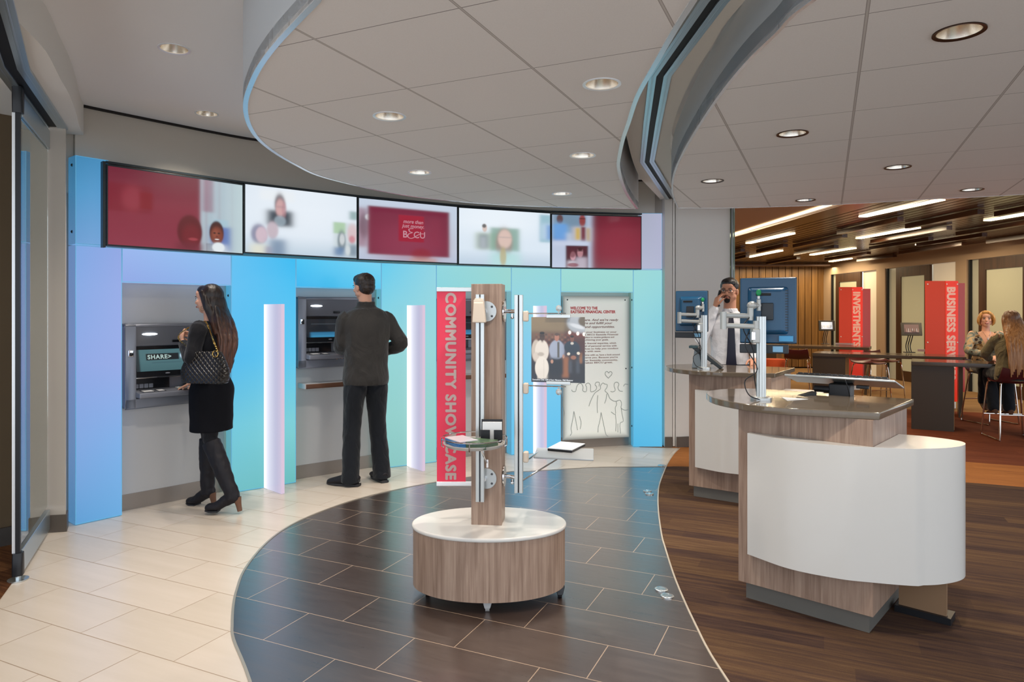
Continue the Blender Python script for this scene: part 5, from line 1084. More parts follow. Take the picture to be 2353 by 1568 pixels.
where = ['left of', 'beyond', 'right of']
for i, ((x, y), L) in enumerate(bars):
    e = empty('ceiling_baffle', (x, y, 2.655), math.atan2(DO.y, DO.x)-PI/2, 'dark wooden baffle hanging below the slatted ceiling of the warm room', 'ceiling baffle', 'dark baffles below the slatted ceiling')
    b = MB(); b.box((0, 0, .02), (.085, L, .06)); b.build('baffle_body', M_CSLAT, e)
e = empty('ceiling_diffuser_panel', (6.9, 17.3, 2.655), 0, 'long slim shade hanging in front of the slat wall', 'light shade'); b = MB(); b.box((-.2, 0, 0), (2.6, .3, .03)); b.build('shade', pbr('shade_mauve', '#7c665c', .6), e)
def area(name, loc, sx, sy, en, col, rz=0):
    L = bpy.data.lights.new(name, 'AREA'); L.shape = 'RECTANGLE'; L.size = sx; L.size_y = sy; L.energy = en; L.color = col
    o = bpy.data.objects.new(name, L); COL.objects.link(o); o.location = loc; o.rotation_euler = (0, 0, rz); return o
for p, q, l in LL: area('linear_lamp', ((p[0]+q[0])/2, (p[1]+q[1])/2, 2.70), .08, 1.3, 26, (1, .77, .50))
area('wall_wash', (6.9, 17.4, 2.62), 2.6, .2, 40, (1, .78, .48)); area('cove_lamp', (3.6, 12, 2.72), .1, 9, 30, (1, .76, .48))
# ---- office fronts
rzO = math.atan2(DO.y, DO.x)
def oseg(name, y0, y1, z0, z1, d0, d1, m, parent=None, kind='structure', bevel=0):
    """box standing in the plane of the office fronts; d measured from the plane towards the lounge (negative) or offices"""
    b = MB(); b.prism([(OX(y0)+d0, y0), (OX(y1)+d0, y1), (OX(y1)+d1, y1), (OX(y0)+d1, y0)], z0, z1)
    return b.build(name, m, parent, world=parent is not None, bevel=bevel, kind=kind if parent is None else None)
oseg('wall_office_header', 8.5, 17.95, 2.44, 2.76, -.02, .15, M_TANP)
for k, (a, c) in enumerate(((15.22, 15.55), (12.67, 12.97), (10.12, 10.45), (17.6, 17.95))): oseg('wall_office_post_%d' % (k+1), a, c, 0, 2.45, -.03, .15, M_TANP)
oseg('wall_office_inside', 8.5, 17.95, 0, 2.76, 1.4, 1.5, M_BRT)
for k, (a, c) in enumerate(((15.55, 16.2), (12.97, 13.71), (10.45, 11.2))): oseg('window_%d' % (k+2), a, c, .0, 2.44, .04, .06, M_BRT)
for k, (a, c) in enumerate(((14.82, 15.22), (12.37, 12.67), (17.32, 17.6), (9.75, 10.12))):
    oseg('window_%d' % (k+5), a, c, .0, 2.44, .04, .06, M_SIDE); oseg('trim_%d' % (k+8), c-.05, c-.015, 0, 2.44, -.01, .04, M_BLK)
for k, (a, c) in enumerate(((13.71, 14.82), (11.2, 12.37), (16.2, 17.32))):
    e = empty('door_%d' % (k+1), (OX(a), a, 0), 0); e['kind'] = 'structure'
    s = .17
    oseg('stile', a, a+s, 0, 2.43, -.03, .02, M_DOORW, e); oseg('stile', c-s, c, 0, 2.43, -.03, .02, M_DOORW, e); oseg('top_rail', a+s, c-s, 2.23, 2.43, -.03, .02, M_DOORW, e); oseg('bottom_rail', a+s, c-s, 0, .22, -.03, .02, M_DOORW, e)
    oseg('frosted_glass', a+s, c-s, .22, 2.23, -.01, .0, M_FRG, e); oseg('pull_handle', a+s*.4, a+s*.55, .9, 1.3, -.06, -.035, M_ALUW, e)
e = empty('file_cabinet', (8.55, 15.9, 0), 0, 'grey tall cabinet with green folders seen through the office front', 'cabinet'); b = MB(); b.box((0.2, 0, .75), (.4, .3, 1.5)); b.build('carcass', pbr('cab_grey', '#8f887c', .5), e)

# ---- red signs
M_RA = pbr('red_acrylic', '#b5341c', .3, spec=.2, emis='#d04a24', estr=.18); M_RB = pbr('red_strip', '#d42c18', .25, spec=.3, emis='#e83818', estr=.3); M_SL = pbr('sign_letter', '#dba898', .4, emis='#c88c7c', estr=.25)
def sign(xa0, xa1, xs, xb1, Y, txt, label, lab_top, lab_bot, ly0, ly1):
    P = lambda x, y=719: atY(x, y, Y); xl, xr, xm, xe = P(xa0).x, P(xa1).x, P(xs).x, P(xb1).x
    e = empty('hanging_sign', ((xl+xr)/2, Y, 0), 0, label, 'sign', 'red upright signs of the warm room')
    zt = 1.947
    b = MB(); b.box(((xl+xr)/2, Y, (zt+.19)/2), (xr-xl, .008, zt-.19)); b.build('front_panel', M_RA, e, world=True)
    b = MB(); b.box(((xm+xe)/2, Y+.06, (zt-.03+.24)/2), (xe-xm, .008, zt-.27)); b.build('rear_panel', pbr('red_acrylic_dark', '#98281e', .2, emis='#a03020', estr=.18), e, world=True)
    b = MB(); b.box(((xm+xr)/2, Y-.007, (zt+.10)/2), (xr-xm, .006, zt-.10)); b.build('lettering_strip', M_RB, e, world=True)
    b = MB(); b.box((xm+.07, Y+.03, .05), (.12, .16, .10)); b.build('foot', M_TR_W, e, world=True)
    zA = P(0, ly0).z; zB = P(0, ly1).z; w = (xr-xm)*.62; M_ = frame((xm+(xr-xm)*.14, Y-.0115, zA), (0, 0, -1), (1, 0, 0))
    o = text('lettering', txt, w/.70, M_, M_SL, e, True, 0., .0005, spacing=1.05); vv = o.data.vertices; zz = [v.co.z for v in vv]; k = (zA-zB)/(max(zz)-min(zz)); zt_ = max(zz)
    for v in vv: v.co.z = zA+(v.co.z-zt_)*k
    embolden(o, .0085, (1, 0, 0), (0, 0, 1))
    for x in (xl+.03, xm+.015, xr-.015):
        for z in (zt-.05, zt-.94):
            b = MB(); b.cyl((x, Y-.02, z), (x, Y-.008, z), .009, 10); b.build('fixing', M_PAPER, e, world=True)
sign(2126, 2201, 2172, 2223, 10.45, 'BUSINESS SERVICES', 'larger red sign with white vertical lettering beside the seated blonde woman', 0, 0, 661, 872)
sign(1928, 1982, 1957, 2004, 12.95, 'INVESTMENTS', 'smaller red sign with white vertical lettering beside the slat wall', 0, 0, 672, 795)

# ---- high tables
M_TAB = pbr('table_laminate', '#4c4034', .16, spec=.5); M_TABL = pbr('table_leg_laminate', '#453a2e', .4); M_MAPLE = pbr('table_inside', '#a87c4c', .5)
TD = math.radians(-31)
def table(x, y, L, label, ped=.45, dep=.62):
    e = empty('high_table', (x, y, 0), TD, label, 'table', 'brown high tables of the warm room')
    b = MB(); b.box((L/2, dep/2, .825), (L, dep, .05)); b.build('tabletop', M_TAB, e, bevel=.003)
    b = MB(); b.box((ped/2, dep/2, .40), (ped, dep-.06, .80)); b.build('pedestal', M_TABL, e, bevel=.002)
    b = MB(); b.box((ped+.004, dep/2, .40), (.006, dep-.12, .76)); b.build('inner_side', M_MAPLE, e)
    b = MB(); b.box((L-.06, dep/2, .40), (.05, dep-.2, .80)); b.build('end_panel', M_TABL, e); return e
table(5.0, 8.55, 2.7, 'nearest brown high table where the two women sit, solid pedestal facing the viewer')
table(4.55, 10.35, 1.95, 'middle brown high table with a tablet stand, left of the business sign')
table(4.55, 13.0, 2.0, 'farthest brown high table with a tablet stand before the slat wall')
def tablet_stand(C, label, warm):
    e = empty('tablet_stand', C, -.25, label, 'tablet', 'tablets on curved black stands')
    b = MB(); b.box((0, 0, .006), (.14, .12, .012)); b.build('base', M_BLK, e, bevel=.003)
    for i, s in enumerate((-.03, 0, .03)):
        b = MB(); b.tube(chain([(s, .0, .01), (s-.01, .02, .10), (s+.005, .0, .20), (s+.02, -.01, .28)], 5), .007, 8); b.build('stem', M_BLK, e, smooth=True)
    Mt = Matrix.Translation((.02, -.03, .36)) @ Matrix.Rotation(math.radians(-14), 4, 'X')
    b = MB(); b.box((0, 0, 0), (.29, .02, .205), M=Mt); b.build('tablet_case', M_BLK if not warm else pbr('case_grey', '#54504a', .3, .4), e, bevel=.012, bseg=3)
    def pic(u, v):
        p = Paint(u, v, '#8a6a5c' if warm else '#b9c0cc'); 
        for i in range(14): p.rect(.05+.07*i, .1+.05*((i*7) % 5), .12+.07*i, .55+.07*((i*5) % 5), [['#4a2e26', '#c89a84', '#2a2022', '#e4c8b4'], ['#5a5e6a', '#e4e8f0', '#2c3038', '#9aa0ac']][0 if warm else 1][i % 4], .04, .8)
        p.rect(-.1, -.1, 1.1, .14, '#d8dce4' if not warm else '#2a2228', .02, .8); return p.c
    grid_picture('screen_image', Mt @ frame((-.1, -.0115, -.07), (1, 0, 0), (0, 0, 1)), .20, .14, 40, 30, pic, M_SCR, e)
q = fl(2100, 812, .85); tablet_stand(V(q.x, q.y+.12, .8505), 'silver-framed tablet with a warm picture on the middle high table', True)
q = fl(1902, 792, .85); tablet_stand(V(q.x, q.y+.1, .8505), 'black tablet with a grey picture on the farthest high table', False)
for x, y, l in ((1950, 790, 'clear acrylic block on the farthest high table beside the investments sign'), (2148, 806, 'clear acrylic block on the middle high table beside the business sign')):
    q = fl(x, y+4, .85); e = empty('acrylic_block', (q.x, q.y+.15, .851), TD, l, 'sign holder'); b = MB(); b.box((0, 0, .02), (.30, .10, .035)); b.build('block', pbr('clear_block', '#cfc8d4', .1, trans=.5, spec=.6), e)

# ---- bar stools
M_MAR = pbr('maroon_shell', '#4a1a1c', .3, spec=.5); M_CHW = pbr('chrome_warm', '#d8d0c8', .1, 1.)
def stool(x, y, rz, label):
    """faces local -Y; low shell back, sled frame"""
    e = empty('bar_stool', (x, y, 0), rz, label, 'stool', 'maroon bar stools with chrome sled legs')
    b = MB(); pts = [(0, -.20, .672), (0, -.14, .662), (0, .0, .655), (0, .12, .662), (0, .175, .70), (0, .20, .76), (0, .21, .82)]; hw = [.15, .19, .205, .205, .20, .195, .18]
    vs = []; n = 9; Q = chain(pts, 3); H = [v.x for v in chain([(h, 0, 0) for h in hw], 3)]
    for s in (0, -.012):
        for p, h in zip(Q, H):
            for i in range(n):
                u = -1+2*i/(n-1); vs.append((u*h, p.y+(s if p.z > .7 else 0)*-1, p.z+.022*u*u+(s if p.z <= .7 else s*.3)))
    m = len(Q); fs = []
    for s in (0, 1):
        for j in range(m-1):
            for i in range(n-1):
                a = s*m*n+j*n+i; fs.append((a, a+1, a+n+1, a+n))
    for j in range(m-1):
        for i in (0, n-1): a = j*n+i; fs.append((a, a+n, a+n+m*n, a+m*n))
    for i in range(n-1):
        for j in (0, m-1): a = j*n+i; fs.append((a, a+1, a+1+m*n, a+m*n))
    b.add(vs, fs); b.build('seat_shell', M_MAR, e, smooth=True, angle=60)
    for s in (-1, 1):
        b = MB(); b.tube(chain([(s*.15, -.15, .655), (s*.175, -.19, .60), (s*.215, -.225, .06), (s*.215, -.20, .012), (s*.215, 0, .010), (s*.215, .20, .012), (s*.215, .225, .06), (s*.175, .15, .60), (s*.15, .12, .65)], 4), .0095, 8); b.build('sled_leg', M_CHW, e, smooth=True)
    b = MB(); b.tube([(-.20, -.213, .26), (.20, -.213, .26)], .008, 8); b.build('footrest', M_CHW, e, smooth=True)
    b = MB(); b.tube([(-.205, .20, .30), (.205, .20, .30)], .007, 8); b.build('crossbar', M_CHW, e, smooth=True)
    return e
st = stool(5.78, 7.90, PI-.22, 'maroon bar stool under the long-haired woman in olive jacket')
SP_ = [(6.33, 9.05, .15, 'maroon bar stool under the blonde woman facing the viewer'), (5.62, 10.75, .35, 'empty maroon bar stool at the middle high table, right of the keyboard platform'), (6.12, 11.25, .4, 'empty maroon bar stool behind the front empty one, near the investments sign'), (5.0, 11.95, PI-.5, 'empty maroon bar stool behind the larger monitor, left of the pedestal')]
for x, y, rz, lab in SP_:
    c = copy_tree(st); c.location = (x, y, 0); c.rotation_euler = (0, 0, rz); c['label'] = lab
bpy.context.view_layer.update()
e = empty('ottoman', (4.75, 12.4, 0), 0, 'small round orange stool beyond the far desk', 'ottoman'); b = MB(); b.lathe([(0, .0), (.2, .0), (.22, .1), (.22, .5), (.2, .62), (0, .63)], n=28); b.build('upholstery', pbr('orange_fabric', '#c0502a', .8, bump=.3), e, smooth=True)
# ================= people
M_SK = {n: pbr('skin_'+n, c, .5, spec=.35, bump=.02, bscale=300) for n, c in (('a', '#d6a288'), ('b', '#c98f72'), ('c', '#e2ab90'), ('d', '#dba488'))}
M_LIP = pbr('lips', '#b05a52', .4); M_EYEW = pbr('eye_white', '#e8e4e0', .2); M_IRIS = pbr('iris', '#2a2420', .1)
M_BLKCL = cloth('black_cloth', '#121217', .8, fold=.45); M_JEAN = cloth('dark_jeans', '#0f141b', .8, fold=.5, fs=6.)
M_JACK = cloth('charcoal_jacket', '#383532', .7, '#272625', .6, 6.); M_SHIRT = cloth('white_shirt', '#dddcde', .7, fold=.45, fs=8.)
M_OLIVE = cloth('olive_jacket', '#7a7052', .7, '#5e563c', .7, 9.); M_SUEDE = pbr('black_suede', '#15131a', .6, spec=.4)
M_HEEL = pbr('stacked_heel', '#6a4a38', .45); M_SOLE = pbr('dark_sole', '#2a2a2e', .6)
def hair_mat(name, c1, c2, top=None, z0=0., z1=1.):
    m, nt, out = new_mat(name); N = NT(nt); b = N.n('ShaderNodeBsdfPrincipled', i_Roughness=.42); b.inputs['Specular IOR Level'].default_value = .5
    tc = N.n('ShaderNodeTexCoord'); mp = N.n('ShaderNodeMapping'); mp.inputs['Scale'].default_value = (90, 90, 5); N.l(tc.outputs['Object'], mp.inputs['Vector'])
    nz = N.n('ShaderNodeTexNoise', i_Scale=1., i_Detail=4., i_Distortion=.5); N.l(mp.outputs[0], nz.inputs['Vector'])
    c = N.ramp(nz.outputs[0], [(.35, S(c1)), (.65, S(c2))])
    if top:
        sp = N.n('ShaderNodeSeparateXYZ'); N.l(tc.outputs['Object'], sp.inputs[0])
        f = N.math('DIVIDE', N.math('SUBTRACT', sp.outputs[2], z0), z1-z0)
        c = N.mix(N.ramp(f, [(.0, (0, 0, 0)), (1., (1, 1, 1))]), c, N.ramp(nz.outputs[0], [(.35, S(top[0])), (.65, S(top[1]))]))
    N.l(c, b.inputs['Base Color']); bp = N.n('ShaderNodeBump', i_Strength=.5, i_Distance=.004); N.l(nz.outputs[0], bp.inputs['Height']); N.l(bp.outputs[0], b.inputs['Normal'])
    N.l(b.outputs[0], out.inputs[0]); return m
def fingers(mb, wrist, d, nrm, thumb, curl=(.3, .4, .3), s=1., spread=.12, thumb_in=.5, point=False):
    """wrist position, direction of the hand, palm normal (palm side), thumb side; curls bend towards the palm side"""
    d = Vector(d).normalized(); nrm = Vector(nrm); nrm = (nrm-d*nrm.dot(d)).normalized(); th = d.cross(nrm); 
    if th.dot(Vector(thumb)) < 0: th = -th
    w = Vector(wrist)
    mb.loft([w-d*.012*s, w+d*.02*s, w+d*.055*s, w+d*.088*s], [.024*s, .033*s, .039*s, .037*s], [.019*s, .016*s, .0145*s, .011*s], th, 14)
    for i in range(4):
        off_ = (1.5-i)*.0195*s; L = [.040, .045, .042, .033][i]*s; r = [.0086, .009, .0086, .0076][i]*s
        base = w+d*(.082-.004*abs(i-1))*s+th*off_; dd = (d+th*(1.5-i)*spread*.5).normalized(); p = base-d*.012*s; pts = [p, base]; cur = dd; up = nrm
        cs = curl if not (point and i == 0) else (curl[0]*.2, .12, .1)
        for k, a in enumerate(cs):
            a = a*(1+.08*i); cur = (cur*math.cos(a)+up*math.sin(a)).normalized(); up = (up-cur*up.dot(cur)).normalized(); pts.append(pts[-1]+cur*L*(1, .68, .5)[k])
        mb.capsule(pts, [r*1.12, r*1.1, r, r*.92, r*.78], th, 10, 1., 2)
    b0 = w+d*.022*s+th*.028*s; t1 = (d*.62+th*.75+nrm*thumb_in*.5).normalized(); t2 = (d*.85+th*.35+nrm*thumb_in*.7).normalized()
    p1 = b0+t1*.034*s; p2 = p1+t2*.028*s; p3 = p2+(t2+nrm*.15).normalized()*.020*s
    mb.capsule([w+d*.015*s+th*.012*s, b0, p1, p2, p3], [.015*s, .0145*s, .0115*s, .010*s, .0085*s], nrm, 10, 1., 2)
def head_frame(c, yaw, pitch=0., roll=0.):
    """c = centre of the head (world/local), yaw 0 faces local -Y"""
    return Matrix.Translation(Vector(c)) @ Matrix.Rotation(yaw, 4, 'Z') @ Matrix.Rotation(pitch, 4, 'X') @ Matrix.Rotation(roll, 4, 'Y')
def head(mb, H, fem=False, s=1.):
    k = s*(.95 if fem else 1.)
    def P(x, y, z): return H @ (V(x, y, z)*k)
    R = H.to_3x3()
    def E(c, r): mb.ell(P(*c), (r[0]*k, r[1]*k, r[2]*k), 20, 14, rot=R)
    E((0, .018, .032), (.074, .092, .085)); E((0, -.018, -.012), (.060, .068, .090)); E((0, -.040, -.070), (.034, .034, .032)); E((0, -.022, -.052), (.050, .050, .044))
    E((0, -.064, .030), (.046, .022, .012)); E((0, -.058, .055), (.050, .034, .034))
    for sg in (-1, 1):
        E((sg*.036, -.062, -.012), (.020, .018, .018)); E((sg*.074, .010, -.004), (.009, .018, .030)); E((sg*.054, .0, -.045), (.014, .030, .026))
    mb.loft([P(0, -.080, .024), P(0, -.090, .002), P(0, -.100, -.016), P(0, -.088, -.026)], [.007*k, .009*k, .014*k, .010*k], [.008*k, .009*k, .010*k, .008*k], R @ V(1, 0, 0), 12)
    E((0, -.083, -.046), (.021, .012, .009)); E((0, -.084, -.053), (.019, .011, .007))
def face_parts(parent, H, fem=False, s=1., brow='#2a1c14', lipm=None, smile=False):
    k = s*(.95 if fem else 1.); R = H.to_3x3(); P = lambda x, y, z: H @ (V(x, y, z)*k)
    for sg in (-1, 1):
        b = MB(); b.ell(P(sg*.031, -.071, .009), (.0125*k, .011*k, .0085*k), 14, 10, rot=R); e = b.build('eye', M_EYEW, parent, smooth=True)
        b = MB(); b.ell(P(sg*.031, -.0808, .009), (.0056*k, .0026*k, .0058*k), 12, 8, rot=R); b.build('iris', M_IRIS, e, smooth=True)
        b = MB(); b.tube([P(sg*.014, -.0865, .028), P(sg*.030, -.0865, .033), P(sg*.047, -.077, .028)], .0028*k, 6, sub=3); b.build('eyebrow', pbr('brow'+brow, brow, .7), parent, smooth=True)
        b = MB(); b.tube([P(sg*.019, -.081, .0125), P(sg*.031, -.0835, .019), P(sg*.044, -.077, .0125)], .0017*k, 6, sub=3); b.build('eyelid_line', pbr('lash', '#1c1412', .6), parent, smooth=True)
    b = MB(); w = .026 if smile else .022
    b.loft([P(-w, -.083 if not smile else -.080, -.046 if smile else -.049), P(-w*.5, -.0945, -.0485), P(0, -.0965, -.050), P(w*.5, -.0945, -.0485), P(w, -.083 if not smile else -.080, -.046 if smile else -.049)], [.0015*k, .0055*k, .0068*k, .0055*k, .0015*k], [.001*k, .003*k, .004*k, .003*k, .001*k], R @ V(0, 0, 1), 10)
    l = b.build('lips', lipm or M_LIP, parent, smooth=True)
    if smile:
        b = MB(); b.loft([P(-.018, -.090, -.0485), P(0, -.1005, -.0498), P(.018, -.090, -.0485)], [.001*k, .0032*k, .001*k], [.001*k]*3, R @ V(0, 0, 1), 8); b.build('teeth', M_TR_W, l, smooth=True)
def short_hair(parent, H, m, s=1., thick=1.0):
    b = MB(); R = H.to_3x3(); k = s; P = lambda x, y, z: H @ (V(x, y, z)*k)
    b.ell(P(0, .028, .050), (.083*k*thick, .094*k, .080*k), 24, 16, rot=R); b.ell(P(0, .050, .005), (.073*k, .070*k, .072*k), 20, 14, rot=R); b.ell(P(0, -.026, .080), (.066*k, .062*k, .046*k), 20, 12, rot=R)
    return fuse(b, 'hair', m, parent, .005, 3, .0022, 60.)
def legs_skin(mb, hip, knee, ank, s=1.):
    mb.capsule([hip, hip.lerp(knee, .5), knee, knee.lerp(ank, .4), ank], [.078*s, .066*s, .050*s, .048*s, .036*s], (1, 0, 0), 14)

# ---------- the man at the second cash machine
def man_jacket():
    g = fl(826, 1106); X, Y = -1.255, 5.86
    rz = math.atan2(.519, .632)+PI       # local -Y looks at the wall
    rz = math.atan2(.634, .773)*1.0+PI-.12
    root = empty('person', (X, Y, 0), rz, 'standing man in a charcoal jacket and dark trousers using a cash machine, seen from behind', 'person')
    # local: faces -Y, his left = +X
    sh_l, sh_r = V(.180, .0, 1.40), V(-.180, .01, 1.40)
    el_l, wr_l = V(.20, -.05, 1.18), V(.13, -.27, 1.125)
    el_r, wr_r = V(-.30, .05, 1.19), V(-.19, -.17, 1.10)
    hpL, knL, anL = V(.09, 0, .93), V(.115, -.02, .50), V(.145, .03, .09)
    hpR, knR, anR = V(-.09, 0, .93), V(-.115, -.025, .50), V(-.135, .02, .09)
    H = head_frame((.01, -.035, 1.672), .32, .10)
    b = MB(); head(b, H); b.capsule([(0, .0, 1.46), (0, -.01, 1.54), (.0, -.02, 1.62)], [.062, .056, .058], n=16)
    b.loft([(0, 0, .86), (0, 0, .95), (0, .0, 1.10), (0, .0, 1.28), (0, .0, 1.42), (0, 0, 1.49)], [.12, .15, .13, .155, .15, .07], [.08, .10, .09, .105, .09, .06], (1, 0, 0), 20)
    for sh, el, wr in ((sh_l, el_l, wr_l), (sh_r, el_r, wr_r)): b.capsule([sh, sh.lerp(el, .5), el, el.lerp(wr, .5), wr], [.05, .044, .038, .034, .025])
    legs_skin(b, hpL, knL, anL); legs_skin(b, hpR, knR, anR)
    fingers(b, wr_l+(wr_l-el_l).normalized()*.02, wr_l-el_l, (0, .1, -1), (-1, 0, .1), (.35, .5, .3), 1., point=True)
    fingers(b, wr_r+(wr_r-el_r).normalized()*.02, wr_r-el_r, (.3, .1, -1), (1, 0, .3), (.5, .6, .4))
    fuse(b, 'body', M_SK['a'], root, .0055, 3)
    face_parts(root, H, brow='#2a201a'); short_hair(root, H, hair_mat('hair_brown', '#1c1410', '#382a20'))
    b = MB()   # jacket
    b.loft([(0, .0, .845), (0, .0, .90), (0, .005, 1.02), (0, .01, 1.15), (0, .01, 1.30), (0, .01, 1.39), (0, .008, 1.45), (0, .0, 1.49), (0, 0, 1.525)], [.192, .200, .188, .190, .208, .214, .182, .118, .07], [.135, .143, .132, .135, .142, .132, .108, .085, .068], (1, 0, 0), 28, power=2.3)
    b.capsule([V(.12, .0, 1.41), sh_l, sh_l.lerp(el_l, .5), el_l, el_l.lerp(wr_l, .55), wr_l-(wr_l-el_l)*.06], [.065, .072, .070, .064, .055, .042]); b.capsule([V(-.12, .0, 1.41), sh_r, sh_r.lerp(el_r, .5), el_r, el_r.lerp(wr_r, .55), wr_r-(wr_r-el_r)*.06], [.065, .072, .070, .066, .056, .042])
    b.lathe([(.066, 1.49), (.080, 1.50), (.074, 1.555), (.062, 1.56), (.060, 1.49)], n=28)
    fuse(b, 'jacket', M_JACK, root, .0075, 3, .007, 8., stretch=(1, 1, .8))
    b = MB(); b.loft([(0, 0, .84), (0, 0, .90), (0, 0, .97), (0, 0, 1.0)], [.172, .178, .168, .14], [.122, .128, .118, .10], (1, 0, 0), 24)
    for hp, kn, an, sg in ((hpL, knL, anL, 1), (hpR, knR, anR, -1)):
        b.loft([hp+V(0, .0, 0), hp+V(sg*.005, 0, -.12), hp.lerp(kn, .6), kn, kn.lerp(an, .5), an+V(0, 0, .0), an+V(0, .0, -.055)], [.092, .098, .086, .076, .074, .074, .080], [.105, .108, .092, .080, .078, .080, .088], (1, 0, 0), 22)
    fuse(b, 'trousers', M_JEAN, root, .0075, 3, .005, 9.)
    for an, yaw in ((anL, .75), (anR, .0)):
        T = Matrix.Translation((an.x, an.y, 0)) @ Matrix.Rotation(yaw, 4, 'Z'); b = MB()
        b.loft([(0, .075, .045), (0, .04, .055), (0, -.04, .052), (0, -.12, .040), (0, -.195, .028), (0, -.215, .024)], [.030, .040, .046, .050, .040, .015], [.038, .050, .046, .034, .022, .012], (1, 0, 0), 18, M=T)
        b.capsule([(0, .015, .06), (0, .01, .10)], [.044, .042], M=T)
        sh = fuse(b, 'shoe', M_SUEDE, root, .005, 3); b = MB(); b.loft([(0, .082, .012), (0, .0, .012), (0, -.12, .012), (0, -.215, .014)], [.034, .042, .050, .02], [.012, .012, .012, .010], (1, 0, 0), 18, M=T, power=4.); b.build('sole', M_SOLE, sh, smooth=True)
    return root
man_jacket()

# ---------- the woman at the first cash machine
def woman_black():
    X, Y = -2.245, 5.10; rz = 4.42
    root = empty('person', (X, Y, 0), rz, 'woman in black jacket, skirt and heeled boots pressing the cash machine keypad', 'person')
    sh_l, sh_r = V(.155, .02, 1.345), V(-.145, -.01, 1.34)
    el_l, wr_l = V(.225, .02, 1.13), V(.125, -.145, 1.235)
    el_r, wr_r = V(-.20, -.03, 1.05), V(-.10, -.20, .945)
    H = head_frame((.0, -.03, 1.553), .18, .03)
    hpL, knL, anL = V(.08, 0, .90), V(.065, .045, .53), V(.085, .245, .15)
    hpR, knR, anR = V(-.08, 0, .90), V(-.055, -.075, .53), V(-.04, -.07, .13)
    b = MB(); head(b, H, True); b.capsule([(0, .0, 1.35), (0, -.01, 1.42), (0, -.015, 1.50)], [.052, .046, .047], n=16)
    b.loft([(0, 0, .84), (0, 0, .92), (0, .0, 1.06), (0, .0, 1.20), (0, .0, 1.32), (0, 0, 1.38)], [.12, .14, .105, .12, .13, .06], [.08, .10, .08, .10, .08, .05], (1, 0, 0), 20)
    for sh, el, wr in ((sh_l, el_l, wr_l), (sh_r, el_r, wr_r)): b.capsule([sh, sh.lerp(el, .5), el, el.lerp(wr, .5), wr], [.042, .037, .032, .028, .021])
    legs_skin(b, hpL, knL, anL, .72); legs_skin(b, hpR, knR, anR, .72)
    fingers(b, wr_l+(wr_l-el_l).normalized()*.015, (-.35, -.55, .45), (-.5, .6, -.1), (0, -.2, 1), (.9, .9, .6), .9)
    fingers(b, wr_r+(wr_r-el_r).normalized()*.01, (wr_r-el_r)+V(.02, 0, .03), (0, -.15, -1), (1, 0, 0), (.35, .55, .35), .9, point=True)
    fuse(b, 'body', M_SK['c'], root, .005, 3); face_parts(root, H, True, brow='#3a241a')
    # long hair
    m = hair_mat('hair_long_brown', '#3e2419', '#6a4432', ('#140e0c', '#281a14'), 1.22, 1.46)
    b = MB(); R = H.to_3x3(); P = lambda x, y, z: H @ V(x, y, z)
    b.ell(P(0, .028, .042), (.080, .090, .082), 24, 16, rot=R); b.ell(P(0, -.026, .078), (.055, .050, .036), 20, 12, rot=R)
    b.loft([P(0, .045, .05), P(0, .070, -.01), P(.0, .085, -.08), V(.01, .115, 1.37), V(.025, .140, 1.27), V(.045, .150, 1.17), V(.055, .145, 1.09)], [.070, .080, .080, .078, .068, .050, .016], [.052, .050, .046, .044, .042, .036, .012], (1, 0, 0), 20)
    for sg in (-1, 1): b.loft([P(sg*.060, -.018, .066), P(sg*.076, .010, .02), P(sg*.076, .035, -.05), P(sg*.070, .070, -.13), V(sg*.065+.02, .12, 1.30)], [.022, .026, .032, .034, .020], [.016, .016, .020, .024, .016], (0, 1, 0), 14)
    for i in range(11):
        x = -.075+i*.0165; b.tube(chain([P(x*.9, .10, -.05), V(x, .142+.006*(i % 2), 1.36), V(x*1.05+.02, .178+.008*(i % 3), 1.26), V(x*.95+.04, .182, 1.16-.01*(i % 3)), V(x*.8+.055, .164, 1.08-.022*((i*3) % 4))], 3), .0115, 8)
    fuse(b, 'hair', m, root, .005, 2, .003, 40., stretch=(1, 1, .15))
    b = MB()   # fitted jacket
    b.loft([(0, 0, .93), (0, 0, 1.0), (0, 0, 1.07), (0, .0, 1.17), (0, -.005, 1.26), (0, .0, 1.33), (0, .0, 1.375), (0, 0, 1.40)], [.158, .142, .128, .140, .155, .152, .10, .058], [.118, .105, .100, .112, .122, .100, .080, .056], (1, 0, 0), 26)
    b.capsule([V(.11, 0, 1.335), sh_l, sh_l.lerp(el_l, .5), el_l, el_l.lerp(wr_l, .6), wr_l-(wr_l-el_l)*.08], [.052, .062, .055, .052, .044, .036]); b.capsule([V(-.11, 0, 1.335), sh_r, sh_r.lerp(el_r, .5), el_r, el_r.lerp(wr_r, .6), wr_r-(wr_r-el_r)*.08], [.052, .060, .054, .050, .042, .035])
    fuse(b, 'jacket', M_BLKCL, root, .0065, 3, .005, 10.)
    b = MB(); b.loft([(0, .0, .585), (0, .0, .64), (0, 0, .76), (0, .005, .88), (0, .0, .96), (0, 0, 1.02)], [.158, .160, .172, .178, .155, .128], [.142, .142, .138, .138, .118, .098], (1, 0, 0), 28)
    fuse(b, 'skirt', pbr('black_skirt', '#0d0e14', .85, spec=.2), root, .007, 3, .004, 8.)
    for hp, kn, an, sg in ((hpL, knL, anL, 1), (hpR, knR, anR, -1)):
        b = MB(); b.capsule([hp+V(0, 0, -.2), kn+V(0, 0, .06), kn, kn.lerp(an, .3)], [.066, .056, .052, .050]); fuse(b, 'stocking', M_BLKCL, root, .0065, 2)
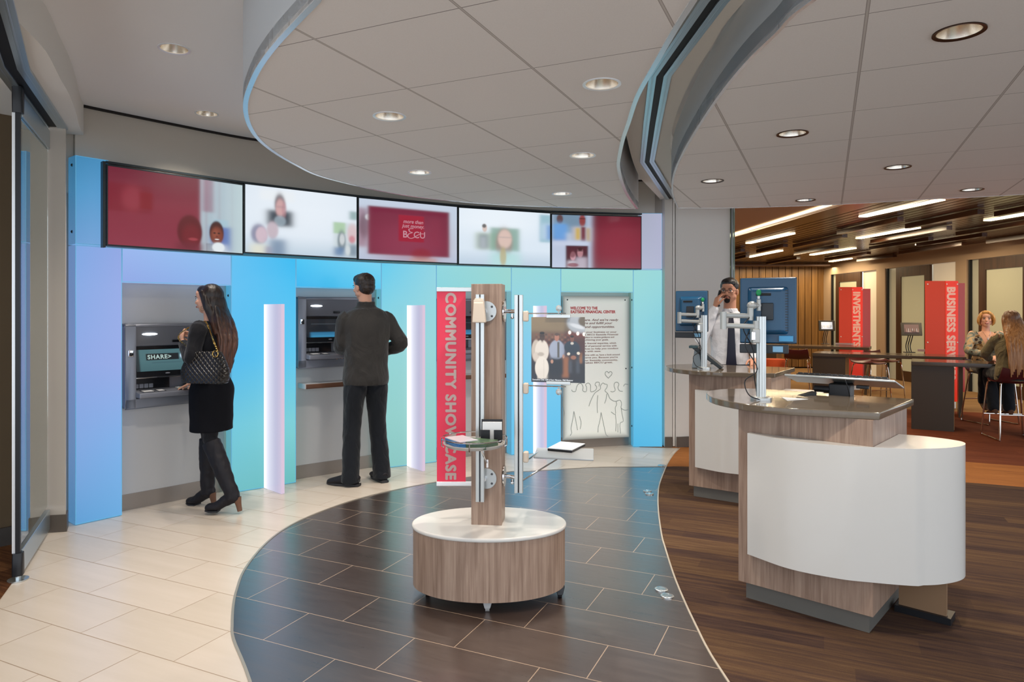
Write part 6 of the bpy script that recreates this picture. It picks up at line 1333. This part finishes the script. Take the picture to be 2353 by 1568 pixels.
    for kn, an, yaw, lift, sg in ((knL, anL, .32, 0, 1), (knR, anR, .02, 0, -1)):
        b = MB(); b.loft([kn.lerp(an, .05)+V(0, 0, .0), kn.lerp(an, .25), kn.lerp(an, .5), kn.lerp(an, .75), an+V(0, 0, .01), an+V(0, 0, -.04)], [.066, .062, .060, .052, .046, .044], [.068, .066, .064, .056, .050, .052], (1, 0, 0), 20)
        T = Matrix.Translation((an.x, an.y, an.z-.13)) @ Matrix.Rotation(yaw, 4, 'Z')
        b.loft([(0, .055, .115), (0, .02, .110), (0, -.05, .075), (0, -.115, .034), (0, -.165, .028), (0, -.185, .024)], [.026, .034, .036, .042, .034, .012], [.036, .045, .040, .032, .026, .014], (1, 0, 0), 18, M=T)
        bt = fuse(b, 'boot', M_SUEDE, root, .0055, 3, .006, 16., stretch=(1, 1, .9))
        b = MB(); b.loft([(0, .062, .002), (0, .052, .05), (0, .040, .10)], [.018, .020, .028], [.017, .021, .032], (1, 0, 0), 14, M=T); b.build('heel', M_HEEL, bt, smooth=True)
        b = MB(); b.loft([(0, -.09, .004), (0, -.14, .004), (0, -.185, .008)], [.038, .040, .016], [.007]*3, (1, 0, 0), 14, M=T, power=4.); b.build('sole', M_SOLE, bt, smooth=True)
    b = MB(); c = P(.079, .0, -.05); b.tube([c+V(0, .016*math.cos(a), .018*math.sin(a)-.012) for a in [2*PI*i/16 for i in range(16)]], .0014, 5, closed=True); b.build('earring', pbr('gold', '#d8b46a', .15, 1.), root, smooth=True)
    # the bag hangs from her left shoulder
    RW = Matrix.Translation((X, Y, 0)) @ Matrix.Rotation(rz, 4, 'Z')
    bc = V(.215, .13, 1.09); w = RW @ bc
    e = empty('handbag', (w.x, w.y, w.z-.12), rz+.10, "black quilted handbag with gold chain strap hanging from the woman's shoulder", 'handbag')
    mq, nt, out = new_mat('quilted_leather'); N = NT(nt); p = N.n('ShaderNodeBsdfPrincipled', i_Roughness=.32); p.inputs['Base Color'].default_value = S4('#15110f')
    tc = N.n('ShaderNodeTexCoord'); sp = N.n('ShaderNodeSeparateXYZ'); N.l(tc.outputs['Object'], sp.inputs[0])
    u = N.math('MULTIPLY', N.math('ADD', sp.outputs[1], sp.outputs[2]), 85.); v = N.math('MULTIPLY', N.math('SUBTRACT', sp.outputs[1], sp.outputs[2]), 85.)
    h = N.math('MINIMUM', N.math('ABSOLUTE', N.math('SINE', u)), N.math('ABSOLUTE', N.math('SINE', v))); bp = N.n('ShaderNodeBump', i_Strength=.9, i_Distance=.008); N.l(h, bp.inputs['Height']); N.l(bp.outputs[0], p.inputs['Normal']); N.l(p.outputs[0], out.inputs[0])
    b = MB(); b.loft([(0, 0, -.012), (0, 0, .0), (0, 0, .08), (0, 0, .17), (0, -.0, .215)], [.155, .175, .185, .150, .130], [.045, .052, .050, .030, .018], (0, 1, 0), 26, power=3.2)
    fuse(b, 'bag_body', mq, e, .005, 3)
    M_GOLD = MATS['gold']; b = MB(); sp_l = (RW @ (sh_l+V(-.035, .03, .055)))
    Bi = (Matrix.Translation((w.x, w.y, w.z-.12)) @ Matrix.Rotation(rz+.10, 4, 'Z')).inverted(); top = Bi @ sp_l
    hnd = Bi @ (RW @ (wr_l+V(.03, -.012, .04))); fr = Bi @ (RW @ (sh_l+V(.045, -.062, .0)))
    for s_, off_ in ((-1, -.10), (1, .10)):
        P_s = chain([V(.0, off_, .215), hnd, fr, top], 16) if s_ < 0 else chain([V(.0, off_, .215), V(.02, off_*.75, .30), V(top.x+.02, top.y+off_*.45, top.z-.06), top], 12)
        for i in range(0, len(P_s)-1, 1):
            a = P_s[i]; d = (P_s[i+1]-a).normalized(); q = d.orthogonal().normalized(); q = q if i % 2 else d.cross(q)
            b.tube([a+d*.0085*math.cos(t)+q*.005*math.sin(t) for t in [2*PI*j/8 for j in range(8)]], .0016, 5, closed=True)
    b.build('chain_strap', M_GOLD, e, smooth=True); b = MB(); b.tube([V(.03, .10+.022*math.cos(t), .20+.022*math.sin(t)) for t in [2*PI*j/18 for j in range(18)]], .004, 6, closed=True); b.build('ring_buckle', M_GOLD, e, smooth=True)
woman_black()

# ---------- the teller
def teller():
    X, Y = 2.01, 6.30; rz = -.22
    root = empty('person', (X, Y, 0), rz, 'man with glasses and goatee in white shirt and navy tie behind the far desk', 'person')
    # faces the viewer; his right hand (local -X) holds a phone to his ear
    sh_l, sh_r = V(.172, .0, 1.40), V(-.172, .0, 1.40)
    el_l, wr_l = V(.245, -.02, 1.17), V(.185, -.21, 1.045)
    el_r, wr_r = V(-.265, -.10, 1.20), V(-.140, -.115, 1.505)
    H = head_frame((-.01, -.03, 1.655), -.30, .06, .03)
    b = MB(); head(b, H); b.capsule([(0, .01, 1.45), (0, .0, 1.52), (0, -.01, 1.60)], [.060, .056, .056], n=16)
    b.loft([(0, 0, .86), (0, 0, .95), (0, .0, 1.10), (0, .0, 1.28), (0, .0, 1.40), (0, 0, 1.46)], [.12, .15, .13, .15, .145, .07], [.08, .10, .09, .10, .085, .06], (1, 0, 0), 20)
    for sh, el, wr in ((sh_l, el_l, wr_l), (sh_r, el_r, wr_r)): b.capsule([sh, sh.lerp(el, .5), el, el.lerp(wr, .5), wr], [.048, .043, .037, .033, .025])
    for sg in (-1, 1): legs_skin(b, V(sg*.09, 0, .93), V(sg*.10, -.02, .5), V(sg*.11, .02, .09))
    fingers(b, wr_l, (-.05, -1, -.16), (0, .1, -1), (-1, 0, 0), (.35, .4, .25), .98)
    fingers(b, wr_r+V(0, 0, .01), (.22, .10, .85), (.75, .35, -.1), (-.2, -1, .1), (.45, .55, .35), .98)
    fuse(b, 'body', M_SK['b'], root, .005, 3)
    lipm = pbr('lips_b', '#96584a', .5); face_parts(root, H, brow='#120d0a', lipm=lipm); short_hair(root, H, hair_mat('hair_black', '#0c0a09', '#1e1815'))
    R = H.to_3x3(); P = lambda x, y, z: H @ V(x, y, z)
    b = MB(); b.ell(P(0, -.066, -.082), (.026, .020, .022), 16, 10, rot=R); b.ell(P(0, -.090, -.066), (.012, .006, .008), 12, 8, rot=R)
    b.tube([P(-.027, -.078, -.048), P(-.014, -.0925, -.0375), P(0, -.0955, -.0365), P(.014, -.0925, -.0375), P(.027, -.078, -.048)], .0034, 6, sub=3)
    for sg in (-1, 1): b.tube([P(sg*.027, -.078, -.048), P(sg*.027, -.078, -.065), P(sg*.02, -.076, -.082)], .004, 6, sub=3)
    fuse(b, 'goatee', pbr('beard', '#15100d', .8), root, .003, 2, .001, 90.)
    e = MB()
    for sg in (-1, 1):
        w_, h_ = .025, .014; e.tube([P(sg*.033+w_*math.copysign(abs(math.cos(t))**.6, math.cos(t)), -.0945+.012*abs(math.cos(t))*(1 if math.cos(t)*sg > 0 else 0), .007+h_*math.copysign(abs(math.sin(t))**.6, math.sin(t))) for t in [2*PI*j/24 for j in range(24)]], .0019, 6, closed=True)
        e.tube([P(sg*.058, -.083, .010), P(sg*.074, -.03, .010), P(sg*.080, .015, .008)], .0017, 6)
    e.tube([P(-.009, -.0945, .010), P(0, -.099, .012), P(.009, -.0945, .010)], .0017, 6); e.build('glasses', M_BLK, root, smooth=True)
    b = MB(); b.loft([(0, 0, .93), (0, 0, 1.0), (0, .0, 1.12), (0, .0, 1.26), (0, .0, 1.36), (0, .0, 1.42), (0, 0, 1.455), (0, 0, 1.48)], [.162, .165, .168, .178, .190, .155, .100, .066], [.125, .128, .126, .130, .118, .095, .076, .062], (1, 0, 0), 28, power=2.2)
    b.capsule([V(.11, 0, 1.39), sh_l, sh_l.lerp(el_l, .5), el_l, el_l.lerp(wr_l, .6), wr_l-(wr_l-el_l)*.08], [.06, .068, .060, .056, .046, .035]); b.capsule([V(-.11, 0, 1.39), sh_r, sh_r.lerp(el_r, .5), el_r, el_r.lerp(wr_r, .6), wr_r-(wr_r-el_r)*.06], [.06, .068, .062, .060, .050, .038])
    b.lathe([(.060, 1.45), (.076, 1.455), (.068, 1.50), (.058, 1.502), (.056, 1.45)], n=26)
    fuse(b, 'shirt', M_SHIRT, root, .0065, 3, .006, 9.)
    b = MB(); b.loft([(0, -.100, 1.450), (0, -.116, 1.42), (0, -.140, 1.32), (0, -.148, 1.18), (0, -.146, 1.06), (0, -.142, .98), (0, -.14, .955)], [.018, .020, .028, .034, .040, .044, .010], [.008, .007, .005, .005, .005, .005, .003], (1, 0, 0), 12, power=3.); b.ell((0, -.104, 1.447), (.019, .013, .019), 12, 8)
    b.build('necktie', pbr('navy_tie', '#15152a', .45, spec=.5), root, smooth=True)
    b = MB(); b.loft([(0, 0, .84), (0, 0, .90), (0, 0, .97), (0, 0, 1.0)], [.168, .174, .170, .166], [.122, .130, .130, .128], (1, 0, 0), 24)
    for sg in (-1, 1): b.loft([V(sg*.09, 0, .93), V(sg*.095, 0, .7), V(sg*.10, -.01, .5), V(sg*.11, .01, .28), V(sg*.11, .02, .05)], [.09, .088, .074, .070, .072], [.10, .092, .078, .074, .076], (1, 0, 0), 20)
    tr = fuse(b, 'trousers', M_BLKCL, root, .0075, 3, .004, 9.)
    b = MB(); b.lathe([(1., .955), (1.02, .955), (1.02, .992), (1., .992)], n=40, ex=.170, ey=.130); b.build('belt', M_BLK, root, smooth=True)
    for sg in (-1, 1):
        b = MB(); b.loft([(sg*.11, .09, .04), (sg*.11, .0, .05), (sg*.115, -.10, .035), (sg*.12, -.18, .024)], [.03, .044, .048, .02], [.036, .046, .032, .018], (1, 0, 0), 16); fuse(b, 'shoe', M_SUEDE, root, .006, 2)
    RW = Matrix.Translation((X, Y, 0)) @ Matrix.Rotation(rz, 4, 'Z'); q = RW @ V(-.093, -.07, 1.60)
    e = empty('phone_handset', q, rz-.3, 'black phone handset held to his ear by the man in white shirt', 'telephone handset')
    b = MB(); b.loft([(-.0, -.055, -.075), (-.010, -.03, -.04), (-.012, -.005, .01), (-.0, .012, .06)], [.018, .014, .014, .020], [.013, .009, .009, .013], (0, 1, .2), 14); b.build('handset_body', M_BLK, e, smooth=True)
teller()

# ---------- seated women at the nearest high table
def seated(loc, rz, lab, hm, top, topm, skin, facing, hair, fem=True, lean=0., look=(0, 0)):
    root = empty('person', (loc[0], loc[1], 0), rz, lab, 'person'); SZ = .675; L = lean
    hip = SZ+.095; sh = SZ+.505; hd = SZ+.692
    H = head_frame((0, -L*.75-.025, hd), look[0], look[1])
    sh_l, sh_r = V(.155, -L*.5, sh), V(-.155, -L*.5, sh)
    if facing == 'front': el_l, wr_l, el_r, wr_r = V(.22, -.16, .965), V(.06, -.33, .905), V(-.22, -.16, .965), V(-.06, -.345, .915)
    else: el_l, wr_l, el_r, wr_r = V(.215, -.15, .98), V(.10, -.36, .895), V(-.22, -.14, .97), V(-.10, -.36, .895)
    b = MB(); head(b, H, True); b.capsule([(0, -L*.5, sh+.0), (0, -L*.6, sh+.07), (0, -L*.7-.01, sh+.15)], [.05, .045, .046], n=16)
    b.loft([(0, 0, hip-.06), (0, 0, hip+.05), (0, -L*.2, hip+.18), (0, -L*.4, hip+.30), (0, -L*.5, sh-.03), (0, -L*.5, sh+.03)], [.13, .14, .11, .14, .14, .07], [.09, .10, .08, .116, .098, .060], (1, 0, 0), 20)
    for s_, e_, w_ in ((sh_l, el_l, wr_l), (sh_r, el_r, wr_r)): b.capsule([s_, s_.lerp(e_, .5), e_, e_.lerp(w_, .5), w_], [.042, .038, .033, .029, .021])
    KN = []
    for sg in (-1, 1):
        hp, kn, an = V(sg*.085, -.0, hip-.015), V(sg*.095, -.40, SZ+.05), V(sg*.08, -.30, .33); KN.append((hp, kn, an)); legs_skin(b, hp, kn, an, .92)
    for w_, e_, sg in ((wr_l, el_l, 1), (wr_r, el_r, -1)): fingers(b, w_, w_-e_, (0, 0, -1), (-sg, 0, .2), (.4, .5, .3), .88)
    fuse(b, 'body', skin, root, .0055, 3); face_parts(root, H, True, brow='#7a5638' if facing == 'front' else '#3a2418', smile=True, lipm=pbr('lips_pink', '#c0605c', .4))
    b = MB(); b.loft([(0, .0, hip-.09), (0, 0, hip), (0, -L*.2, hip+.14), (0, -L*.35, hip+.27), (0, -L*.5, sh-.05), (0, -L*.5, sh+.0), (0, -L*.5, sh+.035)], [.180, .178, .152, .168, .168, .118, .062 if facing != 'front' else .07], [.135, .130, .115, .125, .108, .082, .058], (1, 0, 0), 26)
    for s_, e_, w_, sg in ((sh_l, el_l, wr_l, 1), (sh_r, el_r, wr_r, -1)): b.capsule([V(sg*.10, -L*.5, sh-.02), s_+V(-sg*.008, 0, -.015), s_.lerp(e_, .5), e_, e_.lerp(w_, .6), w_-(w_-e_)*.1], [.05, .056, .054, .052, .045, .034])
    if facing == 'front':
        pass
    tp = fuse(b, top, topm, root, .0055, 3, .006 if facing != 'front' else .003, 9.)
    if facing == 'front':      # deep V neckline
        bm = bmesh.new(); bm.from_mesh(tp.data)
        dl = [v for v in bm.verts if v.co.y < .045 and v.co.z > sh-.17 and abs(v.co.x) < .088*(v.co.z-(sh-.17))/.17 and v.co.z > sh-.17]
        bmesh.ops.delete(bm, geom=dl, context='VERTS'); bm.to_mesh(tp.data); bm.free(); md = tp.modifiers.new('hem', 'SOLIDIFY'); md.thickness = .004
    b = MB(); b.loft([(0, .02, hip-.10), (0, .01, hip-.04), (0, 0, hip+.05)], [.165, .175, .15], [.13, .135, .12], (1, 0, 0), 24)
    for hp, kn, an in KN: b.capsule([hp, hp.lerp(kn, .5), kn, kn.lerp(an, .5), an], [.095, .088, .070, .066, .064])
    fuse(b, 'trousers', M_JEAN, root, .0075, 3, .004, 9.)
    for hp, kn, an in KN:
        b = MB(); b.loft([an+V(0, .06, -.05), an+V(0, .02, -.045), an+V(0, -.06, -.06), an+V(0, -.13, -.085), an+V(0, -.16, -.095)], [.026, .036, .042, .038, .014], [.030, .038, .030, .020, .012], (1, 0, 0), 16); b.capsule([an, an+V(0, 0, -.05)], [.04, .036]); fuse(b, 'shoe', pbr('brown_shoe', '#5c3a24', .6), root, .0055, 2)
    P = lambda x, y, z: H @ V(x, y, z); R = H.to_3x3(); b = MB()
    b.ell(P(0, .024, .040), (.082, .092, .084), 24, 16, rot=R)
    if hair == 'bob':
        b.ell(P(0, .045, -.005), (.078, .072, .078), 20, 14, rot=R); b.loft([P(-.050, -.045, .092), P(.0, -.068, .094), P(.045, -.066, .078), P(.070, -.040, .045)], [.020, .022, .018, .012], [.014]*4, (0, 0, 1), 12)
        for sg in (-1, 1): b.loft([P(sg*.052, -.038, .080), P(sg*.081, -.024, .02), P(sg*.084, -.016, -.035), P(sg*.062, -.022, -.080)], [.020, .018, .017, .005], [.030, .038, .032, .010], (1, 0, 0), 14)
    else:
        b.ell(P(0, -.026, .078), (.055, .050, .036), 20, 12, rot=R)
        b.loft([P(0, .065, .03), P(0, .098, -.06), V(0, .12-L*.4, sh+.02), V(0, .155-L*.3, sh-.13), V(.0, .165-L*.2, sh-.27), V(0, .16-L*.1, sh-.36)], [.076, .094, .112, .108, .090, .040], [.042, .040, .034, .028, .022, .010], (1, 0, 0), 22)
        for sg in (-1, 1): b.loft([P(sg*.062, -.015, .06), P(sg*.080, .014, .0), P(sg*.084, .045, -.08), V(sg*.09, .11, sh-.03)], [.024, .03, .034, .02], [.018, .02, .024, .018], (0, 1, 0), 14)
        for i in range(13):
            x = -.10+i*.0167; b.tube(chain([V(x*.9, .13, sh+.02), V(x, .172+.006*(i % 2), sh-.12), V(x*1.02, .186, sh-.26), V(x*.9, .175, sh-.36-.03*((i*5) % 4))], 3), .008, 6)
    fuse(b, 'hair', hm, root, .005, 2, .003, 40., stretch=(1, 1, .15)); return root, H, sh
def blouse_mat():
    m, nt, out = new_mat('patterned_blouse'); N = NT(nt); b = N.n('ShaderNodeBsdfPrincipled', i_Roughness=.7); tc = N.n('ShaderNodeTexCoord')
    n1 = N.n('ShaderNodeTexNoise', i_Scale=7., i_Detail=2., i_Distortion=1.5); N.l(tc.outputs['Object'], n1.inputs['Vector'])
    v = N.n('ShaderNodeTexVoronoi', i_Scale=11.); N.l(tc.outputs['Object'], v.inputs['Vector'])
    c = N.ramp(n1.outputs[0], [(.35, S('#5c6660')), (.43, S('#8a8a80')), (.52, S('#b89a70')), (.6, S('#7a5a30')), (.68, S('#2a201c'))])
    c.node.color_ramp.interpolation = 'CONSTANT'; d = N.math('LESS_THAN', v.outputs[0], .22); N.l(N.mix(d, c, S('#33211c')), b.inputs['Base Color']); N.l(b.outputs[0], out.inputs[0]); return m
r1, H1, sh1 = seated((6.26, 9.02), -.42, 'smiling blonde woman in a patterned blouse seated facing the viewer at the high table', hair_mat('hair_blonde', '#a87038', '#d8a860'), 'blouse', blouse_mat(), M_SK['c'], 'front', 'bob', look=(-.12, -.04))
b = MB(); b.tube([V(-.045, -.045, sh1+.035), V(-.02, -.096, sh1-.02), V(0, -.108, sh1-.055), V(.02, -.096, sh1-.02), V(.045, -.045, sh1+.035)], .0018, 5, sub=3); b.ell((0, -.115, sh1-.065), (.009, .004, .012), 10, 6); b.build('necklace', pbr('silver', '#d8d8dc', .2, 1.), r1, smooth=True)
r2, H2, sh2 = seated((5.76, 7.86), PI-.28, 'woman with long light brown hair in an olive jacket seated with her back turned', hair_mat('hair_lightbrown', '#8a5a30', '#b88450', ('#4a3020', '#6e4a30'), 1.2, 1.45), 'jacket', M_OLIVE, M_SK['d'], 'back', 'long', lean=.04, look=(.2, 0))
